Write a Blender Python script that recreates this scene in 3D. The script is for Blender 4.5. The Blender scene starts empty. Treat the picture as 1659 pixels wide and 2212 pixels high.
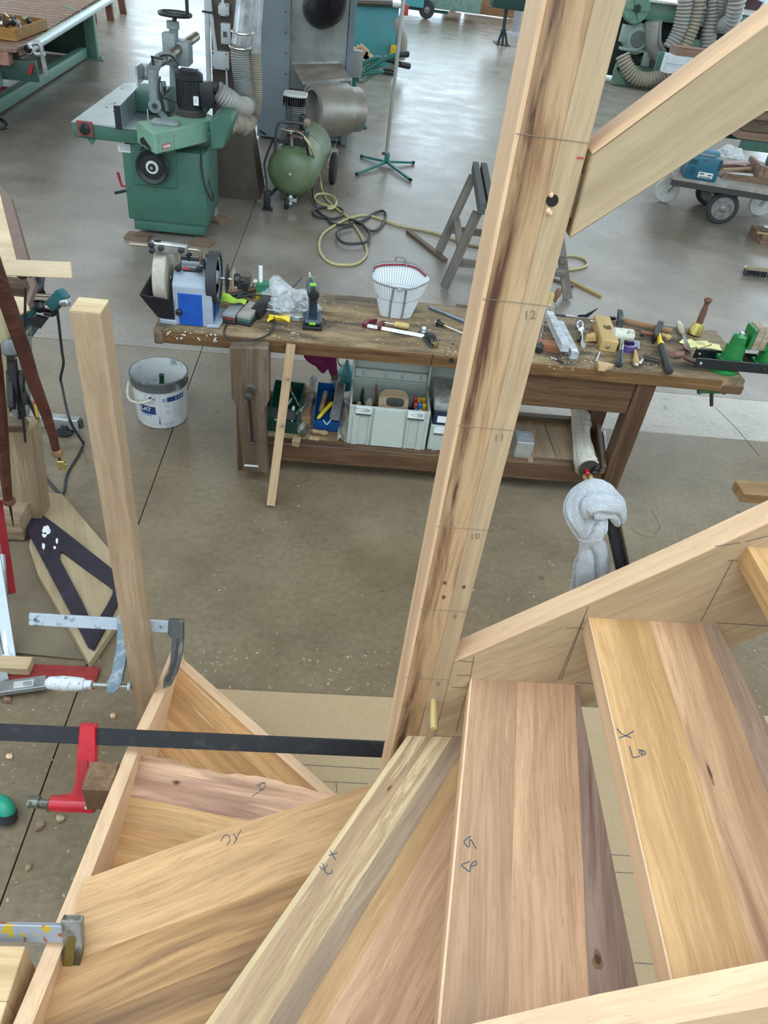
import bpy, bmesh, math, random
import numpy as np
from mathutils import Matrix, Vector, Euler
random.seed(7)
scene = bpy.context.scene
COL = scene.collection

# ------------------------------------------------------------------ camera
CAM_H = 2.25          # height of the lens above the workshop floor
FPX = 1600.0          # focal length in pixels of the 1659 x 2212 frame
RC = Matrix(((0.9938, -0.0704, -0.0867), (-0.0230, 0.6317, -0.7749), (0.1093, 0.7720, 0.6261)))
_ex = Vector(RC.col[0]).normalized()
_ey = Vector(RC.col[1]); _ey = (_ey - _ex * _ey.dot(_ex)).normalized()
_ez = _ex.cross(_ey)
RC = Matrix((_ex, _ey, _ez)).transposed()
cam_data = bpy.data.cameras.new('camera')
cam_data.sensor_fit = 'VERTICAL'; cam_data.sensor_height = 36.0
cam_data.lens = FPX / 2212.0 * 36.0
cam_data.clip_start = 0.02; cam_data.clip_end = 200
cam = bpy.data.objects.new('camera', cam_data); COL.objects.link(cam)
cam.matrix_world = Matrix.Translation((0, 0, CAM_H)) @ RC.to_4x4()
scene.camera = cam
scene.view_settings.view_transform = 'Standard'
scene.view_settings.look = 'None'
scene.view_settings.gamma = 1.0
scene.view_settings.use_curve_mapping = False
scene.view_settings.exposure = 0.95
scene.cycles.use_denoising = True
scene.cycles.adaptive_threshold = 0.02
scene.cycles.max_bounces = 7
scene.cycles.diffuse_bounces = 4
scene.cycles.glossy_bounces = 3
scene.cycles.transmission_bounces = 5
scene.cycles.transparent_max_bounces = 8
scene.cycles.caustics_reflective = False
scene.cycles.caustics_refractive = False
scene.cycles.sample_clamp_indirect = 4.0

# ------------------------------------------------------------------ sky: bright overcast day seen through the hall's openings
world = bpy.data.worlds.new('sky'); scene.world = world; world.use_nodes = True
_b = world.node_tree.nodes['Background']
_b.inputs[0].default_value = (0.68, 0.86, 1.0, 1); _b.inputs[1].default_value = 2.25
OPENINGS = []   # (centre, normal, u-size, v-size) of each opening; filled by the hall below
def portal(cx, cy, cz, rot, sx, sy):
    l = bpy.data.lights.new('skylight_portal', 'AREA'); l.shape = 'RECTANGLE'; l.size = sx; l.size_y = sy
    l.cycles.is_portal = True
    o = bpy.data.objects.new('skylight_portal', l); o.location = (cx, cy, cz); o.rotation_euler = rot; COL.objects.link(o)

# ------------------------------------------------------------------ pixel helpers: a pixel of the photograph to a point on a real plane
def _ray(p): return RC @ Vector((p[0] - 829.5, -(p[1] - 1106.0), -FPX))
def Z(px, py, z=0.0):
    r = _ray((px, py)); return r * ((z - CAM_H) / r.z) + Vector((0, 0, CAM_H))
def Y(px, py, y):
    r = _ray((px, py)); return r * (y / r.y) + Vector((0, 0, CAM_H))
def X(px, py, x):
    r = _ray((px, py)); return r * (x / r.x) + Vector((0, 0, CAM_H))

# ------------------------------------------------------------------ materials
MATS = {}
class NT:
    def __init__(s, name):
        s.m = bpy.data.materials.new(name); s.m.use_nodes = True; s.t = s.m.node_tree; s.n = s.t.nodes; s.l = s.t.links
        s.p = s.n['Principled BSDF']
    def node(s, t, **kw):
        n = s.n.new(t)
        for k, v in kw.items(): setattr(n, k, v)
        return n
    def put(s, sock, v):
        if isinstance(v, bpy.types.NodeSocket): s.l.new(v, sock)
        elif v is not None:
            if sock.type == 'RGBA' and len(v) == 3: v = (*v, 1)
            sock.default_value = v
    def coord(s, scale=(1, 1, 1), kind='Object', rnd=True, rot=(0, 0, 0)):
        tc = s.node('ShaderNodeTexCoord'); v = tc.outputs[kind]
        if rnd:
            oi = s.node('ShaderNodeObjectInfo')
            a = s.node('ShaderNodeVectorMath', operation='SCALE'); a.inputs[0].default_value = (37.1, 17.7, 53.3)
            s.l.new(oi.outputs['Random'], a.inputs['Scale'])
            b = s.node('ShaderNodeVectorMath', operation='ADD'); s.l.new(v, b.inputs[0]); s.l.new(a.outputs[0], b.inputs[1]); v = b.outputs[0]
        mp = s.node('ShaderNodeMapping'); mp.inputs['Scale'].default_value = scale; mp.inputs['Rotation'].default_value = rot
        s.l.new(v, mp.inputs['Vector']); return mp.outputs[0]
    def noise(s, vec, scale, detail=4, rough=0.55, dist=0.0, out='Fac'):
        n = s.node('ShaderNodeTexNoise'); s.l.new(vec, n.inputs['Vector']); n.inputs['Scale'].default_value = scale
        n.inputs['Detail'].default_value = detail; n.inputs['Roughness'].default_value = rough; n.inputs['Distortion'].default_value = dist
        return n.outputs[out]
    def ramp(s, fac, stops, interp='LINEAR'):
        n = s.node('ShaderNodeValToRGB'); n.color_ramp.interpolation = interp; e = n.color_ramp.elements
        while len(e) < len(stops): e.new(0.5)
        for k, (p, c) in enumerate(stops):
            e[k].position = p
            e[k].color = (c, c, c, 1) if isinstance(c, (int, float)) else (*c, 1)
        s.put(n.inputs[0], fac); return n.outputs[0]
    def mix(s, fac, a, b, blend='MIX'):
        n = s.node('ShaderNodeMix', data_type='RGBA', blend_type=blend)
        s.put(n.inputs[0], fac); s.put(n.inputs[6], a); s.put(n.inputs[7], b); return n.outputs[2]
    def math(s, op, a, b=None):
        n = s.node('ShaderNodeMath', operation=op); s.put(n.inputs[0], a)
        if b is not None: s.put(n.inputs[1], b)
        return n.outputs[0]
    def bump(s, h, strength=0.2, dist=0.01):
        n = s.node('ShaderNodeBump'); n.inputs['Strength'].default_value = strength; n.inputs['Distance'].default_value = dist
        s.l.new(h, n.inputs['Height']); s.l.new(n.outputs[0], s.p.inputs['Normal'])
    def set(s, **kw):
        for k, v in kw.items(): s.put(s.p.inputs[k.replace('_', ' ')], v)
        return s.m

def plain(name, col, rough=0.5, metal=0.0, var=0.12, scale=30.0, bump=0.0, coat=0.0, trans=0.0, alpha=None, emit=None):
    """paint, plastic, rubber, metal: a base colour with a little noise in colour and gloss"""
    if name in MATS: return MATS[name]
    t = NT(name); v = t.coord()
    n = t.noise(v, scale, 4)
    c2 = tuple(max(0, x * (1 - 1.6 * var)) for x in col); c3 = tuple(min(1, x * (1 + var)) for x in col)
    t.set(Base_Color=t.ramp(n, [(0.25, c2), (0.5, col), (0.75, c3)]), Metallic=metal)
    t.set(Roughness=t.ramp(n, [(0.2, max(0.03, rough - 0.1)), (0.8, min(1, rough + 0.1))]))
    if coat: t.set(Coat_Weight=coat, Coat_Roughness=0.1)
    if trans: t.set(Transmission_Weight=trans, IOR=1.45)
    if alpha is not None: t.set(Alpha=alpha)
    if bump: t.bump(t.noise(v, scale * 2, 5), bump)
    MATS[name] = t.m; return t.m

def worn(name, col, under, amt=0.5, rough=0.5, metal=0.0, scale=14.0, umetal=0.0, bump=0.1, edge=0.06):
    """paint or finish worn through / dusted in patches to a second colour"""
    if name in MATS: return MATS[name]
    t = NT(name); v = t.coord()
    m = t.ramp(t.noise(v, scale, 8, 0.65), [(amt - edge, 0.0), (amt + edge, 1.0)])
    n = t.noise(v, scale * 3, 4)
    a = t.mix(n, tuple(x * 0.82 for x in col), tuple(min(1, x * 1.1) for x in col))
    b = t.mix(n, tuple(x * 0.75 for x in under), under)
    t.set(Base_Color=t.mix(m, a, b), Roughness=t.ramp(n, [(0.2, max(0.05, rough - 0.1)), (0.8, min(1, rough + 0.12))]))
    mm = t.node('ShaderNodeMix'); t.put(mm.inputs[0], m); mm.inputs[2].default_value = metal; mm.inputs[3].default_value = umetal
    t.set(Metallic=mm.outputs[0])
    if bump: t.bump(t.noise(v, scale * 2, 6), bump)
    MATS[name] = t.m; return t.m

def wood(name, light, mid, dark, streak=0.0, streak_col=(0.12, 0.05, 0.025), pores=0.5, rough=0.5, gscale=1.0, knots=0.0, tint=None, tint_amt=0.0, contrast=1.0, blotch=0.25, yellow=0.0, spec=0.3):
    """planed timber, grain running along local X; streak = share of dark heartwood bands, yellow = pale spalted streaks"""
    if name in MATS: return MATS[name]
    t = NT(name)
    v = t.coord((0.38 * gscale, 9 * gscale, 9 * gscale))
    wob = t.noise(t.coord((1.3 * gscale, 4 * gscale, 4 * gscale)), 1.0, 3, 0.5, out='Color')
    add = t.node('ShaderNodeVectorMath', operation='MULTIPLY_ADD')
    t.l.new(wob, add.inputs[0]); add.inputs[1].default_value = (0.2, 0.75, 0.75); t.l.new(v, add.inputs[2]); vv = add.outputs[0]
    broad = t.noise(vv, 1.3, 3, 0.5)
    fine = t.noise(vv, 6.5, 6, 0.68)
    hair = t.noise(vv, 24, 3, 0.6)
    c = t.ramp(broad, [(0.30, dark), (0.5, mid), (0.68, light)])
    c = t.mix(t.ramp(fine, [(0.34, 0.55 * contrast), (0.54, 0.0)]), c, tuple(x * f for x, f in zip(mid, (0.60, 0.54, 0.50))))
    c = t.mix(t.ramp(fine, [(0.52, 0.0), (0.68, 0.6 * contrast)]), c, tuple(min(1, x * 1.14) for x in light))
    c = t.mix(t.ramp(hair, [(0.36, 0.34 * contrast), (0.49, 0.0)]), c, tuple(x * f for x, f in zip(mid, (0.56, 0.48, 0.44))))
    if tint: c = t.mix(t.ramp(t.noise(t.coord((1.2, 4, 4)), 1.0, 2), [(0.45, 0.0), (0.65, tint_amt)]), c, tint)
    if yellow > 0:
        y = t.ramp(t.noise(vv, 4.6, 6, 0.68, 0.2), [(0.63 - 0.11 * yellow, 0.0), (0.67 - 0.11 * yellow, 0.95)])
        c = t.mix(t.math('MULTIPLY', y, t.ramp(fine, [(0.35, 0.35), (0.6, 1.0)])), c, (0.70, 0.53, 0.30))
    if streak > 0:
        s1 = t.ramp(t.noise(vv, 1.5, 4, 0.55, 0.4), [(0.34 + 0.1 * streak, 1.0), (0.40 + 0.12 * streak, 0.0)])
        s2 = t.ramp(t.noise(vv, 5.0, 4, 0.6), [(0.3, 1.0), (0.65, 0.35)])
        c = t.mix(t.math('MULTIPLY', s1, s2), c, streak_col)
    if knots > 0:
        vo = t.node('ShaderNodeTexVoronoi'); t.l.new(t.coord((2.2, 5, 5)), vo.inputs['Vector']); vo.inputs['Scale'].default_value = 1.0
        k = t.ramp(vo.outputs['Distance'], [(0.03, 1.0), (0.07 + 0.05 * knots, 0.0)])
        c = t.mix(k, c, streak_col)
    if pores > 0:
        pv = t.noise(t.coord((28, 330, 330)), 1.0, 2, 0.5)
        pr = t.ramp(pv, [(0.66, 0.0), (0.72, 0.6 * pores)])
        c = t.mix(pr, c, tuple(x * 0.45 for x in mid))
    c = t.mix(t.ramp(t.noise(t.coord((3, 3, 3)), 1.0, 3), [(0.35, 0.0), (0.75, blotch)]), c, tuple(x * 0.8 for x in dark))
    t.set(Base_Color=c, Roughness=t.ramp(fine, [(0.2, rough - 0.08), (0.8, rough + 0.1)]), Specular_IOR_Level=spec)
    t.bump(fine, 0.06, 0.004)
    MATS[name] = t.m; return t.m

# ------------------------------------------------------------------ mesh builder
def frame(o, x, z=(0, 0, 1)):
    """matrix with origin o, X along x, Z as near z as possible"""
    x = Vector(x).normalized(); z = Vector(z); y = z.cross(x)
    if y.length < 1e-6: y = Vector((0, 1, 0)).cross(x)
    y.normalize(); z = x.cross(y)
    m = Matrix((x, y, z)).transposed().to_4x4(); m.translation = Vector(o); return m

class MB:
    def __init__(s): s.v = []; s.f = []; s.mi = []; s.cur = 0
    def mat(s, i): s.cur = i; return s
    def add(s, vs, fs, M=None):
        b = len(s.v)
        for p in vs: s.v.append(tuple(M @ Vector(p)) if M is not None else tuple(p))
        for q in fs: s.f.append(tuple(b + i for i in q)); s.mi.append(s.cur)
        return s
    def box(s, a, b, M=None, bev=0.0):
        x0, y0, z0 = (min(a[i], b[i]) for i in range(3)); x1, y1, z1 = (max(a[i], b[i]) for i in range(3))
        if bev <= 0:
            vs = [(x0,y0,z0),(x1,y0,z0),(x1,y1,z0),(x0,y1,z0),(x0,y0,z1),(x1,y0,z1),(x1,y1,z1),(x0,y1,z1)]
            return s.add(vs, [(0,3,2,1),(4,5,6,7),(0,1,5,4),(1,2,6,5),(2,3,7,6),(3,0,4,7)], M)
        bev = min(bev, 0.45 * min(x1-x0, y1-y0, z1-z0))
        bm = bmesh.new(); bmesh.ops.create_cube(bm, size=1.0)
        for v in bm.verts: v.co = Vector(((x0+x1)/2 + v.co.x*(x1-x0), (y0+y1)/2 + v.co.y*(y1-y0), (z0+z1)/2 + v.co.z*(z1-z0)))
        bmesh.ops.bevel(bm, geom=bm.edges[:], offset=bev, segments=2 if bev > 0.004 else 1, affect='EDGES', profile=0.5)
        s.bm(bm, M); return s
    def bm(s, bm, M=None):
        bm.verts.index_update()
        s.add([v.co.copy() for v in bm.verts], [[v.index for v in f.verts] for f in bm.faces], M); bm.free(); return s
    def cbox(s, c, d, M=None, bev=0.0):
        return s.box([c[i]-d[i]/2 for i in range(3)], [c[i]+d[i]/2 for i in range(3)], M, bev)
    def bar(s, p0, p1, w, h, up=(0, 0, 1), bev=0.0):
        p0 = Vector(p0); p1 = Vector(p1); M = frame(p0, p1 - p0, up)
        return s.box((0, -w/2, -h/2), ((p1-p0).length, w/2, h/2), M, bev)
    def cyl(s, p0, p1, r0, r1=None, n=16, caps=True):
        r1 = r0 if r1 is None else r1
        p0 = Vector(p0); p1 = Vector(p1); M = frame(p0, p1 - p0, (0.123, 0.2, 0.97)); L = (p1-p0).length
        vs = []; fs = []
        for L_, r in ((0, r0), (L, r1)):
            for k in range(n): a = 2*math.pi*k/n; vs.append((L_, r*math.cos(a), r*math.sin(a)))
        for k in range(n): fs.append((k, (k+1) % n, n+(k+1) % n, n+k))
        if caps: fs.append(tuple(range(n))[::-1]); fs.append(tuple(range(n, 2*n)))
        return s.add(vs, fs, M)
    def lathe(s, prof, o, axis=(0, 0, 1), n=24, cap=True):
        """prof: list of (t along axis, radius)"""
        M = frame(o, axis, (0.123, 0.2, 0.97)); vs = []; fs = []; m = len(prof)
        for (t, r) in prof:
            for k in range(n): a = 2*math.pi*k/n; vs.append((t, r*math.cos(a), r*math.sin(a)))
        for i in range(m-1):
            for k in range(n): fs.append((i*n+k, i*n+(k+1) % n, (i+1)*n+(k+1) % n, (i+1)*n+k))
        if cap:
            if prof[0][1] > 1e-5: fs.append(tuple(range(n))[::-1])
            if prof[-1][1] > 1e-5: fs.append(tuple(range((m-1)*n, m*n)))
        return s.add(vs, fs, M)
    def tube(s, pts, r, n=8, closed=False, smooth=0, radii=None, caps=True):
        pts = [Vector(p) for p in pts]
        if smooth: pts = spline(pts, smooth, closed)
        m = len(pts); vs = []; fs = []; prev = None
        for i, p in enumerate(pts):
            a = pts[i-1] if (i > 0 or closed) else p; b = pts[(i+1) % m] if (i < m-1 or closed) else p
            t = (b - a).normalized() if (b - a).length > 1e-9 else Vector((1, 0, 0))
            if prev is None:
                u = t.cross(Vector((0, 0, 1)));
                if u.length < 1e-3: u = t.cross(Vector((0, 1, 0)))
            else: u = prev - t * prev.dot(t)
            if u.length < 1e-9: u = t.orthogonal()
            u.normalize(); prev = u; w = t.cross(u)
            rr = radii[i] if radii else (r(i, m) if callable(r) else r)
            for k in range(n): an = 2*math.pi*k/n; vs.append(p + u*(rr*math.cos(an)) + w*(rr*math.sin(an)))
        for i in range(m if closed else m-1):
            for k in range(n):
                j = (i+1) % m; fs.append((i*n+k, i*n+(k+1) % n, j*n+(k+1) % n, j*n+k))
        if not closed and caps: fs.append(tuple(range(n))[::-1]); fs.append(tuple(range((m-1)*n, m*n)))
        return s.add(vs, fs)
    def prism(s, poly, h0, h1, M=None, bev=0.0):
        """poly of (x, y), extruded along z from h0 to h1"""
        n = len(poly); A = sum(poly[i][0]*poly[(i+1) % n][1] - poly[(i+1) % n][0]*poly[i][1] for i in range(n))
        if A < 0: poly = poly[::-1]
        if bev > 0:
            bm = bmesh.new(); lo = [bm.verts.new((p[0], p[1], h0)) for p in poly]; hi = [bm.verts.new((p[0], p[1], h1)) for p in poly]
            bm.faces.new(lo[::-1]); bm.faces.new(hi)
            for i in range(n): bm.faces.new((lo[i], lo[(i+1) % n], hi[(i+1) % n], hi[i]))
            bmesh.ops.bevel(bm, geom=bm.edges[:], offset=bev, segments=1, affect='EDGES'); return s.bm(bm, M)
        vs = [(p[0], p[1], h0) for p in poly] + [(p[0], p[1], h1) for p in poly]
        fs = [tuple(range(n))[::-1], tuple(range(n, 2*n))] + [(i, (i+1) % n, n+(i+1) % n, n+i) for i in range(n)]
        return s.add(vs, fs, M)
    def ring(s, outer, inner, h0, h1, M=None):
        """plate with a hole: two polygons of equal count"""
        n = len(outer); vs = [(*p, h) for h in (h0, h1) for p in outer] + [(*p, h) for h in (h0, h1) for p in inner]; fs = []
        for i in range(n):
            j = (i+1) % n
            fs += [(i, j, n+j, n+i), (2*n+j, 2*n+i, 3*n+i, 3*n+j), (n+i, n+j, 3*n+j, 3*n+i), (j, i, 2*n+i, 2*n+j)]
        return s.add(vs, fs, M)
    def ball(s, c, r, n=12, m=8, sc=(1, 1, 1)):
        vs = []; fs = []
        for i in range(m+1):
            ph = math.pi*i/m
            for k in range(n): a = 2*math.pi*k/n; vs.append((c[0]+sc[0]*r*math.sin(ph)*math.cos(a), c[1]+sc[1]*r*math.sin(ph)*math.sin(a), c[2]+sc[2]*r*math.cos(ph)))
        for i in range(m):
            for k in range(n): fs.append((i*n+k, (i+1)*n+k, (i+1)*n+(k+1) % n, i*n+(k+1) % n))
        return s.add(vs, fs)
    def grid(s, fn, nu, nv, thick=0.0, closed_u=False):
        """sheet from fn(u, v) -> point; thick gives it a back"""
        P = [[Vector(fn(i/nu, j/nv)) for j in range(nv+1)] for i in range(nu+1)]
        vs = [p for row in P for p in row]; w = nv+1; fs = []
        for i in range(nu):
            for j in range(nv): fs.append((i*w+j, (i+1)*w+j, (i+1)*w+j+1, i*w+j+1))
        s.add(vs, fs)
        return s
    def build(s, name, mat, parent=None, M=None, smooth=35, keep=False):
        """link as one object; vertices are in world space unless M (the object's own frame, world) is given with vertices local to it"""
        me = bpy.data.meshes.new(name); me.from_pydata(s.v, [], s.f)
        for m_ in (mat if isinstance(mat, (list, tuple)) else [mat]): me.materials.append(m_)
        if isinstance(mat, (list, tuple)): me.polygons.foreach_set('material_index', s.mi)
        me.validate(); me.update()
        bm = bmesh.new(); bm.from_mesh(me); bmesh.ops.recalc_face_normals(bm, faces=bm.faces); bm.to_mesh(me); bm.free()
        if smooth:
            me.shade_smooth(); me.set_sharp_from_angle(angle=math.radians(smooth))
        o = bpy.data.objects.new(name, me); COL.objects.link(o)
        W = M
        if M is None:
            # put the origin at the mesh's own base so grain and pivots are local
            c = np.array(s.v); org = Vector(((c[:,0].min()+c[:,0].max())/2, (c[:,1].min()+c[:,1].max())/2, c[:,2].min()))
            if parent is not None and keep: org = MW[parent.name].translation
            me.transform(Matrix.Translation(-org)); W = Matrix.Translation(org)
        MW[o.name] = W
        if parent is not None:
            o.parent = parent; o.matrix_basis = MW[parent.name].inverted() @ W
        else: o.matrix_basis = W
        return o
MW = {}
def spline(pts, k, closed=False):
    out = []; n = len(pts); pts = [Vector(p) for p in pts]
    for i in range(n if closed else n-1):
        if closed: a, b, c, d = pts[(i-1) % n], pts[i], pts[(i+1) % n], pts[(i+2) % n]
        else: a, b, c, d = pts[max(0, i-1)], pts[i], pts[i+1], pts[min(n-1, i+2)]
        for j in range(k):
            t = j/k; out.append(0.5*((2*b) + (c-a)*t + (2*a-5*b+4*c-d)*t*t + (3*b-a-3*c+d)*t**3))
    if not closed: out.append(pts[-1])
    return out
def tag(o, label, cat, group=None, kind=None):
    o['label'] = label; o['category'] = cat
    if group: o['group'] = group
    if kind: o['kind'] = kind
    return o
def thing(name, label, cat, loc=(0, 0, 0), group=None, rotz=0.0):
    o = bpy.data.objects.new(name, None); COL.objects.link(o); o.empty_display_size = 0.05
    M = Matrix.Translation(Vector(loc)) @ Matrix.Rotation(rotz, 4, 'Z'); o.matrix_basis = M; MW[o.name] = M
    return tag(o, label, cat, group)
def struct(o): o['kind'] = 'structure'; return o
def lab(o, label): o['label'] = label; return o
def board(name, mat, p0, p1, w, h, up=(0, 0, 1), parent=None, bev=0.002):
    """straight stick of timber from p0 to p1, grain along it"""
    p0 = Vector(p0); p1 = Vector(p1); M = frame(p0, p1-p0, up)
    return MB().box((0, -w/2, -h/2), ((p1-p0).length, w/2, h/2), None, bev).build(name, mat, parent, M)
def boxw(name, mat, a, b, parent=None, bev=0.002, gx='x'):
    """axis-aligned timber block a..b with grain along gx"""
    a = Vector(a); b = Vector(b); c = (a+b)/2; d = b-a; d = Vector((abs(d.x), abs(d.y), abs(d.z)))
    ax = {'x': ((1,0,0),(0,0,1),(d.x,d.y,d.z)), 'y': ((0,1,0),(0,0,1),(d.y,d.x,d.z)), 'z': ((0,0,1),(1,0,0),(d.z,d.y,d.x))}[gx]
    M = frame(c, ax[0], ax[1]); e = ax[2]
    return MB().cbox((0,0,0), e, None, bev).build(name, mat, parent, M)
def clip(poly, nx, ny, c):
    """keep nx*x + ny*y <= c"""
    out = []; n = len(poly)
    for i in range(n):
        p, q = poly[i], poly[(i+1) % n]; a = nx*p[0]+ny*p[1]-c; b = nx*q[0]+ny*q[1]-c
        if a <= 0: out.append(p)
        if (a < 0 < b) or (b < 0 < a): t = a/(a-b); out.append((p[0]+(q[0]-p[0])*t, p[1]+(q[1]-p[1])*t))
    return out
def stroke(name, mat, pts, n, w=0.0016, parent=None, off=0.0006):
    """pencil or pen stroke lying on a surface with normal n"""
    n = Vector(n).normalized(); pts = [Vector(p) for p in pts]; mb = MB(); vs = []
    for i, p in enumerate(pts):
        t = (pts[min(i+1, len(pts)-1)] - pts[max(i-1, 0)]).normalized(); s_ = n.cross(t)*(w/2)
        vs += [p+s_+n*off, p-s_+n*off, p-s_-n*0.0004, p+s_-n*0.0004]
    fs = []
    for i in range(len(pts)-1):
        a = 4*i
        fs += [(a, a+1, a+5, a+4), (a+1, a+2, a+6, a+5), (a+3, a, a+4, a+7)]
    fs += [(0, 3, 2, 1), (4*len(pts)-4, 4*len(pts)-3, 4*len(pts)-2, 4*len(pts)-1)]
    return mb.add(vs, fs).build(name, mat, parent, smooth=0)
def text_mesh(name, body, mat, M, size, parent=None, depth=0.0008, align='CENTER', bold=0.0):
    cu = bpy.data.curves.new('lettering', 'FONT'); cu.body = body; cu.size = size; cu.extrude = depth; cu.align_x = align; cu.align_y = 'CENTER'; cu.offset = bold
    cu.resolution_u = 3
    t = bpy.data.objects.new('lettering', cu); COL.objects.link(t); bpy.context.view_layer.update()
    me = bpy.data.meshes.new_from_object(t); bpy.data.objects.remove(t); bpy.data.curves.remove(cu)
    me.name = name; me.materials.clear(); me.materials.append(mat)
    o = bpy.data.objects.new(name, me); COL.objects.link(o); MW[o.name] = M
    if parent is not None: o.parent = parent; o.matrix_basis = MW[parent.name].inverted() @ M
    else: o.matrix_basis = M
    return o
# ------------------------------------------------------------------ timber and metal colours
def wd_(name, mid, spread=1.0, **k):
    return wood(name, tuple(min(.95, x*(1+.13*spread)) for x in mid), mid, tuple(x*f for x, f in zip(mid, (1-.22*spread, 1-.27*spread, 1-.30*spread))), **k)
T_PINK = wd_('beech_pink', (0.585, 0.335, 0.19), pores=0.9); T_GREY = wd_('beech_grey_brown', (0.43, 0.255, 0.145), pores=0.5, yellow=0.3); T_VIOLET = wd_('beech_violet', (0.345, 0.228, 0.170), 1.3, streak=0.35, streak_col=(0.20, 0.10, 0.08), pores=0.5, knots=0.15)
T_HONEY = wd_('beech_honey', (0.585, 0.335, 0.145), pores=0.7); T_ROSE = wd_('beech_rose', (0.54, 0.315, 0.172), 1.2, streak=0.2, streak_col=(0.24, 0.11, 0.06), pores=0.7); T_TAUPE = wd_('beech_taupe', (0.43, 0.285, 0.20), pores=0.6)
T_SAP = wd_('sap_yellow', (0.62, 0.45, 0.25), pores=0.2); T_BROWN = wd_('heart_brown', (0.42, 0.265, 0.15), yellow=0.45, pores=0.3); T_SPALT = wd_('spalted', (0.50, 0.335, 0.18), 1.2, yellow=1.15, pores=0.3); T_SLATE = wd_('slate_heart', (0.345, 0.235, 0.150), pores=0.3, yellow=0.1); T_TAN = wd_('beech_tan', (0.55, 0.325, 0.15), pores=0.4)
T_C = wd_('beech_sand', (0.545, 0.31, 0.145), 0.9, pores=0.3, contrast=1.1); T_CF = wd_('flamed_sand', (0.53, 0.29, 0.12), 1.2, streak=1.0, streak_col=(0.17, 0.085, 0.04), pores=0.2)
T_B = wd_('beech_amber', (0.60, 0.325, 0.13), pores=0.5); T_A = wd_('beech_orange', (0.57, 0.30, 0.12), 1.2, yellow=0.35, pores=0.3); T_A2 = wd_('beech_streaky', (0.52, 0.27, 0.105), 1.2, yellow=0.7, pores=0.3)
PALE = wd_('pale_beech', (0.72, 0.465, 0.28), 0.7, pores=0.8, contrast=0.55)
PALE2 = wd_('pale_sapwood', (0.475, 0.335, 0.20), 0.9, pores=0.4, contrast=0.7, blotch=0.35)
RAIL = wd_('rail_beech', (0.43, 0.315, 0.188), 0.9, pores=0.3, contrast=0.55, blotch=0.5)
POSTW = wd_('post_beech', (0.41, 0.285, 0.178), 1.0, pores=0.3, contrast=0.8)
LIVE = wd_('live_edge_beech', (0.68, 0.405, 0.25), 1.2, streak=0.3, streak_col=(0.27, 0.13, 0.09), pores=0.7, knots=0.25)
PENCIL = plain('pencil_line', (0.09, 0.08, 0.075), 0.7); FAINT = plain('faint_pencil', (0.22, 0.17, 0.12), 0.7)
BLUEPENCIL = plain('blue_chalk_line', (0.05, 0.065, 0.09), 0.7)
DARK = plain('dark_hole', (0.012, 0.010, 0.008), 0.9)
STEEL = plain('bright_steel', (0.62, 0.62, 0.60), 0.28, 1.0, 0.1)
GALV = worn('galvanised_steel', (0.55, 0.57, 0.58), (0.40, 0.39, 0.37), 0.5, 0.38, 0.9, 9, 0.7)
IRON = worn('cast_iron', (0.10, 0.10, 0.095), (0.25, 0.22, 0.18), 0.58, 0.5, 0.5, 30, 0.4)
BLACKSTEEL = worn('blued_bar_steel', (0.018, 0.018, 0.021), (0.06, 0.055, 0.055), 0.62, 0.38, 0.3, 25, 0.5, 0.05)
BLACK = plain('black_plastic', (0.013, 0.014, 0.016), 0.42)
RUBBER = plain('black_rubber', (0.018, 0.018, 0.019), 0.75)
GREY = plain('grey_plastic', (0.34, 0.36, 0.37), 0.5)
WHITE = plain('white_plastic', (0.72, 0.73, 0.72), 0.45)
REDP = worn('red_lacquer', (0.48, 0.012, 0.022), (0.10, 0.03, 0.03), 0.68, 0.28, 0.0, 22, 0.3)

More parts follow.
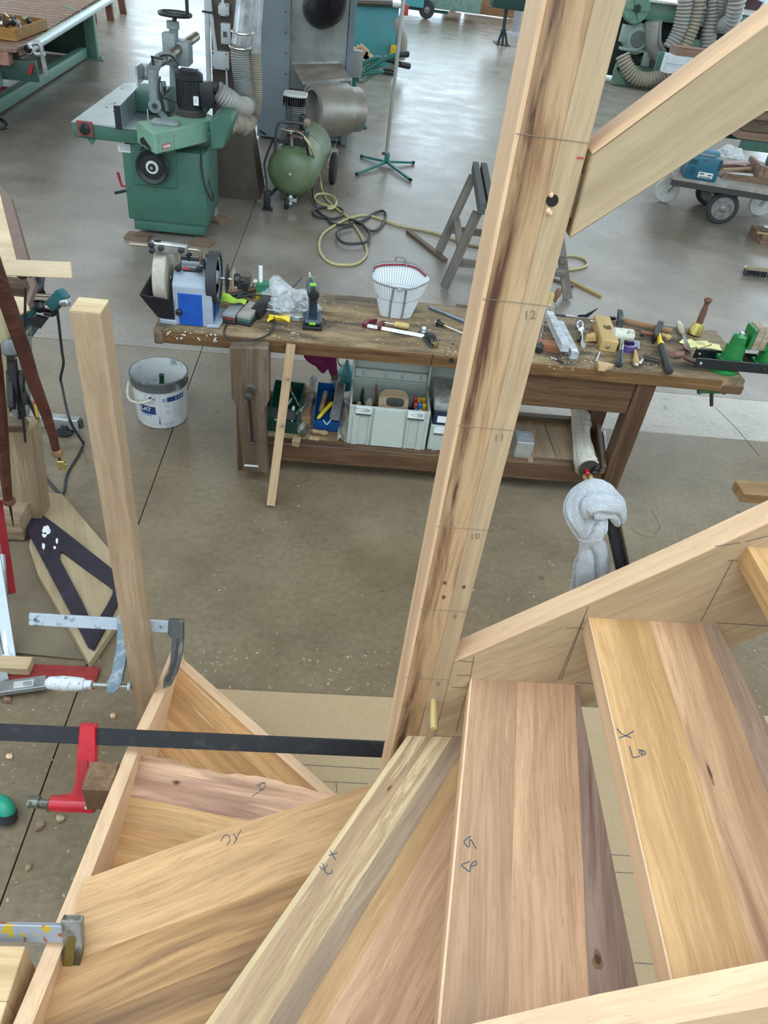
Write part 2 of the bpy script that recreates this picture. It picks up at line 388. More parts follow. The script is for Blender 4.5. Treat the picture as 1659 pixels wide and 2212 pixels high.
# ------------------------------------------------------------------ hall shell
def floor_mat(name, base, warm, dark, shine):
    t = NT(name); v = t.coord(rnd=False)
    tc = t.node('ShaderNodeNewGeometry'); v = tc.outputs['Position']
    big = t.noise(v, 0.55, 4, 0.55); midn = t.noise(v, 2.4, 6, 0.62); fin = t.noise(v, 38, 5, 0.65)
    c = t.mix(t.ramp(big, [(0.35, 0.0), (0.65, 1.0)]), base, warm)
    c = t.mix(t.ramp(midn, [(0.42, 0.0), (0.72, 0.65)]), c, dark)
    c = t.mix(t.ramp(fin, [(0.35, 0.35), (0.6, 0.0)]), c, tuple(x * 0.6 for x in dark))
    # drag marks running across the hall, worn brown
    mp = t.node('ShaderNodeMapping'); mp.inputs['Scale'].default_value = (1.6, 9.0, 1); t.l.new(v, mp.inputs[0])
    dr = t.ramp(t.noise(mp.outputs[0], 2.2, 8, 0.72, 0.4), [(0.585, 0.0), (0.68, 0.6)])
    c = t.mix(dr, c, (0.17, 0.11, 0.075))
    sp = t.ramp(t.noise(v, 95, 2, 0.5), [(0.735, 0.0), (0.76, 0.85)])
    c = t.mix(sp, c, (0.68, 0.58, 0.42))
    st = t.ramp(t.noise(v, 9.5, 3, 0.5, 0.4), [(0.70, 0.0), (0.74, 0.55)])
    c = t.mix(st, c, (0.10, 0.085, 0.06))
    vo = t.node('ShaderNodeTexVoronoi'); t.l.new(v, vo.inputs['Vector']); vo.inputs['Scale'].default_value = 2.6
    c = t.mix(t.ramp(vo.outputs['Distance'], [(0.028, 0.75), (0.05, 0.0)]), c, (0.06, 0.042, 0.024))
    gr_ = t.ramp(t.noise(v, 1.1, 5, 0.6), [(0.5, 0.0), (0.72, 0.5)]); c = t.mix(gr_, c, tuple(x * 1.45 for x in base))
    r = t.ramp(t.noise(v, 1.5, 6, 0.65), [(0.3, shine), (0.7, shine + 0.22)])
    t.set(Base_Color=c, Roughness=r, Specular_IOR_Level=0.7, Coat_Weight=0.15, Coat_Roughness=0.25)
    t.bump(t.noise(mp.outputs[0], 9, 6, 0.65), 0.10, 0.008)
    return t.m
CONC = floor_mat('worn_concrete', (0.220, 0.170, 0.110), (0.185, 0.126, 0.070), (0.105, 0.071, 0.040), 0.20)
CONC_FAR = floor_mat('worn_grey_concrete', (0.285, 0.250, 0.212), (0.250, 0.202, 0.158), (0.165, 0.130, 0.098), 0.20)
CONC2 = floor_mat('pale_floor_strip', (0.52, 0.48, 0.425), (0.46, 0.415, 0.355), (0.34, 0.305, 0.255), 0.4)
JOINT = plain('joint_dirt', (0.15, 0.10, 0.06), 0.9)
jx = 0.5 * (Z(555, 425).x + Z(0, 1960).x); jy = 0.5 * (Z(494, 764).y + Z(1427, 848).y); jf = Z(980, 228).y
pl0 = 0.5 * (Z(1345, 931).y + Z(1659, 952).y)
HX0, HX1, HY0, HY1, HH = -10.0, 13.0, -4.0, 30.0, 6.2
fl = struct(MB().box((HX0, HY0, -0.20), (HX1, HY1, -0.022)).build('floor', JOINT))
g = 0.0026
def slab(x0, y0, x1, y1, m=CONC):
    s = MB().box((x0 + g, y0 + g, -0.022), (x1 - g, y1 - g, 0.0)).build('slab', m, fl, smooth=0); return s
xs = [HX0, jx, HX1]; ys = [HY0, jy, jf, jf + 8.6, HY1]
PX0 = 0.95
for i in range(2):
    for j in range(4):
        if i == 1 and j == 0:      # the floor is paler in a strip along the joint right of the bench
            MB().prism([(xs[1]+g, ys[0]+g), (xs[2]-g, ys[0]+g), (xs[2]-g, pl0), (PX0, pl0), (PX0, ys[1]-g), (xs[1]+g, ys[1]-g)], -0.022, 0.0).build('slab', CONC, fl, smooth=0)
            lab(slab(PX0 - g + 0.0005, pl0 - g + 0.0005, xs[2], ys[1], CONC2), 'paler strip of floor behind the workbench')
        else: slab(xs[i], ys[j], xs[i+1], ys[j+1], CONC_FAR if j > 0 else CONC)
# hairline cracks
CR = plain('crack_dirt', (0.05, 0.042, 0.034), 0.9)
for pts in ([(1545, 880), (1570, 905), (1590, 925), (1618, 958), (1640, 985)], [(1590, 1105), (1625, 1115), (1659, 1150)]):
    stroke('crack', CR, spline([Z(*p) for p in pts], 4), (0, 0, 1), 0.004, fl, 0.0008)
for pts in ([(1405, 1100), (1418, 1120), (1425, 1140), (1412, 1155)], [(1360, 1140), (1390, 1158), (1415, 1160)]):
    stroke('scuff', plain('scuff_red', (0.15, 0.09, 0.07), 0.8), spline([Z(*p) for p in pts], 4), (0, 0, 1), 0.005, fl, 0.0005)
WALL = plain('whitewashed_block', (0.70, 0.66, 0.58), 0.85, 0, 0.08, 3)
CEIL = plain('timber_roof_boards', (0.60, 0.47, 0.32), 0.8, 0, 0.06, 2)
SKYGAP = []
def wall_with_holes(name, axis, at, a0, a1, z0, z1, holes, thick, mat):
    """one wall (or roof) built as the pieces left around its openings"""
    mb = MB(); cuts = sorted({a0, a1, *[h[0] for h in holes], *[h[1] for h in holes]}); zz = sorted({z0, z1, *[h[2] for h in holes], *[h[3] for h in holes]})
    for i in range(len(cuts)-1):
        for j in range(len(zz)-1):
            ca, cz = (cuts[i]+cuts[i+1])/2, (zz[j]+zz[j+1])/2
            if any(h[0] < ca < h[1] and h[2] < cz < h[3] for h in holes): continue
            if axis == 'x': mb.box((at, cuts[i], zz[j]), (at+thick, cuts[i+1], zz[j+1]))
            elif axis == 'y': mb.box((cuts[i], at, zz[j]), (cuts[i+1], at+thick, zz[j+1]))
            else: mb.box((cuts[i], zz[j], at), (cuts[i+1], zz[j+1], at+thick))
    return struct(mb.build(name, mat, smooth=0))
HB = [(-7.5, -1.0, 1.2, 5.2), (0.2, 5.2, 0.0, 5.0), (6.4, 12.2, 1.2, 5.2)]
wall_with_holes('wall_back', 'y', HY1, HX0, HX1, 0, HH, HB, 0.25, WALL)
HR = [(1.0, 6.0, 1.3, 4.8), (8.0, 15.0, 1.3, 5.0), (17.0, 26.0, 0.9, 5.0)]
wall_with_holes('wall_right', 'x', HX1, HY0, HY1, 0, HH, HR, 0.25, WALL)
HL = [(1.0, 7.0, 2.0, 5.0), (9.0, 15.0, 2.0, 5.0), (17.0, 25.0, 1.6, 5.0)]
wall_with_holes('wall_left', 'x', HX0 - 0.25, HY0, HY1, 0, HH, HL, 0.25, WALL)
HF = [(-8.0, -3.0, 2.6, 5.6), (-2.0, 3.5, 2.6, 5.6), (4.5, 10.5, 2.6, 5.6)]
wall_with_holes('wall_front', 'y', HY0 - 0.25, HX0, HX1, 0, HH, HF, 0.25, WALL)
for (a, b, c, d) in HF: portal((a+b)/2, HY0 - 0.26, (c+d)/2, (math.radians(90), 0, 0), b-a, d-c)
HC = [(-7.5, 10.5, -2.8, 2.3), (-7.5, 10.5, 14.0, 16.5), (-7.5, 10.5, 20.0, 22.5)]
wall_with_holes('ceiling', 'z', HH, HX0, HX1, HY0, HY1, HC, 0.2, CEIL)
for (a, b, c, d) in HB: portal((a+b)/2, HY1 + 0.26, (c+d)/2, (math.radians(-90), 0, 0), b-a, d-c)
for (a, b, c, d) in HR: portal(HX1 + 0.26, (a+b)/2, (c+d)/2, (0, math.radians(90), 0), d-c, b-a)
for (a, b, c, d) in HL: portal(HX0 - 0.26, (a+b)/2, (c+d)/2, (0, math.radians(-90), 0), d-c, b-a)
for (a, b, c, d) in HC: portal((a+b)/2, (c+d)/2, HH + 0.21, (0, 0, 0), b-a, d-c)

# ------------------------------------------------------------------ the winder staircase
HR_ = 0.19; zD = CAM_H - 1.316
def lv(k): return zD + k * HR_          # k = 0: tread at the newel
stair = thing('staircase', 'unfinished beech winder staircase wrapped round its central newel post', 'staircase', (0.23, 0.94, 0))
def plate(name, mat, poly, O, eu, ev, t0, t1, grain, parent, bev=0.0015):
    eu = Vector(eu); ev = Vector(ev); gx = (eu*grain[0] + ev*grain[1]).normalized(); n = eu.cross(ev); M = frame(O, gx, n); loc = []
    for (u, v) in poly:
        w = eu*u + ev*v; loc.append((w.dot(gx), w.dot(n.cross(gx))))
    return MB().prism(loc, t0, t1, None, bev).build(name, mat, parent, M)
def tread(poly, z, nose, widths, mats, label, t=0.04, edge=None):
    """nose: two points of the nosing; staves are ripped parallel to it"""
    e = bpy.data.objects.new('tread', None); COL.objects.link(e)
    cx = sum(p[0] for p in poly)/len(poly); cy = sum(p[1] for p in poly)/len(poly)
    M0 = Matrix.Translation((cx, cy, z - t)); MW[e.name] = M0; e.parent = stair; e.matrix_basis = MW[stair.name].inverted() @ M0
    e['label'] = label
    a, b = Vector((*nose[0], 0)), Vector((*nose[1], 0)); d = (b-a).normalized(); n = Vector((-d.y, d.x, 0))
    if n.dot(Vector((cx, cy, 0)) - a) < 0: n = -n
    off = -0.05; c0 = n.dot(a)
    tot = 0.0
    for w, m in zip(widths, mats):
        lo = tot if tot > 0 else -0.2; hi = tot + w
        pg = clip(poly, -n.x, -n.y, -(c0 + lo)); pg = clip(pg, n.x, n.y, c0 + hi)
        tot = hi
        if len(pg) < 3: continue
        q = []
        for p in pg:
            if not q or (Vector(p) - Vector(q[-1])).length > 1e-5: q.append(p)
        plate('stave', m, q, (0, 0, z), (1, 0, 0), (0, 1, 0), -t, 0, (d.x, d.y), e, 0.00025)
    return e
YF = 0.30
tA = tread([(-0.40, 1.535), (0.105, 1.085), (0.186, 1.012), (0.186, 0.93), (-0.40, 1.00)], lv(-3), [(-0.40, 1.535), (0.105, 1.085)],
      [0.028, 0.07, 0.07, 0.07, 0.09, 0.5], [PALE, T_A, T_A2, T_A, T_A2, T_A], 'lowest tread with pale streaked staves')
rb = random.Random(3)
nb = [(-0.40 + 0.586*i/24, 1.065 - 0.100*i/24 + rb.uniform(-0.004, 0.004) + 0.005*math.sin(i*0.6)) for i in range(25)]
tB = tread(nb + [(0.186, 0.93), (0.12, 0.87), (-0.40, 0.62)], lv(-2), [(-0.40, 1.085), (0.186, 0.985)], [0.13, 0.07, 0.11, 0.3], [LIVE, T_HONEY, T_B, T_B],
      'tread with a natural waney front edge')
tC = tread([(-0.40, 0.675), (-0.136, 0.79), (0.186, 0.905), (0.23, 0.86), (-0.10, YF), (-0.40, YF)], lv(-1), [(-0.40, 0.68), (0.186, 0.915)],
      [0.145, 0.10, 0.11, 0.4], [T_C, T_CF, T_CF, T_CF], 'widest winder tread with brown flame figure at the corner')
tD = tread([(0.214, 0.897), (0.34, 0.90), (0.36, 0.86), (0.25, YF), (-0.168, YF)], lv(0), [(0.214, 0.898), (-0.168, YF)],
      [0.011, 0.034, 0.034, 0.034, 0.034, 0.14, 0.3], [T_SAP, T_BROWN, T_SPALT, T_SLATE, T_TAN, T_PINK, T_TAUPE], 'winder tread with yellow streaks along its nosing')
tE = tread([(0.312, 0.90), (0.524, 0.90), (0.487, YF), (0.197, YF)], lv(1), [(0.312, 0.90), (0.197, YF)],
      [0.004, 0.088, 0.112, 0.5], [PALE, T_GREY, T_PINK, T_VIOLET], 'tread of contrasting staves with a violet brown back stave')  # thin PALE first stave paints the light on the nosing face
tF = tread([(0.492, 0.90), (0.734, 0.90), (0.74, YF), (0.449, YF)], lv(2), [(0.492, 0.90), (0.449, YF)],
      [0.003, 0.11, 0.10, 0.5], [PALE, T_HONEY, T_ROSE, T_TAUPE], 'tread with an edge paled as lit and pinkish back half')  # PALE front sliver stands for the nosing face lit from the left
tG = tread([(0.708, 0.90), (0.955, 0.90), (0.975, YF), (0.69, YF)], lv(3), [(0.708, 0.90), (0.69, YF)], [0.12, 0.3], [T_HONEY, T_TAN], 'topmost tread at the right edge')
# inner stringer, from the newel up to the right
def sline(pts, x):
    for (a, b), (c, d) in zip(pts, pts[1:]):
        if a <= x <= c: return b + (d-b)*(x-a)/(c-a)
top = [(0.271, 1.170), (0.303, 1.197), (0.486, 1.350), (0.617, 1.461), (0.721, 1.554), (1.30, 2.07)]
bot = [(1.30, 1.71), (0.835, 1.305), (0.551, 1.052), (0.271, 0.80)]
si = plate('stringer', PALE2, [(-u, v) for u, v in top + bot], (0, 0.900, 0), (-1, 0, 0), (0, 0, 1), 0, 0.045, (-0.76, 0.65), stair)
# its lighter planed top edge is a lipping
cap = [(-u, v) for u, v in top] + [(-u, v + 0.003) for u, v in top[::-1]]
plate('edge_lipping', PALE, cap, (0, 0.9, 0), (-1, 0, 0), (0, 0, 1), 0, 0.045, (-0.76, 0.65), si, 0.0006)
# outer stringer beside the lower flight (left), slim
ltop = [(1.565, 0.385), (1.315, 0.471), (1.055, 0.59), (0.692, 0.709), (0.578, 0.749), (0.414, 0.809), (YF, 0.856), (0.26, 0.872)]
lbot = [(0.26, 0.50), (0.60, 0.36), (1.05, 0.16), (1.30, 0.0), (1.565, 0.0)]
sl = plate('stringer', PALE, [(-u, v) for u, v in ltop + lbot], (-0.40, 0, 0), (0, -1, 0), (0, 0, 1), 0, 0.030, (0.92, 0.40), stair)
# outer stringer at the near side
ftop = [(-0.43, 0.84), (0.0, 1.055), (0.229, 1.227), (0.352, 1.328), (0.509, 1.432), (0.80, 1.66), (1.3, 2.10)]
fbot = [(1.3, 1.72), (0.80, 1.28), (0.40, 0.92), (0.0, 0.66), (-0.43, 0.45)]
sf = plate('stringer', PALE, ftop + fbot, (0, YF, 0), (1, 0, 0), (0, 0, 1), 0, 0.040, (0.83, 0.56), stair)
# newel of three glued lamellae, dark heart beside the seam
def heart_mat(name, light, mid, dark, yc, wid):
    t = NT(name); v = t.coord((0.9, 11, 11)); wob = t.noise(t.coord((1.3, 6, 6)), 1.0, 3, out='Color')
    ad = t.node('ShaderNodeVectorMath', operation='MULTIPLY_ADD'); t.l.new(wob, ad.inputs[0]); ad.inputs[1].default_value = (0.2, 1.3, 1.3); t.l.new(v, ad.inputs[2]); vv = ad.outputs[0]
    c = t.ramp(t.noise(vv, 1.0, 3), [(0.3, dark), (0.5, mid), (0.72, light)])
    fine = t.noise(vv, 6, 5, 0.6); c = t.mix(t.ramp(fine, [(0.34, 0.9), (0.56, 0.0)]), c, tuple(x * f for x, f in zip(mid, (0.56, 0.47, 0.42))))
    tc = t.node('ShaderNodeTexCoord'); sp = t.node('ShaderNodeSeparateXYZ'); t.l.new(tc.outputs['Object'], sp.inputs[0])
    ln = t.node('ShaderNodeMapping'); ln.inputs['Scale'].default_value = (2.6, 6, 6); t.l.new(tc.outputs['Object'], ln.inputs[0])
    w = t.noise(ln.outputs[0], 1.0, 4, 0.6)
    yy = t.math('ADD', sp.outputs['Y'], t.math('MULTIPLY', t.math('SUBTRACT', w, 0.5), 0.035))
    dist = t.math('ABSOLUTE', t.math('SUBTRACT', yy, yc))
    s = t.math('MULTIPLY', t.ramp(dist, [(wid * 0.5, 1.0), (wid * 1.6, 0.0)]), t.ramp(t.noise(vv, 3.2, 5, 0.65), [(0.42, 1.0), (0.56, 0.15)]))
    c = t.mix(s, c, (0.085, 0.035, 0.02))
    t.set(Base_Color=c, Roughness=0.5, Specular_IOR_Level=0.3); t.bump(fine, 0.05, 0.004); return t.m
HEART = heart_mat('newel_heartwood', (0.54, 0.355, 0.20), (0.435, 0.268, 0.142), (0.31, 0.172, 0.088), 0.012, 0.0075)
newel = bpy.data.objects.new('newel_post', None); COL.objects.link(newel); MW[newel.name] = Matrix.Translation((0.228, 0.94, 0)); newel.parent = stair
newel.matrix_basis = MW[stair.name].inverted() @ MW[newel.name]
NZ0, NZ1 = 0.0095, 2.62
def lam(x0, x1, m):
    M = frame(((x0+x1)/2, 0.9395, NZ0), (0, 0, 1), (0, -1, 0))     # local X up, Z towards the front; local Y then runs along world X
    w = x1 - x0
    return MB().box((0, -w/2, -0.0425), (NZ1 - NZ0, w/2, 0.0425), None, 0.0009).build('stave', m, newel, M)
lam(0.1858, 0.1915, PALE); lam(0.1915, 0.2385, HEART); lam(0.2385, 0.2708, PALE2)
# pencil gauge lines and step numbers on its face
for k, s_ in zip(range(1, 7), ('8', '9', '10', '11', '12', '')):
    z_ = lv(k)
    if k == 6: z_ = Y(1190, 297, 0.897).z
    stroke('pencil_line', FAINT, [(0.187, 0.8968, z_), (0.2705, 0.8968, z_ - 0.001)], (0, -1, 0), 0.0007, newel)
    if s_: text_mesh('pencil_number', s_, FAINT, Matrix.Translation((0.252, 0.8965, z_ - 0.016)) @ Matrix.Rotation(math.radians(90), 4, 'X') @ Matrix.Rotation(0.15, 4, 'Z'), 0.017, newel, 0.0003)
hp = Y(1193, 433, 0.897)
hm = MB().cyl(hp + Vector((0, -0.0006, 0)), hp + Vector((0, 0.012, 0)), 0.0072, n=20).build('peg_hole', DARK, newel)
mb = MB()
for dx, dz, r in ((-0.002, -0.012, 0.0035), (0.001, -0.014, 0.0028), (-0.003, 0.006, 0.003)): mb.ball((hp.x+dx, hp.y-0.001, hp.z+dz), r, 7, 5)
mb.build('torn_fibres', PALE, newel)
rp = Y(1254, 341, 0.897); MB().box(rp - Vector((0.004, 0.0008, 0.001)), rp + Vector((0.004, 0, 0.001))).build('red_pencil_mark', plain('red_pencil', (0.42, 0.05, 0.05), 0.7), newel)
# the peg standing out of the newel
q0 = Y(936, 1514, 0.897); q1 = Z(937, 1574, q0.z)
PEG = wood('ash_peg', (0.62, 0.46, 0.20), (0.55, 0.38, 0.15), (0.44, 0.28, 0.10), pores=0.3)
M = frame(q0, q1 - q0)
MB().lathe([(0, 0.0068), ((q1-q0).length - 0.002, 0.0068), ((q1-q0).length, 0.0055)], (0, 0, 0), (1, 0, 0), 8).build('dowel_peg', PEG, stair, M, smooth=20)
# upper stringer / rail, loosely fitted to the newel
rpol = [(0.2775, 2.063), (0.423, 2.203), (0.80, 2.565), (0.80, 2.455), (0.457, 2.128), (0.2775, 1.968)]
rl = plate('handrail', RAIL, [(-u, v) for u, v in rpol], (0, 0.897, 0), (-1, 0, 0), (0, 0, 1), 0, 0.050, (-0.72, 0.69), stair, 0.002)
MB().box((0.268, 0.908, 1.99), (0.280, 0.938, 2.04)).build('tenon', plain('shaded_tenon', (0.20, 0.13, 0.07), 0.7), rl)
plate('edge_lipping', PALE, [(-0.2775, 2.063), (-0.423, 2.203), (-0.80, 2.565), (-0.80, 2.568), (-0.423, 2.206), (-0.2775, 2.066)], (0, 0.897, 0), (-1, 0, 0), (0, 0, 1), 0, 0.050, (-0.72, 0.69), rl, 0.0006)
# pencilled setting-out lines on the inner stringer
for a, b in (((1024, 1418), (1016, 1462)), ((1016, 1462), (985, 1582)), ((1271, 1310), (1206, 1468)), ((1262, 1335), (1212, 1468)), ((1223, 1356), (1262, 1357)), ((1582, 1212), (1514, 1342)), ((1572, 1210), (1594, 1211)),
             ((985, 1458), (1018, 1460)), ((975, 1484), (1008, 1486)), ((990, 1427), (1024, 1430)), ((1545, 1345), (1659, 1352)), ((1243, 1474), (1288, 1477)), ((1610, 1170), (1659, 1158)), ((1600, 1172), (1545, 1180))):
    stroke('pencil_line', PENCIL, [Y(*a, 0.8998), Y(*b, 0.8998)], (0, -1, 0), 0.0008, si)
# handwritten marks on the treads
def marks(tr, z, strokes, w=0.0015):
    st = [s.name for s in tr.children]
    for s_ in strokes: stroke('pencil_mark', BLUEPENCIL, spline([Z(px, py, z) for px, py in s_], 4), (0, 0, 1), w, tr)
o3 = lambda L: [(560 + x/3.072, 1380 + y/3.072) for x, y in L]; o4 = lambda L: [(1000 + x/2.517, 1000 + y/2.517) for x, y in L]; o1 = lambda L: [(x/2.9625, 1280 + y/2.9625) for x, y in L]
marks(tD, lv(0), [o3([(472, 1408), (490, 1440), (508, 1468)]), o3([(520, 1420), (490, 1428), (460, 1438)]), o3([(420, 1490), (445, 1555), (478, 1555), (486, 1535)]), o3([(402, 1510), (425, 1535), (452, 1500)])])
marks(tE, lv(1), [o3([(1405, 1310), (1380, 1325), (1358, 1350), (1392, 1382), (1400, 1330), (1438, 1392)]), o3([(1398, 1478), (1370, 1488), (1342, 1502), (1368, 1525), (1396, 1545), (1404, 1500), (1436, 1476), (1441, 1498), (1405, 1512)])])
marks(tF, lv(2), [o4([(838, 1445), (865, 1475), (915, 1495)]), o4([(850, 1495), (890, 1482), (928, 1458)]), o4([(905, 1540), (915, 1575), (926, 1602), (962, 1594)]), o4([(950, 1560), (990, 1570), (985, 1588), (958, 1575), (975, 1562), (972, 1596)])])
marks(tC, lv(-1), [o1([(1410, 1592), (1425, 1570), (1442, 1552), (1466, 1558), (1470, 1590), (1450, 1618)]), o1([(1495, 1545), (1512, 1580), (1495, 1606)]), o1([(1543, 1518), (1520, 1560), (1512, 1582)])])
marks(tB, lv(-2), [o1([(1640, 1238), (1680, 1215), (1700, 1240), (1670, 1262), (1660, 1235), (1700, 1215)]), o1([(1612, 1305), (1650, 1280), (1690, 1258)])])

# knots and gashes in the timber
KN = plain('knot_brown', (0.085, 0.036, 0.018), .6); KN2 = plain('knot_ring', (0.26, 0.13, 0.065), .6)
def knot(par, c, ex, ey, r, k=1.6, seed=0):
    ex = Vector(ex).normalized(); ey = Vector(ey).normalized(); n = ex.cross(ey); r_ = random.Random(seed)
    for rr_, m, o_ in ((r*1.9, KN2, .00025), (r, KN, .0005)):
        P = []
        for j in range(14):
            a = 2*math.pi*j/14; f_ = r_.uniform(.75, 1.15); P.append(Vector(c) + ex*(k*rr_*f_*math.cos(a)) + ey*(rr_*f_*math.sin(a)))
        mb = MB(); N_ = len(P); mb.add([p + n*o_ for p in P] + [p - n*.0005 for p in P], [tuple(range(N_))] + [(i, N_+i, N_+(i+1) % N_, (i+1) % N_) for i in range(N_)]); mb.build('knot', m, par, smooth=0)
knot(tB, Z(381, 1691, lv(-2)), (1, -.17, 0), (.17, 1, 0), .0042, 1.5, 1); knot(tE, Z(1291, 2074, lv(1)), (.19, .98, 0), (-.98, .19, 0), .0045, 1.6, 2); knot(tD, Z(841, 1703, lv(0)), (.54, .84, 0), (-.84, .54, 0), .0016, 4, 3); knot(tF, Z(1533, 1668, lv(2)), (.07, 1, 0), (-1, .07, 0), .0016, 7, 4)
for q_, (px, py) in enumerate(((961, 1259), (958, 1290), (1002, 1268))): knot(newel, Y(px, py, .8969), (0, 0, 1), (-1, 0, 0), .0022, 1.3, 5+q_)
# full-size setting-out board under the stair
MDF = plain('raw_mdf', (0.40, 0.275, 0.15), 0.75, 0, 0.06, 90)
md = tag(boxw('layout_board', MDF, (-0.37, -0.2, 0.001), (2.35, 1.69, 0.009)), 'flat brown fibreboard sheet with pencil setting-out lines under the stair', 'board')
for a, b in (((655, 1652), (826, 1662)), ((698, 1688), (795, 1693)), ((726, 1690), (728, 1712)), ((1318, 1846), (1380, 1850)), ((1325, 1884), (1392, 1888)), ((1370, 2080), (1430, 2084))):
    stroke('pencil_line', PENCIL, [Z(*a, 0.009), Z(*b, 0.009)], (0, 0, 1), 0.0022, md)

# loose square post held upright against the left stringer
po = thing('square_post', 'upright square beech post clamped outside the left stringer', 'post', (-0.459, 1.343, 0))
boxw('post_shaft', POSTW, (-0.4875, 1.312, 0.0), (-0.4304, 1.374, 1.614), po, 0.0012, 'z')
cp = MB().box((-0.4870, 1.3125, 1.614), (-0.4309, 1.3735, 1.6155)).build('end_grain', wood('end_grain', (0.62, 0.47, 0.28), (0.56, 0.41, 0.23), (0.48, 0.33, 0.17), pores=0, gscale=2), po)
# ------------------------------------------------------------------ clamps round the stair
WSTEEL = worn('pale_lit_bar_steel', (0.42, 0.46, 0.50), (0.13, 0.14, 0.15), 0.60, 0.5, 0.35, 40, 0.4)  # cool light on the clamp is put into its pale bluish colour
WHANDLE = worn('chalky_white_handle', (0.62, 0.63, 0.64), (0.24, 0.22, 0.21), 0.62, 0.6, 0.0, 60)
GLUEDIRT = worn('glue_stained_iron', (0.07, 0.055, 0.03), (0.24, 0.23, 0.20), 0.52, 0.35, 0.2, 18)
def thread(mb, p0, p1, r, turns):
    p0 = Vector(p0); p1 = Vector(p1); L = (p1-p0).length; pr = []
    for i in range(turns*2+1): pr.append((L*i/(turns*2), r if i % 2 else r*0.78))
    return mb.lathe(pr, p0, p1-p0, 12)
def jaw_mesh(M, pts_outer, w, web=0.35):
    """I-section cast jaw: full-depth flanges along its outline, thinner web between"""
    mb = MB(); mb.prism(pts_outer, -w/2, w/2, M, min(0.0025, w*0.2)); return mb
# worn F-clamp on the end of the left stringer
fc = thing('bar_clamp', 'worn steel F-clamp with bar toned pale as lit and white handle pinching the square post', 'clamp', (-0.55, 1.40, 0.65))
V1 = Vector((0, -0.514, -0.857)); N1 = Vector((0, -0.857, 0.514)); O1 = Vector((0, 1.403, 0.655))
M1 = Matrix((Vector((1, 0, 0)), V1, Vector((1,0,0)).cross(V1))).transposed().to_4x4(); M1.translation = O1      # u = X, v = down the jaw
MB().box((-0.765, -0.017, -0.005), (-0.372, 0.017, 0.005), M1, 0.0015).build('bar', WSTEEL, fc)
# tiny punched mark on the bar's end
MB().box((-0.752, -0.004, -0.0056), (-0.744, 0.004, -0.005), M1).build('stamp', plain('stamp_dark', (0.09, 0.09, 0.10), 0.7), fc)
MB().prism([(-0.392, -0.022), (-0.352, -0.022), (-0.350, 0.03), (-0.352, 0.08), (-0.362, 0.13), (-0.378, 0.168), (-0.3985, 0.178), (-0.3985, 0.15), (-0.380, 0.10), (-0.378, 0.03), (-0.392, 0.02)], -0.011, 0.011, M1, 0.002).build('fixed_jaw', IRON, fc)
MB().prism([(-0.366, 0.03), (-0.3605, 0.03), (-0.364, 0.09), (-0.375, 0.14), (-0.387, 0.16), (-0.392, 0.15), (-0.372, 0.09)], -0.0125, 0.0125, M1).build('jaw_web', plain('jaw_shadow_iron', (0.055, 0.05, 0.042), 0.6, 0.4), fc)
MB().prism([(-0.530, -0.024), (-0.498, -0.024), (-0.498, 0.03), (-0.503, 0.10), (-0.512, 0.168), (-0.528, 0.198), (-0.552, 0.198), (-0.552, 0.165), (-0.538, 0.14), (-0.528, 0.06)], -0.010, 0.010, M1, 0.002).build('sliding_jaw', worn('blue_grey_jaw', (0.20, 0.27, 0.33), (0.42, 0.46, 0.48), 0.55, 0.5, 0.3, 40), fc)
sc = MB(); s0 = M1 @ Vector((-0.592, 0.180, 0)); s1 = M1 @ Vector((-0.497, 0.180, 0)); thread(sc, s0, s1, 0.0085, 16); sc.build('screw', STEEL, fc)
MB().lathe([(0, 0.011), (0.004, 0.014), (0.008, 0.0135), (0.010, 0.007)], M1 @ Vector((-0.4885, 0.180, 0)), (-1, 0, 0), 16).build('pressure_pad', WSTEEL, fc)
MB().lathe([(0, 0.0), (0.003, 0.009), (0.012, 0.0175), (0.05, 0.0215), (0.09, 0.0195), (0.106, 0.0175), (0.108, 0.013), (0.127, 0.013), (0.129, 0.0)], M1 @ Vector((-0.7225, 0.180, 0)), (1, 0, 0), 20).build('handle', WHANDLE, fc)
# long clamp across the stair with its red jaw
lc = thing('bar_clamp', 'long black bar clamp with a bright red sliding jaw across the stair', 'clamp', (-0.5, 1.05, 0.62))
ba = Vector((-1.15, 1.085, 0.600)); bb = Vector((0.34, 1.030, 0.678))
board('bar', BLACKSTEEL, ba, bb, 0.008, 0.040, (0, 0.6, 0.8), lc, 0.0012)
bd = (bb-ba).normalized()
cA = ba + bd*((-0.515+1.15)/bd.x)          # where the red jaw rides
Vj = Vector((-0.05, -0.60, -0.80)); Vj = (Vj - bd*Vj.dot(bd)).normalized(); Vj = (Vj - bd*0.20).normalized()
Mj = Matrix((bd, Vj, bd.cross(Vj))).transposed().to_4x4(); Mj.translation = cA
Mj = Matrix((bd, bd.cross(Vj).cross(bd), bd.cross(Vj))).transposed().to_4x4().normalized(); Mj.translation = cA
MB().prism([(-0.021, -0.030), (0.019, -0.030), (0.021, 0.05), (0.017, 0.11), (0.014, 0.142), (0.022, 0.150), (0.022, 0.186), (-0.080, 0.186), (-0.084, 0.180), (-0.084, 0.160), (-0.080, 0.152), (-0.038, 0.150), (-0.028, 0.142), (-0.024, 0.11), (-0.022, 0.05)], -0.012, 0.012, Mj, 0.003).build('sliding_jaw', REDP, lc)
MB().prism([(-0.018, 0.055), (0.004, 0.052), (0.008, 0.10), (0.002, 0.135), (-0.022, 0.142), (-0.016, 0.12)], -0.0135, 0.0135, Mj, 0.001).build('jaw_web', plain('red_jaw_recess', (0.33, 0.012, 0.02), 0.35), lc)
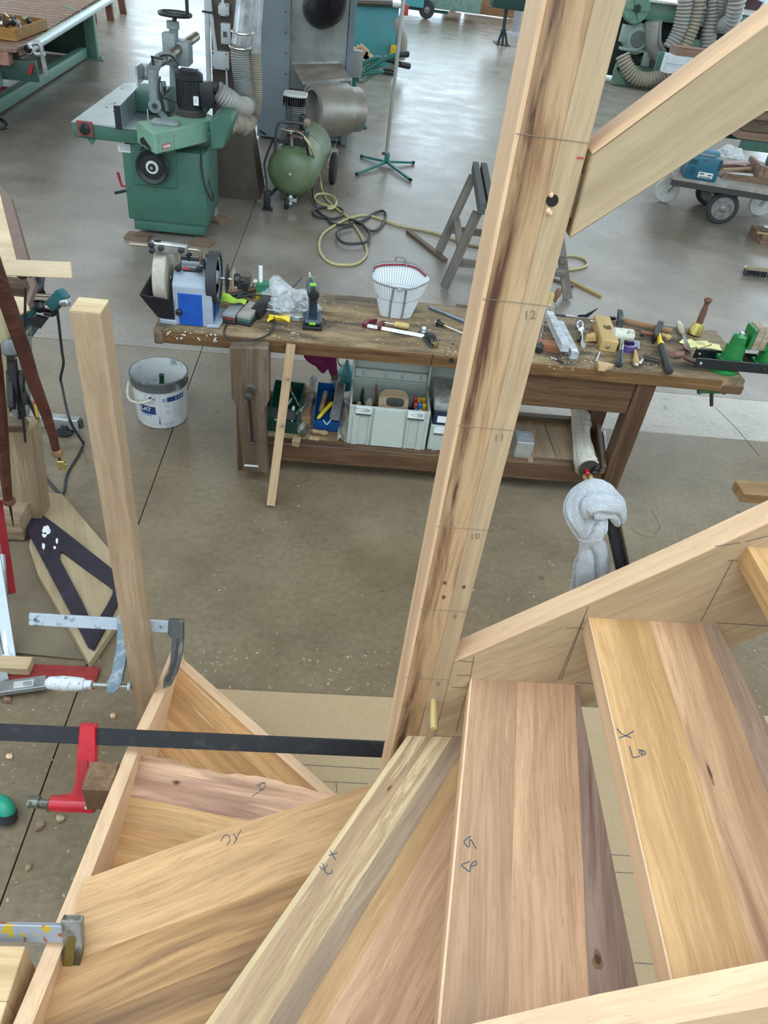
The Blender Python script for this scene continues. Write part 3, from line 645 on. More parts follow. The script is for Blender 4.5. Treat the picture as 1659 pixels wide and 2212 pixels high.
MB().cyl(Mj @ Vector((-0.084, 0.168, 0)), Mj @ Vector((0.022, 0.168, 0)), 0.0175, n=16).build('screw_boss', REDP, lc)
sc = MB(); thread(sc, Mj @ Vector((-0.125, 0.168, 0)), Mj @ Vector((0.034, 0.168, 0)), 0.010, 22); sc.build('screw', worn('oily_screw', (0.17, 0.18, 0.15), (0.35, 0.34, 0.28), 0.5, 0.4, 0.6, 30, 0.6), lc)
MB().cyl(Mj @ Vector((0.030, 0.168, 0)), Mj @ Vector((0.040, 0.168, 0)), 0.014, n=14).build('pressure_pad', STEEL, lc)
mb = MB(); h0 = Mj @ Vector((-0.122, 0.168, 0)); mb.cyl(h0 - bd*0.014, h0 + bd*0.010, 0.0145, n=14); mb.cyl(h0 + Vj*0.0 + Vector((-0.012, -0.01, 0.012)), h0 + Vector((0.024, 0.016, -0.055)), 0.0062, n=10); mb.build('tommy_bar', plain('oiled_tommy_bar', (0.17, 0.18, 0.15), 0.4, 0.7), lc)
MB().cyl(Mj @ Vector((0.006, 0.168, -0.0185)), Mj @ Vector((0.006, 0.168, 0.0185)), 0.004, n=10).build('rivet', STEEL, lc)
# dark walnut packing block between red clamp and stringer
bk = tag(boxw('packing_block', wood('dark_block', (0.24, 0.145, 0.075), (0.17, 0.095, 0.05), (0.10, 0.05, 0.028), streak=0.3, pores=1.0), (-0.5005, 0.935, 0.522), (-0.4335, 1.008, 0.612), None, 0.002, 'z'), 'dark brown end-grain packing block between red clamp and stringer', 'block')
# F-clamp at the lower left
f3 = thing('bar_clamp', 'olive-stained F-clamp with paint-spotted bar at the lower left stringer', 'clamp', (-0.45, 0.54, 0.80))
def spots_mat():
    t = NT('paint_spotted_bar'); v = t.coord(); n = t.noise(v, 34, 3)
    c = t.mix(t.ramp(n, [(0.60, 0.0), (0.63, 1.0)]), (0.30, 0.31, 0.33), (0.33, 0.09, 0.03)); c = t.mix(t.ramp(t.noise(v, 21, 2), [(0.64, 0.0), (0.67, 1.0)]), c, (0.50, 0.34, 0.03))
    t.set(Base_Color=c, Roughness=0.45, Metallic=0.3); return t.m
O3 = Vector((0, 0.560, 0.788)); M3 = M1.copy(); M3.translation = O3
MB().box((-0.72, -0.0165, -0.005), (-0.385, 0.0165, 0.005), M3, 0.0012).build('bar', spots_mat(), f3)
MB().prism([(-0.402, -0.030), (-0.366, -0.030), (-0.364, 0.02), (-0.367, 0.06), (-0.377, 0.10), (-0.389, 0.120), (-0.3988, 0.125), (-0.3988, 0.09), (-0.393, 0.03)], -0.009, 0.009, M3, 0.002).build('fixed_jaw', GLUEDIRT, f3)
MB().prism([(-0.389, 0.0), (-0.375, 0.0), (-0.377, 0.05), (-0.385, 0.085), (-0.3955, 0.10), (-0.3955, 0.06)], -0.0103, 0.0103, M3).build('jaw_web', plain('dried_glue', (0.13, 0.085, 0.02), 0.25), f3)
MB().prism([(-0.62, -0.03), (-0.59, -0.03), (-0.59, 0.09), (-0.60, 0.14), (-0.64, 0.14), (-0.64, 0.11), (-0.615, 0.09)], -0.009, 0.009, M3, 0.002).build('sliding_jaw', GLUEDIRT, f3)
# stacked softwood packing at the lower left
FIR = wood('fir_block', (0.66, 0.47, 0.27), (0.58, 0.38, 0.20), (0.47, 0.29, 0.14), pores=0, contrast=0.6)
pc = thing('packing_stack', 'two pale glued softwood blocks at the bottom left corner', 'block', (-0.49, 0.46, 0.66))
boxw('offcut', FIR, (-0.60, 0.449, 0.735), (-0.452, 0.532, 0.803), pc, 0.0015, 'x')
boxw('offcut', FIR, (-0.60, 0.370, 0.66), (-0.452, 0.4485, 0.803), pc, 0.0015, 'x')
boxw('offcut', FIR, (-0.60, 0.449, 0.66), (-0.452, 0.532, 0.7345), pc, 0.0015, 'x')
# white towel tied over the head of a clamp behind the inner stringer
tw = thing('bar_clamp', 'black clamp bar leaning up behind the inner stringer beside the towel', 'clamp', (0.52, 1.02, 1.2))
tA0 = Y(1340, 1215, 0.99); tA1 = Y(1312, 1085, 1.02)
board('bar', BLACKSTEEL, tA0 + (tA0-tA1)*0.9, tA1, 0.022, 0.010, (0.3, -0.7, 0.5), tw, 0.0012)
board('bar_edge', worn('rusty_edge', (0.15, 0.10, 0.06), (0.05, 0.04, 0.035), 0.5, 0.5, 0.4), tA0 + (tA0-tA1)*0.9 + Vector((0.0125, 0.0, 0.0)), tA1 + Vector((0.0125, 0, 0)), 0.003, 0.011, (0.3, -0.7, 0.5), tw, 0.0)
TERRY = None
def terry():
    t = NT('white_terry'); v = t.coord(); n = t.noise(v, 520, 2); c = t.ramp(n, [(0.35, (0.64, 0.65, 0.68)), (0.65, (0.85, 0.86, 0.89))])
    t.set(Base_Color=c, Roughness=0.95, Sheen_Weight=0.4); t.bump(n, 1.0, 0.012); return t.m
TERRY = terry()
to = thing('towel', 'white terry towel knotted over the black clamp end', 'towel', Y(1290, 1150, 1.0))
from mathutils import noise as mnoise
def cloth_tube(mb, pts, radii, folds, amp, seed, n=64, k=12, flat=0.7):
    P = spline(pts, k); R = np.interp(np.linspace(0, len(pts)-1, len(P)), range(len(pts)), radii); vs = []; m = len(P); up = Vector((0, -0.6, 0.8))
    for i, p in enumerate(P):
        t = (P[min(i+1, m-1)] - P[max(i-1, 0)]).normalized(); u = t.cross(up).normalized(); w = t.cross(u)
        for j in range(n):
            a = 2*math.pi*j/n
            q = Vector((math.cos(a)*1.5, math.sin(a)*1.5, i*0.055 + seed))
            val = (1-abs(math.sin(folds*a/2 + 0.035*i + seed + 0.8*mnoise.noise(Vector((i*.03, seed, 0))))))**4
            r = R[i]*(1.05 - 2.6*amp*val + 0.22*mnoise.noise(q) + 0.10*abs(mnoise.noise(q*2.3)))
            vs.append(p + u*(r*math.cos(a)) + w*(r*flat*math.sin(a)))
    fs = [(i*n+j, i*n+(j+1) % n, (i+1)*n+(j+1) % n, (i+1)*n+j) for i in range(m-1) for j in range(n)] + [tuple(range(n))[::-1], tuple(range((m-1)*n, m*n))]
    mb.add(vs, fs)
tp = lambda px, py, dy=0.0: Y(px, py, 1.0 + dy)
mb = MB(); cloth_tube(mb, [tp(1262, 1150), tp(1252, 1110, -0.01), tp(1262, 1085, -0.01), tp(1285, 1078, -0.01), tp(1310, 1085, 0.0), tp(1330, 1100, 0.01), tp(1340, 1130, 0.02)], [0.016, 0.026, 0.031, 0.033, 0.029, 0.022, 0.010], 5, 0.13, 0.3); mb.build('towel_hood', TERRY, to, smooth=180)
mb = MB(); cloth_tube(mb, [tp(1296, 1112, -0.01), tp(1285, 1130, -0.015), tp(1272, 1146, -0.012), tp(1260, 1152, 0.0)], [0.014, 0.027, 0.028, 0.018], 6, 0.16, 4.1); mb.build('towel_knot', TERRY, to, smooth=180)
mb = MB(); cloth_tube(mb, [tp(1276, 1146, 0.0), tp(1278, 1170, 0.0), tp(1281, 1200, 0.005), tp(1277, 1240, 0.01), tp(1270, 1290, 0.015)], [0.020, 0.024, 0.032, 0.037, 0.037], 4, 0.17, 7.7); mb.build('towel_tail', TERRY, to, smooth=180)
mb = MB(); cloth_tube(mb, [tp(1318, 1078, 0.0), tp(1332, 1092, 0.0), tp(1343, 1108, 0.01), tp(1350, 1124, 0.02)], [0.010, 0.015, 0.012, 0.003], 5, 0.16, 9.3, flat=.6); mb.build('towel_corner', TERRY, to, smooth=180)
# scarred timber block showing over the stringer at the right
wb = Z(1625, 1070, 0.35); tag(boxw('timber_offcut', wood('scarred_oak', (0.42, 0.26, 0.12), (0.33, 0.19, 0.08), (0.18, 0.10, 0.045), streak=0.5, streak_col=(0.02, 0.015, 0.012), pores=0.6), Y(1597, 1085, 1.52), Y(1597, 1085, 1.52) + Vector((0.5, 0.06, 0.03)), None, 0.002, 'x'), 'scarred brown timber end above the inner stringer, right edge', 'timber')
# ------------------------------------------------------------------ workbench
ZB = 0.745; YB0 = 3.026; YB1 = 3.572
BENCHTOP = None
def bench_mat(name, base, pale, black, pa, bl):
    t = NT(name); v = t.coord((1, 2.6, 1), rnd=False); g_ = t.coord((2.5, 30, 30))
    n1 = t.noise(v, 4.5, 8, 0.68, 0.8); n2 = t.noise(v, 3.1, 6, 0.6, 0.5); n3 = t.noise(g_, 1.0, 5, 0.6)
    c = t.mix(n3, tuple(x*0.75 for x in base), tuple(x*1.15 for x in base))
    c = t.mix(t.ramp(n1, [(0.5 - pa*0.1, 0.0), (0.62, 0.85)]), c, pale)
    c = t.mix(t.ramp(n2, [(0.56 - bl*0.08, 0.0), (0.66, 0.85)]), c, black)
    c = t.mix(t.ramp(t.noise(v, 44, 2), [(0.70, 0.0), (0.73, 0.9)]), c, (0.62, 0.52, 0.36))
    t.set(Base_Color=c, Roughness=0.62, Specular_IOR_Level=0.3); t.bump(t.noise(v, 26, 6), 0.25, 0.006); return t.m
BENCHTOP = bench_mat('scarred_bench_top', (0.165, 0.108, 0.060), (0.34, 0.235, 0.125), (0.045, 0.034, 0.027), 1.0, 0.9)
OLDWOOD = wood('old_bench_wood', (0.165, 0.092, 0.048), (0.118, 0.062, 0.032), (0.066, 0.034, 0.018), pores=0.4, contrast=1.2, streak=0.15, streak_col=(0.04, 0.02, 0.012))
OLDWOOD2 = wood('old_grey_wood', (0.20, 0.145, 0.10), (0.145, 0.099, 0.066), (0.088, 0.056, 0.037), pores=0.4, contrast=1.2)
bench = thing('workbench', 'long scarred old wooden joiner workbench with a leg vise', 'workbench', (0.6, 3.3, 0))
ym = Z(690, 689, ZB).y
mb = MB(); mb.box((-0.765, YB0, ZB-0.072), (1.935, ym-0.002, ZB), None, 0.006)
lab(mb.build('plank', BENCHTOP, bench), 'front plank of the bench top')
mb = MB(); mb.box((-0.74, ym+0.002, ZB-0.072), (2.0, YB1, ZB-0.001), None, 0.006)
lab(mb.build('plank', BENCHTOP, bench), 'rear plank of the bench top')
boxw('end_cleat', OLDWOOD2, (-0.775, YB0-0.006, ZB-0.078), (-0.735, YB0+0.20, ZB-0.003), bench, 0.008, 'y')
boxw('end_cleat', OLDWOOD, (1.83, YB0-0.004, ZB-0.080), (1.945, YB0+0.06, ZB-0.03), bench, 0.012, 'x')
boxw('front_lipping', wood('lipping_brown', (0.235, 0.13, 0.056), (0.17, 0.088, 0.036), (0.10, 0.05, 0.022), pores=0.4, streak=0.2, streak_col=(0.03, 0.015, 0.01)), (-0.734, YB0-0.004, ZB-0.070), (1.829, YB0+0.012, ZB-0.008), bench, 0.003, 'x')
for px, py, r in ((1010, 742, .009), (978, 743, .006), (975, 752, .006), (702, 700, .005), (712, 706, .005), (700, 690, .004), (950, 735, .005)):
    p = Z(px, py, ZB); MB().cyl(p + Vector((0, 0, -0.005)), p + Vector((0, 0, 0.0008)), r, n=10).build('dog_hole', DARK, bench)
p = Y(975, 779, YB0-0.004); MB().cyl(p + Vector((0, 0.01, 0)), p + Vector((0, -0.001, 0)), 0.012, n=14).build('dog_hole', DARK, bench)
stroke('butt_joint', DARK, [Y(935, 766, YB0-0.0045), Y(931, 789, YB0-0.0045)], (0, -1, 0), 0.004, bench)
LX0, LX1 = 1.438, 1.530
boxw('leg', OLDWOOD, (LX0, YB0+0.004, 0), (LX1, YB0+0.092, ZB-0.072), bench, 0.004, 'z')
boxw('leg', OLDWOOD, (-0.425, YB0+0.010, 0), (-0.285, YB0+0.092, ZB-0.072), bench, 0.004, 'z')
boxw('leg', OLDWOOD, (LX0, YB1-0.11, 0), (LX1, YB1-0.03, ZB-0.072), bench, 0.004, 'z')
boxw('leg', OLDWOOD, (-0.40, YB1-0.11, 0), (-0.31, YB1-0.03, ZB-0.072), bench, 0.004, 'z')
boxw('apron', OLDWOOD, (0.76, YB0+0.016, 0.505), (LX0, YB0+0.046, ZB-0.0725), bench, 0.003, 'x')
boxw('stretcher', OLDWOOD, (-0.284, YB0+0.02, 0.072), (LX0, YB0+0.078, 0.176), bench, 0.004, 'x')
boxw('stretcher', OLDWOOD2, (-0.309, YB1-0.09, 0.10), (LX0, YB1-0.045, 0.185), bench, 0.004, 'x')
boxw('stretcher', OLDWOOD, (LX0+0.01, YB0+0.093, 0.085), (LX1-0.01, YB1-0.111, 0.165), bench, 0.004, 'y')
SHW = wood('shelf_ply', (0.40, 0.28, 0.16), (0.32, 0.215, 0.115), (0.22, 0.14, 0.07), pores=0.2, contrast=0.8)
ZS = 0.160
for x0, x1 in ((-0.283, 0.35), (0.353, 0.86), (0.863, 1.20), (1.203, LX0-0.001)):
    boxw('shelf_board', SHW, (x0, YB0+0.079, ZS-0.018), (x1, YB1-0.091, ZS), bench, 0.001, 'y')
# leg vise
cy0, cy1 = 2.945, 3.012
vz = lambda px, py: Y(px, py, cy0)
P_ = [vz(495, 750), vz(579, 752), vz(582, 868), vz(569, 882), vz(579, 1023), vz(525, 1019), vz(515, 880), vz(500, 860)]
ch = plate('vise_jaw', OLDWOOD2, [(-(p.x), p.z) for p in P_], (0, cy0, 0), (-1, 0, 0), (0, 0, 1), 0, cy1-cy0, (0, 1), bench, 0.005)
c = vz(541, 838); sc = MB(); sc.lathe([(0, 0.026), (0.006, 0.026), (0.007, 0.020), (0.016, 0.018)], c, (0, -1, 0), 20); sc.build('vise_collar', plain('dusty_iron', (0.13, 0.115, 0.09), 0.6, 0.5), ch)
MB().lathe([(0, 0.015), (0.045, 0.015), (0.05, 0.019), (0.066, 0.018), (0.070, 0.012)], c + Vector((0, -0.01, 0)), (0, -1, -0.10), 18).build('vise_screw', plain('dark_iron_screw', (0.075, 0.068, 0.058), 0.45, 0.6), ch)
h0 = c + Vector((0.0, -0.058, 0.012)); h1 = Y(545, 955, cy0-0.035)
mb = MB(); mb.cyl(h0, h1, 0.0075, n=12); mb.lathe([(0, 0.008), (0.004, 0.0135), (0.009, 0.0135), (0.011, 0.006)], h1 + (h0-h1).normalized()*0.005, h1-h0, 14); mb.build('vise_handle', plain('vise_bar', (0.035, 0.030, 0.026), 0.4, 0.5), ch)
MB().box(vz(528, 1003), vz(558, 1009) + Vector((0, -0.0008, 0))).build('paint_smear', WHITE, ch)
mb = MB()
rp_ = random.Random(5)
for k in range(26):
    px = rp_.uniform(360, 470); p = Y(px, 712 + 0.09*(px-360) + rp_.uniform(-2, 18), YB0-0.0045); r = rp_.uniform(0.0012, 0.005)*(2 if k in (3, 9, 14) else 1)
    mb.cyl(p, p + Vector((0, -0.0008, 0)), r, n=8)
o = mb.build('paint_spatter', WHITE, bench); o['kind'] = 'stuff'

# ------------------------------------------------------------------ things on the bench
def S(px, py, z=ZB): return Z(px, py, z)
def at_box(name, label, cat, mat, px0, px1, depth, height, group=None, z=ZB, gx='x', bev=0.002, part='body'):
    """box standing on z; its front bottom edge runs between two pixels"""
    a, b = Z(*px0, z), Z(*px1, z); d = b-a; M = frame(a, d); L = d.length
    return tag(MB().box((0, 0, 0), (L, depth, height), None, bev).build(name, mat, None, M), label, cat, group)
# wet grinder
yg = Z(430, 706, ZB).y; G = lambda px, py, dy=0.0: Y(px, py, yg+dy)
gr = thing('wet_grinder', 'blue and grey wet grinding machine with stone and honing wheel on bench left end', 'grinder', G(420, 705) - Vector((0, -0.1, 0)))
SHELL = plain('grey_enamel', (0.29, 0.32, 0.37), 0.4, 0, 0.06); BLUE = plain('blue_panel', (0.008, 0.075, 0.36), 0.4)
xl, xr = G(373, 640).x, G(458, 660).x; zt = G(410, 622).z; dp = 0.20
prof = [(0, 0), (0, zt-ZB), (0.012, zt-ZB+0.012), (0.055, zt-ZB+0.045), (dp, zt-ZB+0.05), (dp, 0)]
Mx = Matrix(((0, 0, 1, xl), (1, 0, 0, yg), (0, 1, 0, ZB), (0, 0, 0, 1)))
body = MB().prism(prof, 0, xr-xl, Mx, 0.004).build('housing', SHELL, gr)
p0, p1 = G(383, 632), G(440, 706); MB().box((p0.x, yg-0.002, ZB+0.003), (p1.x-0.002, yg+0.004, p0.z), None, 0.002).build('front_panel', BLUE, gr)
MB().box((xr-0.002, yg+0.022, ZB+0.01), (xr+0.002, yg+0.16, zt-0.07), None, 0.002).build('side_panel', BLUE, gr)
for k in range(9): MB().box((xr+0.0015, yg+0.03, ZB+0.04+k*0.007), (xr+0.003, yg+0.075, ZB+0.0435+k*0.007)).build('vent_slot', DARK, gr)
MB().prism([(xl-0.062, yg-0.004), (xl+0.012, yg-0.010), (xl+0.012, yg+0.03), (xl-0.062, yg+0.03)], ZB, ZB+0.022, None, 0.004).build('foot', SHELL, gr); mb = MB(); mb.prism([(xr-0.03, yg-0.010), (xr+0.028, yg-0.004), (xr+0.05, yg+0.18), (xr+0.0, yg+0.19), (xr-0.004, yg+0.02)], ZB, ZB+0.016, None, 0.004); mb.build('foot', SHELL, gr)
k = G(387, 673); MB().lathe([(0, 0.008), (0.004, 0.0145), (0.014, 0.0135), (0.018, 0.009)], k, (0, -1, 0), 18).build('knob', BLACK, gr)
# stone
sx0, sx1 = G(341, 600, .1).x, G(368, 600, .1).x; c = Vector((sx0, yg+0.10, (G(355, 543, .1).z + G(355, 652, .1).z)/2)); R = (G(355, 543, .1).z - G(355, 652, .1).z)/2*1.02
STONE = worn('wet_grindstone', (0.42, 0.37, 0.30), (0.52, 0.47, 0.40), 0.5, 0.9, 0, 20, 0, 0.3)
MB().lathe([(0, R*0.3), (0, R-0.004), (0.004, R), (sx1-sx0-0.004, R), (sx1-sx0, R-0.004), (sx1-sx0, R*0.3)], c, (1, 0, 0), 48).build('grindstone', STONE, gr)
MB().cyl(c - Vector((0.012, 0, 0)), c + Vector((0.06, 0, 0)), 0.012, n=14).build('shaft', STEEL, gr)
# water trough
tz = G(330, 640).z; mb = MB(); TR = plain('black_trough', (0.012, 0.012, 0.016), 0.35)
q = [G(303, 633), G(373, 645)]; w0 = Vector((q[0].x, 0, 0))
def trough(u, v):
    # u around the front profile, v across X
    return (0, 0, 0)
x0, x1 = q[0].x, xl
top_ = [(x0, yg-0.02, q[0].z), (x1, yg-0.02, q[1].z), (x1, yg+0.22, q[1].z+0.01), (x0+0.03, yg+0.22, q[0].z+0.05)]
bt = [(x0+0.065, yg+0.0, ZB+0.028), (x1, yg+0.0, ZB+0.024), (x1, yg+0.19, ZB+0.024), (x0+0.065, yg+0.19, ZB+0.028)]
ti = [tuple(Vector(p) + (Vector((x1-0.03, yg+0.1, 0)) - Vector((p[0], p[1], 0)))*0.06) for p in top_]; bi = [(p[0]*0.96+0.04*x1, p[1], p[2]+0.006) for p in bt]
mb.add(top_+bt+ti+bi, [(0,1,5,4),(1,2,6,5),(2,3,7,6),(3,0,4,7),(4,5,6,7),(8,12,13,9),(9,13,14,10),(10,14,15,11),(11,15,12,8),(12,15,14,13),(0,8,9,1),(1,9,10,2),(2,10,11,3),(3,11,8,0)])
mb.build('water_trough', TR, gr, smooth=0)
# honing wheel
hx0, hx1 = G(452, 600, .1).x, G(474, 600, .1).x; hc = Vector((hx0, yg+0.10, (G(462, 545, .1).z + G(462, 650, .1).z)/2)); hR = (G(462, 545, .1).z - G(462, 650, .1).z)/2
LEATH = plain('blackened_leather', (0.030, 0.032, 0.034), 0.7); HUB = plain('wheel_grey', (0.36, 0.38, 0.44), 0.4)
hw = MB().lathe([(0, hR*0.5), (0, hR-0.002), (0.002, hR), (hx1-hx0-0.002, hR), (hx1-hx0, hR-0.002), (hx1-hx0, hR*0.86), (hx1-hx0-0.012, hR*0.80), (hx1-hx0-0.012, hR*0.5)], hc, (1, 0, 0), 40).build('honing_wheel', LEATH, gr)
MB().lathe([(0.004, 0.012), (0.004, hR*0.84), (0.010, hR*0.84), (0.012, hR*0.72), (0.006, hR*0.70), (0.006, 0.03), (0.016, 0.025), (0.018, 0.012)], hc + Vector((hx1-hx0-0.018, 0, 0)), (1, 0, 0), 32).build('wheel_hub', HUB, hw)
for sx, rr, th, mt in ((G(489, 598, .1).x, 0.082, 0.008, LEATH), (G(503, 600, .1).x, 0.062, 0.007, plain('tan_leather_disc', (0.40, 0.28, 0.22), 0.6))):
    cc = Vector((sx, hc.y, hc.z-0.002)); rr = hR*0.58 if mt is LEATH else hR*0.44
    MB().lathe([(0, 0.01), (0, rr*0.8), (th*0.5, rr), (th, rr*0.8), (th, 0.01)], cc, (1, 0, 0), 32).build('profile_wheel', mt, gr)
cc = Vector((G(508, 601, .1).x, hc.y, hc.z-0.002)); MB().lathe([(0, 0.012), (0.002, hR*0.27), (0.02, hR*0.25), (0.024, hR*0.12), (0.04, hR*0.1)], cc, (1, 0, 0), 12).build('wheel_nut', BLACK, gr)
MB().cyl(hc + Vector((0.02, 0, 0)), cc, 0.007, n=10).build('axle', STEEL, gr)
# support bar, jig and handle
zt2 = G(360, 528, .08).z; a = G(280, 527, .08); b = G(424, 539, .08); e = G(433, 549, .08); f = G(434, 578, .08)
MB().tube([a, b, G(431, 541, .08), e, f], 0.0065, 10).build('support_bar', plain('brassy_bar', (0.50, 0.40, 0.30), 0.25, 0.9), gr)
ja, jb = G(326, 530, .06), G(404, 540, .06); jg = board('jig_block', GALV, ja, jb, 0.030, 0.038, (0, 0, 1), gr, 0.004)
for px, py in ((327, 528), (329, 541), (348, 536), (392, 540)): MB().lathe([(0, 0.009), (0.003, 0.0125), (0.014, 0.0115), (0.016, 0.007)], G(px, py, .045), (0, -1, 0.15), 16).build('jig_knob', BLACK, jg)
MB().lathe([(0, 0.014), (0.008, 0.015), (0.010, 0.011)], G(340, 522, .07), (0, 0, 1), 16).build('jig_knob', BLACK, jg)
for px in (388, 434):
    base = G(px, 588 if px < 400 else 592, .07); MB().cyl(base - Vector((0, 0, 0.02)), G(px, 548 if px < 400 else 575, .07), 0.008, n=10).build('support_sleeve', STEEL, gr)
    MB().lathe([(0, 0.01), (0.004, 0.0145), (0.016, 0.0135), (0.018, 0.008)], G(px-2 if px < 400 else px-3, 578 if px < 400 else 580, .05), (0, -1, 0), 16).build('knob', BLACK, gr)
for px, py in ((408, 551), (452, 555)): MB().lathe([(0, 0.006), (0.02, 0.006), (0.024, 0.015), (0.034, 0.014), (0.037, 0.008)], G(px, py+12, .12), (0, 0, 1), 14).build('knob', BLACK, gr)
MB().tube([G(388, 562, .12), G(390, 557, .12), G(428, 561, .12), G(440, 562, .12), G(443, 580, .10)], 0.008, 10).build('carry_handle', BLACK, gr)
sw = G(415, 584, .07); MB().cbox(sw + Vector((0, 0, 0)), (0.075, 0.02, 0.012), None, 0.003).build('switch_plate', BLACK, gr); MB().cbox(sw + Vector((-0.022, -0.006, 0.007)), (0.024, 0.014, 0.010), None, 0.002).build('switch', plain('switch_red', (0.38, 0.03, 0.03), 0.4), gr)
# grinder's flex and plug
CORD = plain('black_flex', (0.022, 0.022, 0.024), 0.45)
cd = tag(MB().tube([S(462, 672) + Vector((0, 0, 0.03)), S(500, 665) + Vector((0, 0, 0.045)), S(545, 661) + Vector((0, 0, 0.055)), S(600, 662) + Vector((0, 0, 0.05)), S(630, 648) + Vector((0, 0, 0.06)), S(652, 622) + Vector((0, 0, 0.055))], 0.0045, 8, smooth=6).build('black_flex', CORD), 'black flex running from the grinder across to the plastic bag', 'cord')
cl2 = tag(MB().tube([S(538, 682, ZB+.02), S(515, 688, ZB+.006), S(492, 700, ZB+.006), S(484, 715, ZB+.006), S(488, 728, ZB+.006), S(505, 736, ZB+.006), S(535, 736, ZB+.006), S(565, 730, ZB+.006), S(585, 717, ZB+.006), S(592, 695, ZB+.008), S(590, 672, ZB+.02), S(578, 650, ZB+.035), S(560, 632, ZB+.03), S(548, 622, ZB+.012), S(548, 614, ZB+.008), S(555, 612, ZB+.006), S(565, 616, ZB+.006)], 0.0040, 8, smooth=6).build('black_flex', CORD), 'black flex lying in a round loop near the bench front edge', 'cord')
pg = thing('mains_plug', 'black power adaptor block lying beside the sharpening stones', 'plug', S(560, 690))
M = frame(S(553, 688) + Vector((0, 0, 0.022)), Vector((0.25, 0.9, 0.1))); MB().box((-0.01, -0.024, -0.022), (0.13, 0.024, 0.026), M, 0.006).build('adaptor_body', BLACK, pg)
MB().cyl(S(556, 690) + Vector((0, 0, 0.026)), S(550, 682) + Vector((-0.01, -0.02, 0.03)), 0.020, n=18).build('plug_face', RUBBER, pg)
MB().tube([S(552, 686) + Vector((0, -0.02, 0.03)), S(538, 682, ZB+.02)], 0.007, 8).build('strain_relief', BLACK, pg)
# sharpening stones
for (a, b, cA_, cB_, lb) in (((480, 697), (508, 702), (0.15, 0.035, 0.03), (0.30, 0.30, 0.30), 'grey and red combination sharpening stone nearest the grinder'), ((510, 700), (540, 706), (0.05, 0.13, 0.10), (0.33, 0.30, 0.26), 'green bottomed sharpening stone in the dark tray')):
    st = thing('sharpening_stone', lb, 'whetstone', S(*a), 'sharpening stones'); A, B_ = S(*a), S(*b); d = B_-A; M = frame(A, d); L = d.length
    MB().box((-0.004, -0.004, 0), (L+0.004, 0.17, 0.014), M, 0.002).build('stone_tray', BLACK, st)
    MB().box((0.002, 0.002, 0.014), (L-0.002, 0.16, 0.030), M, 0.002).build('coarse_layer', plain('stone_%d' % int(cA_[0]*100), cA_, 0.8), st)
    MB().box((0.002, 0.002, 0.030), (L-0.002, 0.16, 0.046), M, 0.002).build('fine_layer', plain('stone_top_%d' % int(cB_[0]*100), cB_, 0.85), st)
gp = S(504, 652, ZB+.055)
mb = MB(); mb.grid(lambda u, v: (gp.x-0.055+0.11*u, gp.y-0.03+0.085*v, gp.z + 0.012*math.sin(3*u+1.7*v) + 0.006*math.sin(9*u)), 8, 6)
tag(mb.build('sticky_note', plain('lime_paper', (0.42, 0.70, 0.06), 0.8)), 'lime green paper note lying on the sharpening stones', 'note')
# scraps and small timber behind the stones
kk = thing('tool_pile', 'heap of turned handles and small bar tools behind the sharpening stones', 'tool pile', S(520, 640))
BRN = wood('turned_brown', (0.30, 0.16, 0.09), (0.22, 0.11, 0.06), (0.12, 0.055, 0.03), pores=0.3)
for pa_, pb_, r, m in (((487, 636), (560, 632), .010, BRN), ((470, 648), (535, 640), .013, BLACK), ((505, 622), (520, 634), .012, plain('pale_handle', (0.40, 0.35, 0.30), 0.6)), ((520, 627), (545, 648), .009, RUBBER), ((508, 640), (536, 660), .012, BLACK)):
    A = S(*pa_) + Vector((0, 0, r)); B_ = S(*pb_) + Vector((0, 0, r+0.006)); L = (B_-A).length
    MB().lathe([(0, r*.6), (0.01, r), (L*.5, r*.8), (L*.8, r), (L, r*.5)], A, B_-A, 12).build('turned_handle', m, kk)
MB().box(S(518, 616), S(541, 616) + Vector((0, 0.06, 0.05)), None, 0.003).build('small_block', OLDWOOD2, kk)
MB().box(S(512, 634), S(534, 640) + Vector((0, 0.08, 0.055)), None, 0.003).build('dark_block', RUBBER, kk)
# little green box with glue stick
gb = thing('glue_box', 'small green and yellow cardboard box with a glue stick in it', 'box', S(566, 650))
M = frame(S(553, 648), (1, 0.1, 0)); YEL = plain('yellow_card', (0.52, 0.36, 0.02), 0.6); GRN = plain('green_card', (0.03, 0.17, 0.09), 0.6)
MB().box((0, 0, 0), (0.062, 0.05, 0.035), M, 0.002).build('carton_base', YEL, gb); MB().box((0, 0, 0.035), (0.062, 0.05, 0.080), M, 0.002).build('carton_top', GRN, gb)
A = M @ Vector((0.022, 0.028, 0.078)); mb = MB(); mb.cyl(A, A + Vector((-0.002, 0.01, 0.075)), 0.0095, n=14); mb.build('glue_stick', WHITE, gb); MB().cyl(A + Vector((-0.001, 0.005, 0.018)), A + Vector((-0.0016, 0.0085, 0.052)), 0.0098, n=14).build('glue_label', plain('sea_green_label', (0.05, 0.33, 0.24), 0.5), gb)
MB().ball(A + Vector((-0.025, 0.0, 0.0)), 0.012).build('stopper', plain('cream_stopper', (0.60, 0.52, 0.40), 0.5), gb)
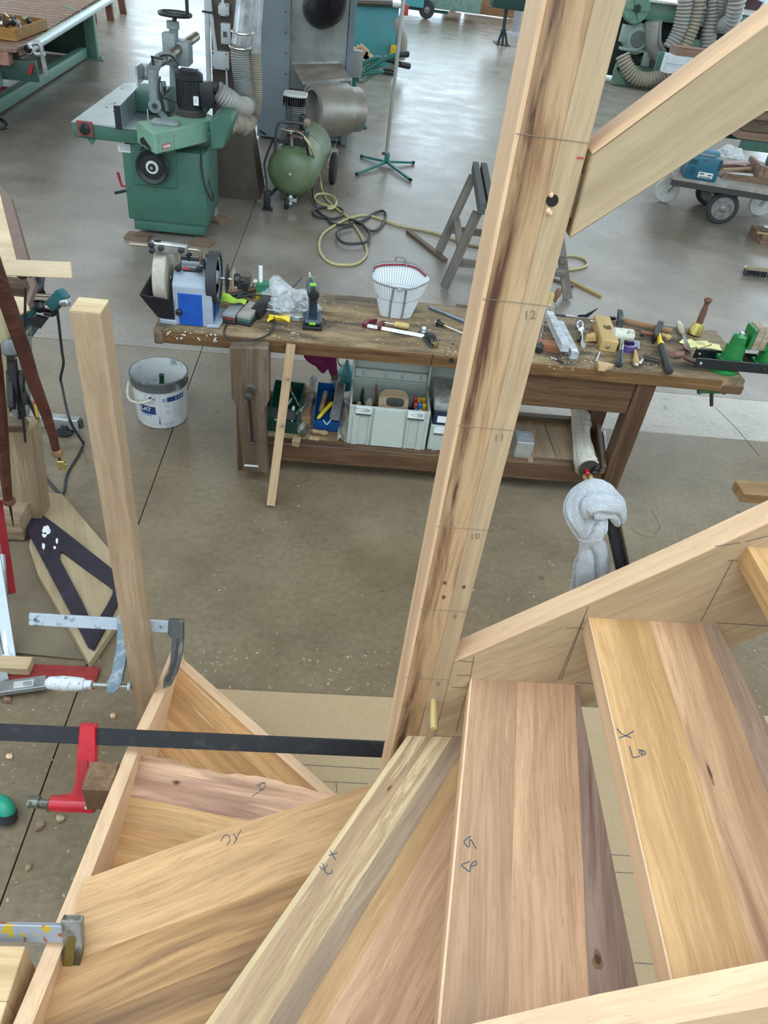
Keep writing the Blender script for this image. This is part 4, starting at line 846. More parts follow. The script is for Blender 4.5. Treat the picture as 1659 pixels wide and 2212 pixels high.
# crumpled clear bag of fittings
FILM = None
def film(name, col, alpha):
    t = NT(name); v = t.coord(); n = t.noise(v, 24, 5, 0.7); t.set(Base_Color=col, Roughness=0.14, Specular_IOR_Level=0.8, Alpha=t.ramp(n, [(0.35, alpha*0.45), (0.7, min(1, alpha*1.5))])); t.bump(n, 0.5, 0.02); return t.m
FILM = film('clear_film', (0.74, 0.78, 0.80), 0.42)
def crumple(name, c, rx, ry, rz, seed, mat, label, cat, parent=None, nu=40, nv=26, amp=0.28, spike=()):
    mb = MB(); vs = []; fs = []
    for i in range(nv+1):
        ph = math.pi*i/nv*0.5
        for k_ in range(nu):
            a = 2*math.pi*k_/nu; d = Vector((math.sin(ph)*math.cos(a), math.sin(ph)*math.sin(a), math.cos(ph)))
            n_ = mnoise.noise(d*2.1 + Vector((seed, 0, 0)))*amp*1.6 + abs(mnoise.noise(d*5.3 + Vector((0, seed, 0))))*amp
            r = 1 + n_
            for (sx, sy, sz, h, w_) in spike:
                dd = (d - Vector((sx, sy, sz)).normalized()).length; r += h*max(0, 1-dd/w_)
            vs.append((c.x + rx*d.x*r, c.y + ry*d.y*r, c.z + max(0.0, rz*d.z*r)))
    for i in range(nv):
        for k_ in range(nu): fs.append((i*nu+k_, (i+1)*nu+k_, (i+1)*nu+(k_+1) % nu, i*nu+(k_+1) % nu))
    mb.add(vs, fs); o = mb.build(name, mat, parent, smooth=25)
    return tag(o, label, cat) if label else o
bg = thing('plastic_bag', 'crumpled clear plastic bag of metal fittings in the middle of the bench', 'bag', S(620, 672))
crumple('bag_film', S(620, 668, ZB), 0.125, 0.12, 0.075, 3.3, FILM, None, None, bg, spike=((-0.35, 0.55, 0.6, 0.9, 0.55),))
rf = random.Random(11)
for k in range(16):
    p = S(620, 668) + Vector((rf.uniform(-.08, .09), rf.uniform(-.09, .06), rf.uniform(.008, .03))); d = Vector((rf.uniform(-1, 1), rf.uniform(-1, 1), rf.uniform(-.2, .2))).normalized()
    M = frame(p, d); MB().box((-0.028, -0.006, -0.003), (0.028, 0.006, 0.003), M, 0.001).build('fitting', STEEL if k % 3 else BLACK, bg)
yp = thing('yellow_pouch', 'small twisted yellow plastic pouch in front of the clear bag', 'pouch', S(604, 688))
A, B_ = S(579, 688, ZB+.012), S(627, 686, ZB+.012); YP = plain('yellow_film', (0.75, 0.52, 0.01), 0.3)
mb = MB(); d = (B_-A); 
mb.grid(lambda u, v: tuple(A + d*u + Vector((0, (v-.5)*(0.026+0.045*abs(2*u-1)**2), 0.010*math.sin(7*v+4*u) - 0.002))), 20, 10); mb.build('pouch_film', YP, yp)
MB().cyl(B_, B_ + d.normalized()*0.02, 0.008, n=10).build('pouch_nozzle', BLACK, yp); MB().cyl(B_ + d.normalized()*0.02, B_ + d.normalized()*0.06, 0.005, n=10).build('pouch_tip', WHITE, yp)
# cordless screwdriver
dr = thing('cordless_driver', 'dark blue cordless screwdriver with lime accents standing on the bench', 'drill', S(674, 712))
NAVY = plain('navy_plastic', (0.018, 0.032, 0.055), 0.4); LIME = plain('lime_plastic', (0.22, 0.52, 0.03), 0.4)
bb_ = S(674, 712); MB().box((bb_.x-0.044, bb_.y-0.015, ZB), (bb_.x+0.045, bb_.y+0.105, ZB+0.022), None, 0.006).build('battery', BLACK, dr)
MB().prism([(-0.042, -0.012), (0.042, -0.012), (0.040, 0.10), (-0.040, 0.10)], ZB+0.022, ZB+0.048, Matrix.Translation((bb_.x, bb_.y, 0)), 0.010).build('battery_mount', NAVY, dr)
MB().cbox((bb_.x, bb_.y-0.016, ZB+0.036), (0.03, 0.004, 0.012), None, 0.001).build('battery_latch', LIME, dr)
hb = bb_ + Vector((0, 0.05, 0.045)); ht = Y(676, 640, bb_.y+0.03)
MB().tube([hb, (hb+ht)/2 + Vector((0, 0.006, 0)), ht], 0.02, 14, smooth=5, radii=None).build('grip', NAVY, dr)
ax0 = Y(678, 640, bb_.y-0.005); ax1 = ax0 + Vector((-0.025, 0.17, 0.012)); dd = ax1-ax0
MB().lathe([(0, 0.010), (0.003, 0.024), (0.02, 0.027), (0.025, 0.0265)], ax0, dd, 24).build('rear_cap', BLACK, dr)
MB().lathe([(0.024, 0.027), (0.09, 0.026), (0.13, 0.021), (0.150, 0.016)], ax0, dd, 24).build('motor_housing', NAVY, dr)
MB().lathe([(0.149, 0.0165), (0.158, 0.0155), (0.165, 0.010)], ax0, dd, 20).build('chuck_ring', LIME, dr)
MB().cyl(ax0 + dd.normalized()*0.16, ax0 + dd.normalized()*0.225, 0.0045, n=10).build('bit', STEEL, dr)
M = frame(ax0 + dd.normalized()*0.055 + Vector((0, 0, 0.025)), dd); MB().box((-0.012, -0.013, -0.003), (0.012, 0.013, 0.004), M, 0.001).build('direction_switch', LIME, dr)
# perforated white bag with grey binding
bagm = NT('perforated_white_fabric'); v = bagm.coord((1, 1, 1), rnd=False, kind='UV'); 
vo = bagm.node('ShaderNodeTexVoronoi', feature='F1'); vo.inputs['Randomness'].default_value = 0.0; vo.inputs['Scale'].default_value = 1.0; bagm.l.new(v, vo.inputs['Vector'])
bagm.set(Base_Color=bagm.ramp(vo.outputs['Distance'], [(0.24, (0.20, 0.21, 0.21)), (0.32, (0.78, 0.79, 0.80))]), Roughness=0.7)
BAGM = bagm.m
bag = thing('mesh_bag', 'white perforated fabric tool bag with grey straps standing open on the bench', 'bag', S(850, 690))
bc = S(851, 688); rimz = Y(858, 600, bc.y).z
def bagpt(u, v):
    a = 2*math.pi*u; w = 0.075 + 0.062*v; d_ = 0.032 + 0.045*v
    z = ZB + (rimz-ZB)*v + (0.032*v*math.sin(a) if v > 0.5 else 0.0)*1.1
    fold = 1 + 0.05*math.sin(5*a+2)*(0.3+v) - 0.10*v*math.exp(-((a-4.71)/0.35)**2)
    return (bc.x + 0.006 + w*math.cos(a)*fold, bc.y + 0.035 + d_*math.sin(a)*fold, z)
nu, nv = 64, 16; vs = [bagpt(i/nu, j/nv) for j in range(nv+1) for i in range(nu)]
mb = MB(); mb.add(vs, [(j*nu+i, j*nu+(i+1) % nu, (j+1)*nu+(i+1) % nu, (j+1)*nu+i) for j in range(nv) for i in range(nu)] + [tuple(range(nu))[::-1]])
bo = mb.build('bag_body', BAGM, bag, smooth=60); uv = bo.data.uv_layers.new(name='UVMap')
for poly in bo.data.polygons:
    for li in poly.loop_indices:
        vi = bo.data.loops[li].vertex_index; i, j = vi % nu, vi // nu
        if i == 0 and any((bo.data.loops[l_].vertex_index % nu) > nu//2 for l_ in poly.loop_indices): i = nu
        uv.data[li].uv = (i/nu*64, j/nv*30)
STRAP = plain('grey_webbing', (0.20, 0.20, 0.19), 0.8); RIMR = plain('crimson_lining', (0.22, 0.015, 0.03), 0.7)
MB().tube([bagpt(i/40, 1.0) for i in range(40)], 0.004, 6, closed=True).build('rim_binding', STRAP, bag)
MB().tube([Vector(bagpt(i/40, 0.95))*1.0 + Vector((0, -0.004, 0)) for i in range(2, 19)], 0.005, 6).build('lining_band', RIMR, bag)
for u in (0.715, 0.785): MB().tube([Vector(bagpt(u + (0.03*(1-v)*(-1 if u < 0.75 else 1)), v)) + Vector((0, -0.003, 0)) for v in np.linspace(0, 1, 10)], 0.0045, 6).build('strap', STRAP, bag)
tb = Vector(bagpt(0.25, 1.0)); MB().tube([tb + Vector((-0.02, 0, 0)), tb + Vector((-0.022, -0.004, 0.022)), tb + Vector((0.02, -0.004, 0.018)), tb + Vector((0.03, -0.01, -0.012))], 0.0045, 6, smooth=4).build('carry_loop', STRAP, bag)
tf = Vector(bagpt(0.75, 0.97)); MB().cbox(tf + Vector((0, -0.006, 0)), (0.02, 0.008, 0.012), None, 0.002).build('toggle', GREY, bag)
# small screw clamp with red-brown jaws
sc_ = thing('small_clamp', 'small screw clamp with dull red jaws and yellow wooden handle before the mesh bag', 'clamp', S(830, 712))
MAR = plain('maroon_paint', (0.14, 0.018, 0.025), 0.4); a, b = S(787, 702, ZB+.012), S(938, 730, ZB+.012)
board('bar', STEEL, a, b, 0.005, 0.018, (0, 0.5, 0.85), sc_, 0.001)
d = (b-a).normalized(); up_ = Vector((0.30, 0.93, 0.12))
MB().prism([(-0.008, -0.012), (0.014, -0.012), (0.016, 0.03), (0.05, 0.058), (0.046, 0.068), (0.004, 0.050), (-0.008, 0.02)], -0.006, 0.014, frame(a, d), 0.002).build('fixed_jaw', MAR, sc_)
m_ = a + d*((820-787)/(938-787)*(b-a).length); MB().prism([(-0.009, -0.012), (0.009, -0.012), (0.012, 0.03), (0.018, 0.052), (0.002, 0.055), (-0.008, 0.03)], -0.006, 0.016, frame(m_, d), 0.002).build('sliding_jaw', MAR, sc_)
hh0, hh1 = S(851, 700, ZB+.018), S(884, 706, ZB+.018); MB().lathe([(0, 0.009), (0.004, 0.0145), (0.04, 0.0165), ((hh1-hh0).length-.004, 0.014), ((hh1-hh0).length, 0.008)], hh0, hh1-hh0, 14).build('handle', PEG, sc_); MB().cyl(m_ + Vector((0.012, 0.04, 0.01)), hh0, 0.004, n=8).build('screw', STEEL, sc_)
# block plane
bp = thing('block_plane', 'small black and steel block plane near the bench front edge', 'plane', S(925, 735))
a, b = S(938, 752, ZB), S(910, 716, ZB); M = frame(a, b-a); L = (b-a).length
MB().prism([(0, -0.022), (L*0.92, -0.022), (L, -0.010), (L, 0.010), (L*0.92, 0.022), (0, 0.022)], 0, 0.012, M, 0.002).build('sole', IRON, bp)
MB().prism([(0.0, 0.012), (L*0.55, 0.012), (L*0.60, 0.025), (L*0.45, 0.045), (L*0.15, 0.040), (0, 0.022)], -0.017, 0.017, M @ Matrix(((1,0,0,0),(0,0,-1,0),(0,1,0,0),(0,0,0,1))), 0.004).build('lever_cap', BLACK, bp)
MB().lathe([(0, 0.013), (0.008, 0.010), (0.014, 0.013), (0.022, 0.010)], M @ Vector((L*0.85, 0, 0.012)), (0, 0, 1), 16).build('front_knob', STEEL, bp)
MB().cyl(M @ Vector((-0.012, 0, 0.020)), M @ Vector((0.006, 0, 0.022)), 0.010, n=14).build('adjuster', plain('brass', (0.60, 0.40, 0.14), 0.3, 1.0), bp)
# marking gauge and blue rod, small stick
mg = thing('marking_gauge', 'wheel marking gauge with black head and steel stem beside the newel', 'gauge', S(950, 700))
a, b = S(948, 698, ZB+.018), S(1004, 722, ZB+.010); d = (b-a).normalized(); MB().cyl(a - d*0.02, b, 0.0045, n=10).build('stem', STEEL, mg)
MB().lathe([(0, 0.006), (0.002, 0.018), (0.008, 0.019), (0.010, 0.012), (0.035, 0.009), (0.04, 0.010)], a - d*0.01, d, 18).build('gauge_head', BLACK, mg); MB().lathe([(0.04, 0.008), (0.052, 0.008)], a - d*0.01, d, 12).build('brass_collar', plain('brass', (0.6, 0.4, 0.14), 0.3, 1.0), mg)
a, b = S(927, 664, ZB+.008), S(1004, 695, ZB+.008); tag(board('steel_bar', plain('blue_steel', (0.26, 0.33, 0.42), 0.35, 0.9), a, b, 0.014, 0.012, parent=None), 'bluish square steel bar lying left of the newel post', 'bar')
a, b = S(985, 658, ZB+.005), S(1012, 661, ZB+.005); tag(board('wood_stick', OLDWOOD2, a, b, 0.01, 0.008), 'short grey stick at the bench back edge left of the newel', 'stick')
# ------------------------------------------------------------------ right-hand half of the bench
TW = lambda h0, h1, prof, mat, name, par: MB().lathe(prof, h0, h1-h0, 14).build(name, mat, par)
def lbox(name, mat, px0, px1, w, h, z0, par=None, bev=0.001):
    """bar lying on the bench from pixel to pixel"""
    a, b = Z(*px0, z0 + h/2), Z(*px1, z0 + h/2); return board(name, mat, a, b, w, h, (0, 0, 1), par, bev)
CLEAR = film('clear_box_plastic', (0.70, 0.73, 0.75), 0.42)
for n_, (a, b, z0, lb) in enumerate((((1186, 680), (1221, 752), ZB + 0.042, 'upper clear plastic bit tube beside the newel, propped on a timber block'), ((1207, 700), (1241, 768), ZB, 'lower clear plastic bit tube lying flat right of its twin'))):
    ct = thing('bit_tube', lb, 'plastic tube', Z(*b, z0), 'clear plastic bit tubes'); A, B_ = Z(*a, z0+.018), Z(*b, z0+.018); d = B_-A; L = d.length; M = frame(A, d)
    for sgn in (-1, 1): MB().box((0, sgn*0.0185, -0.018), (L, sgn*0.017, 0.018), M).build('tube_wall', CLEAR, ct); MB().box((0, -0.018, sgn*0.018), (L, 0.018, sgn*0.0168), M).build('tube_wall', CLEAR, ct)
    MB().box((L-0.001, -0.018, -0.018), (L, 0.018, 0.018), M).build('tube_end', CLEAR, ct)
    MB().cyl(M @ Vector((0.02, 0, -0.004)), M @ Vector((L*0.55, 0, -0.004)), 0.009, n=10).build('bit_inside', plain('dull_bit', (0.30, 0.20, 0.16), 0.5, 0.3), ct)
    MB().cyl(M @ Vector((L*0.55, 0, -0.004)), M @ Vector((L*0.97, 0, -0.006)), 0.006, n=10).build('bit_shank', STEEL, ct)
    MB().box((L*0.86 if n_ else 0.0, -0.014, 0.0181), (L*0.97 if n_ else 0.03, 0.014, 0.0187), M).build('tube_label', WHITE, ct)
    for k in range(4): MB().box((L*(0.875 if n_ else 0.02)+0.003*k, -0.010, 0.0187), (L*(0.875 if n_ else 0.02)+0.003*k+0.0012, 0.010, 0.0190), M).build('label_print', PENCIL, ct)
    if n_ == 0:
        MB().box((L*0.12, 0.0186, -0.012), (L*0.48, 0.0190, 0.012), M).build('side_label', WHITE, ct)
        MB().box((L*0.30, 0.0190, -0.006), (L*0.36, 0.0194, 0.006), M).build('label_print', PENCIL, ct)
tag(lbox('timber_block', wood('red_block', (0.42, 0.20, 0.11), (0.34, 0.14, 0.075), (0.20, 0.08, 0.045), pores=0.3), (1160, 744), (1206, 750), 0.05, 0.040, ZB), 'reddish timber block under the upper plastic tube', 'block')
# auger with black knob, two standing chisel handles
ag = thing('auger_bit', 'long auger bit with black end knob leaning beside the newel', 'auger', S(1163, 757)); a, b = S(1164, 757, ZB+.02), S(1182, 672, ZB+.05)
d = b-a; MB().lathe([(0, 0.014), (0.004, 0.019), (0.05, 0.018), (0.056, 0.010)], a, d, 16).build('end_knob', BLACK, ag)
sp = []; L = d.length
for i in range(60): t_ = 0.06 + (L-0.06)*i/59; an = i*0.9; f_ = frame(a, d); sp.append(f_ @ Vector((t_, 0.006*math.cos(an), 0.006*math.sin(an))))
MB().tube(sp, 0.004, 6).build('auger_twist', plain('dull_steel', (0.28, 0.26, 0.24), 0.4, 0.8), ag)
for (a, b, c_, m, lb) in (((1201, 668), (1198, 652), (1210, 622), wood('walnut_handle', (0.24, 0.125, 0.065), (0.175, 0.085, 0.042), (0.09, 0.04, 0.02), pores=0.2), 'brown pear handled chisel standing behind the plastic tubes'), ((1189, 672), (1186, 662), (1193, 632), PEG, 'pale handled chisel half hidden behind the newel post')):
    cz = thing('chisel', lb, 'chisel', S(*a)); A = S(*a, ZB+.01); B_ = Y(*b, A.y); C_ = Y(*c_, A.y+.02)
    MB().bar(A, B_, 0.012, 0.004).build('blade', STEEL, cz); L = (C_-B_).length
    MB().lathe([(0, 0.009), (0.006, 0.011), (0.012, 0.008), (L*.45, 0.0145), (L*.8, 0.0165), (L*.95, 0.012), (L, 0.003)], B_, C_-B_, 14).build('handle', m, cz)
tag(lbox('steel_rule', BLACK, (1197, 679), (1222, 682), 0.016, 0.006, ZB), 'short black bar at the bench back edge', 'bar')
tag(lbox('scriber', STEEL, (1220, 681), (1242, 684), 0.005, 0.005, ZB), 'thin steel scriber at the bench back edge', 'scriber')
a = S(1249, 684); M = frame(a, (1, 0.05, 0)); tag(MB().prism([(-0.005, 0), (0.05, 0), (0.092, 0.055), (0.035, 0.012), (0.0, 0.010)], -0.004, 0.004, M @ Matrix(((1,0,0,0),(0,0,-1,0),(0,1,0,0),(0,0,0,1))), 0.0008).build('cutter_blade', BLACK), 'black triangular blade standing at the bench back edge', 'blade')
# clear spring clip
sg = thing('plastic_clip', 'clear and silver twisted plastic clip left of the wooden plane', 'clip', S(1256, 740))
SIL = plain('silver_film', (0.62, 0.66, 0.70), 0.18, 0.6); 
MB().tube([S(1250, 708, ZB+.014), S(1247, 700, ZB+.02), S(1253, 693, ZB+.02), S(1259, 700, ZB+.016), S(1257, 711, ZB+.014)], 0.005, 8, smooth=5).build('clip_loop', SIL, sg)
A, B_ = S(1254, 710, ZB+.012), S(1264, 750, ZB+.006); d = B_-A; sd = Vector((1, 0.1, 0))
MB().grid(lambda u, v: tuple(A + d*u + sd*((v-.5)*(0.030 - 0.022*math.sin(math.pi*min(1, u*1.25))*(u > .2) + 0.012*u)) + Vector((0, 0, 0.010*math.sin(3*u+2*v)))), 14, 6).build('clip_blade', SIL, sg)
MB().cyl(S(1249, 736, ZB+.008), S(1256, 722, ZB+.012), 0.007, n=10).build('clip_screw', BLACK, sg)
# wooden smoothing plane with a wedge beside it
pl = thing('wooden_plane', 'pale boxwood smoothing plane lying with its mouth facing up', 'plane', S(1305, 740)); BOXW = wood('boxwood', (0.60, 0.43, 0.19), (0.52, 0.345, 0.135), (0.40, 0.25, 0.09), pores=0.2, contrast=0.6)
A, B_ = S(1294, 758, ZB), S(1277, 702, ZB); R_ = S(1330, 763, ZB); d = B_-A; M = frame(A, d); w_ = (R_-A).length; L = d.length; 
ysg = 1 if (M.inverted() @ R_).y > 0 else -1
MB().box((0, 0, 0), (L, ysg*w_, 0.058), None, 0.004).build('plane_body', BOXW, pl, M)
cN = M @ Vector((L*0.52, ysg*w_*0.55, 0.0584)); Mm = M.copy(); Mm.translation = cN
MB().prism([(-0.026, -0.004), (-0.012, -0.020), (0.02, -0.020), (0.026, -0.006), (0.010, 0.0), (0.026, 0.016), (0.0, 0.019), (-0.020, 0.015)], -0.001, 0.0006, Mm).build('mouth', plain('plane_throat', (0.10, 0.06, 0.025), 0.7), pl)
MB().lathe([(0, 0.011), (0.004, 0.010), (0.006, 0.004)], M @ Vector((0, ysg*w_*0.42, 0.028)), -d, 16).build('strike_button', STEEL, pl)
MB().lathe([(0, 0.004), (0.018, 0.004), (0.018, 0.009), (0.024, 0.009)], M @ Vector((L*0.8, -ysg*0.001, 0.045)), M.to_3x3() @ Vector((0, -ysg, 0)), 10).build('side_screw', STEEL, pl)
wd = thing('plane_wedge', 'pale wooden wedge leaning against the wooden plane', 'wedge', S(1270, 738)); A, B_ = S(1262, 735, ZB+.004), S(1287, 728, ZB+.03)
MB().prism([(0, 0), (0.016, 0.02), ((B_-A).length, 0.016), ((B_-A).length, -0.012)], -0.020, 0.020, frame(A, B_-A) @ Matrix(((1,0,0,0),(0,0,-1,0),(0,1,0,0),(0,0,0,1))), 0.001).build('wedge_body', BOXW, wd)
# white-headed mallet
ml = thing('mallet', 'white rubber mallet with a dark shiny handle standing on the purple tape', 'mallet', S(1345, 770))
A = S(1338, 789, ZB+.016); B_ = S(1343, 740, ZB+.040)
MB().lathe([(0, 0.008), (0.003, 0.0145), (0.012, 0.0155), (0.06, 0.013), (0.12, 0.0125)], A, B_-A, 16).build('grip', plain('glossy_grip', (0.03, 0.035, 0.045), 0.15), ml); MB().cyl(A + (B_-A).normalized()*0.115, B_ + (B_-A).normalized()*0.02, 0.011, n=14).build('shaft', STEEL, ml)
hc_ = S(1345, 723, ZB+.055); hd = Vector((1, 0.08, -0.05)).normalized()
MB().lathe([(-0.052, 0.020), (-0.050, 0.028), (-0.042, 0.031), (0.042, 0.031), (0.050, 0.028), (0.052, 0.020)], hc_, hd, 20).build('mallet_head', worn('dirty_white_rubber', (0.60, 0.57, 0.47), (0.20, 0.17, 0.11), 0.60, 0.8, 0, 30), ml)
tp_ = thing('tape_roll', 'roll of purple backed tape under the mallet', 'tape', S(1351, 760)); c = S(1351, 752, ZB)
MB().lathe([(0, 0.036), (0, 0.054), (0.030, 0.054), (0.030, 0.036), (0, 0.036)], c, (0, 0, 1), 32, cap=False).build('tape_winding', plain('purple_tape', (0.10, 0.055, 0.20), 0.45), tp_)
MB().lathe([(0.0302, 0.037), (0.0308, 0.053)], c, (0, 0, 1), 32, cap=False).build('tape_side', film('tape_edge_film', (0.30, 0.28, 0.42), 0.8), tp_)
pk = thing('putty_knife', 'putty knife with a pale turned handle beside the mallet', 'knife', S(1374, 775)); a, b, c = S(1374, 790, ZB+.014), S(1372, 757, ZB+.012), S(1370, 735, ZB+.008)
MB().lathe([(0, 0.006), (0.003, 0.011), (0.012, 0.012)], a, b-a, 14).build('ferrule_cap', STEEL, pk); MB().lathe([(0.012, 0.014), (0.05, 0.0165), (0.085, 0.012), ((b-a).length, 0.007)], a, b-a, 14).build('handle', BOXW, pk)
MB().prism([(0, -0.006), (0.02, -0.008), (0.035, -0.024), ((c-b).length, -0.026), ((c-b).length, 0.026), (0.035, 0.024), (0.02, 0.008), (0, 0.006)], -0.001, 0.001, frame(b, c-b)).build('blade', plain('dull_blade', (0.33, 0.34, 0.37), 0.3, 0.8), pk)
# old hammer with wooden handle, lying along the bench back
oh = thing('claw_hammer', 'old hammer with a long brown wooden handle lying along the bench back', 'hammer', S(1345, 700))
board('handle', wood('hammer_shaft', (0.36, 0.22, 0.11), (0.28, 0.155, 0.07), (0.18, 0.09, 0.04), pores=0.5), S(1345, 692, ZB+.016), S(1452, 716, ZB+.016), 0.03, 0.026, (0, 0, 1), oh, 0.009)
A = S(1337, 706, ZB); M = frame(A, (0.12, 1, 0)); MB().prism([(-0.012, 0.0), (0.03, 0.0), (0.045, 0.03), (0.085, 0.058), (0.075, 0.062), (0.035, 0.052), (-0.012, 0.048)], -0.013, 0.013, M @ Matrix(((1,0,0,0),(0,0,-1,0),(0,1,0,0),(0,0,0,1))), 0.002).build('hammer_head', IRON, oh)
tag(lbox('file_handle', BLACK, (1307, 687), (1330, 688), 0.022, 0.018, ZB, bev=0.006), 'black plastic grip at the bench back behind the plane', 'handle')
for (a, b, w_, h_, m, nm, lb, ct_) in (((1384, 717), (1430, 726), .022, .014, plain('brick_red_stick', (0.28, 0.10, 0.06), 0.6), 'wax_stick', 'reddish brown wax stick behind the yellow hammer', 'stick'), ((1384, 722), (1391, 724), .016, .014, BLACK, 'rubber_stub', 'small black stub left of the yellow hammer', 'stub'), ((1428, 726), (1445, 730), .012, .010, plain('red_pencils', (0.30, 0.05, 0.04), 0.5), 'pencil_stub', 'dark red pencil stub by the wooden hammer shaft', 'pencil')):
    tag(lbox(nm, m, a, b, w_, h_, ZB, bev=0.003), lb, ct_)
a = S(1441, 736, ZB); tag(MB().prism([(0, 0), (0.035, 0.0), (0.05, 0.028), (0.028, 0.03), (0.026, 0.055), (0.0, 0.04)], 0, 0.016, frame(a, (0.8, 0.6, 0)), 0.001).build('wood_scrap', BOXW), 'small notched wood scrap right of the yellow hammer', 'offcut')
# yellow and black hammer
yh = thing('hammer', 'joiner hammer with black and yellow handle hanging over the bench front', 'hammer', S(1430, 760))
a, b, c = S(1446, 803, ZB+.020), S(1428, 747, ZB+.026), S(1420, 716, ZB+.034)
MB().lathe([(0, 0.010), (0.003, 0.0175), (0.012, 0.019), (0.07, 0.0165), ((b-a).length, 0.0165)], a, b-a, 16).build('grip', plain('ribbed_black_grip', (0.022, 0.022, 0.024), 0.5), yh)
MB().lathe([(0, 0.0175), (0.02, 0.0165), (0.05, 0.012), ((c-b).length, 0.013)], b, c-b, 16).build('shaft', plain('hammer_yellow', (0.72, 0.50, 0.01), 0.4), yh)
hd0, hd1 = S(1413, 733, ZB+.030), S(1426, 702, ZB+.030); M = frame(hd0, hd1-hd0); L = (hd1-hd0).length
MB().prism([(0, -0.003), (0.035, -0.013), (L*0.55, -0.015), (L, -0.015), (L, 0.015), (L*0.55, 0.015), (0.035, 0.013), (0, 0.003)], -0.024, 0.022, M, 0.002).build('hammer_head', plain('black_head', (0.02, 0.02, 0.022), 0.4, 0.4), yh)
# bench chisel on sticky notes
cz = thing('chisel', 'bench chisel with a clear handle resting on the yellow notes', 'chisel', S(1480, 735)); a, b, c = S(1465, 697, ZB+.02), S(1475, 722, ZB+.014), S(1490, 757, ZB+.006)
L = (b-a).length; MB().lathe([(0, 0.006), (0.004, 0.0135), (L*.4, 0.0155), (L*.8, 0.0145), (L, 0.008)], a, b-a, 14).build('handle', plain('amber_acetate', (0.42, 0.37, 0.24), 0.15, coat=0.5), cz); MB().bar(b, c, 0.017, 0.004).build('blade', plain('dull_blade', (0.33, 0.34, 0.37), 0.3, 0.8), cz)
NOTE = plain('yellow_note', (0.78, 0.72, 0.33), 0.8)
rn = random.Random(4)
for k, (px, py, s_, r_) in enumerate(((1492, 742, .085, .5), (1517, 745, .085, .1), (1540, 748, .075, -.2), (1480, 740, .05, .9))):
    p = S(px, py, ZB + 0.0015 + 0.0015*k); M = Matrix.Translation(p) @ Matrix.Rotation(r_, 4, 'Z')
    mb = MB(); mb.grid(lambda u, v: tuple(M @ Vector(((u-.5)*s_, (v-.5)*s_*0.9, 0.004*u*v*(k % 2 + .4)))), 5, 5)
    o = tag(mb.build('sticky_note', NOTE), ['yellow note under the chisel blade', 'yellow note in the middle with pencil lines', 'yellow note at the right of the stack', 'yellow note corner at the left of the chisel'][k], 'note', 'yellow notes on the bench')
    if k == 1:
        for q_ in range(3): stroke('pencil_line', PENCIL, spline([M @ Vector((-.03, .02-.013*q_, .0045)), M @ Vector((-.01, .022-.013*q_, .0045)), M @ Vector((.012, .018-.013*q_, .0045))], 3), (0, 0, 1), 0.0012, o)
pn = thing('pencil', 'short wooden pencil across the yellow notes', 'pencil', S(1515, 750)); a, b = S(1497, 756, ZB+.012), S(1534, 745, ZB+.012); MB().cyl(a, b, 0.0032, n=6).build('pencil_shaft', PEG, pn); MB().cyl(b, b + (b-a).normalized()*0.008, 0.0036, n=8).build('pencil_cap', BRN, pn)
# brush/mallet with turned brown handle and brass ferrule
br = thing('turned_brush', 'brush with tall brown turned handle and brass ferrule at the bench back', 'brush', S(1500, 722)); a = S(1499, 722, ZB); b = Y(1511, 697, a.y+.01); c = Y(1532, 643, a.y+.02)
L = (b-a).length; MB().lathe([(0, 0.036), (L*.2, 0.0345), (L*.7, 0.030), (L*.95, 0.026), (L, 0.018)], a, b-a, 24).build('ferrule', plain('old_brass', (0.42, 0.33, 0.10), 0.35, 0.8), br)
L = (c-b).length; MB().lathe([(0, 0.018), (L*.1, 0.0165), (L*.4, 0.0165), (L*.7, 0.012), (L*.8, 0.013), (L*.88, 0.021), (L*.96, 0.019), (L, 0.008)], b, c-b, 18).build('handle', wood('rosewood_handle', (0.20, 0.10, 0.06), (0.145, 0.065, 0.04), (0.075, 0.03, 0.02), pores=0.1), br)
# abrasive scraps
AB = plain('abrasive_red', (0.24, 0.11, 0.085), 0.95); 
for k, (px, py, r, lb) in enumerate(((1459, 772, .028, 'curled red abrasive scrap nearest the yellow hammer'), (1478, 760, .026, 'rolled red abrasive sheet touching the black vise rail'), (1487, 788, .030, 'loose abrasive curl in front of the vise rail'))):
    p = S(px, py, ZB + 0.002); mb = MB(); an = 0.4 + k
    mb.grid(lambda u, v: (p.x + (v-.5)*0.055*math.cos(an) - r*math.sin(an)*math.cos(4.4*u+k), p.y + (v-.5)*0.055*math.sin(an) + r*math.cos(an)*math.cos(4.4*u+k)*.8, p.z + r*0.7*(1 - math.sin(1.4*math.pi*(u))*.8) ), 16, 5)
    tag(mb.build('abrasive_scrap', AB), lb, 'abrasive', 'abrasive paper scraps on the bench')
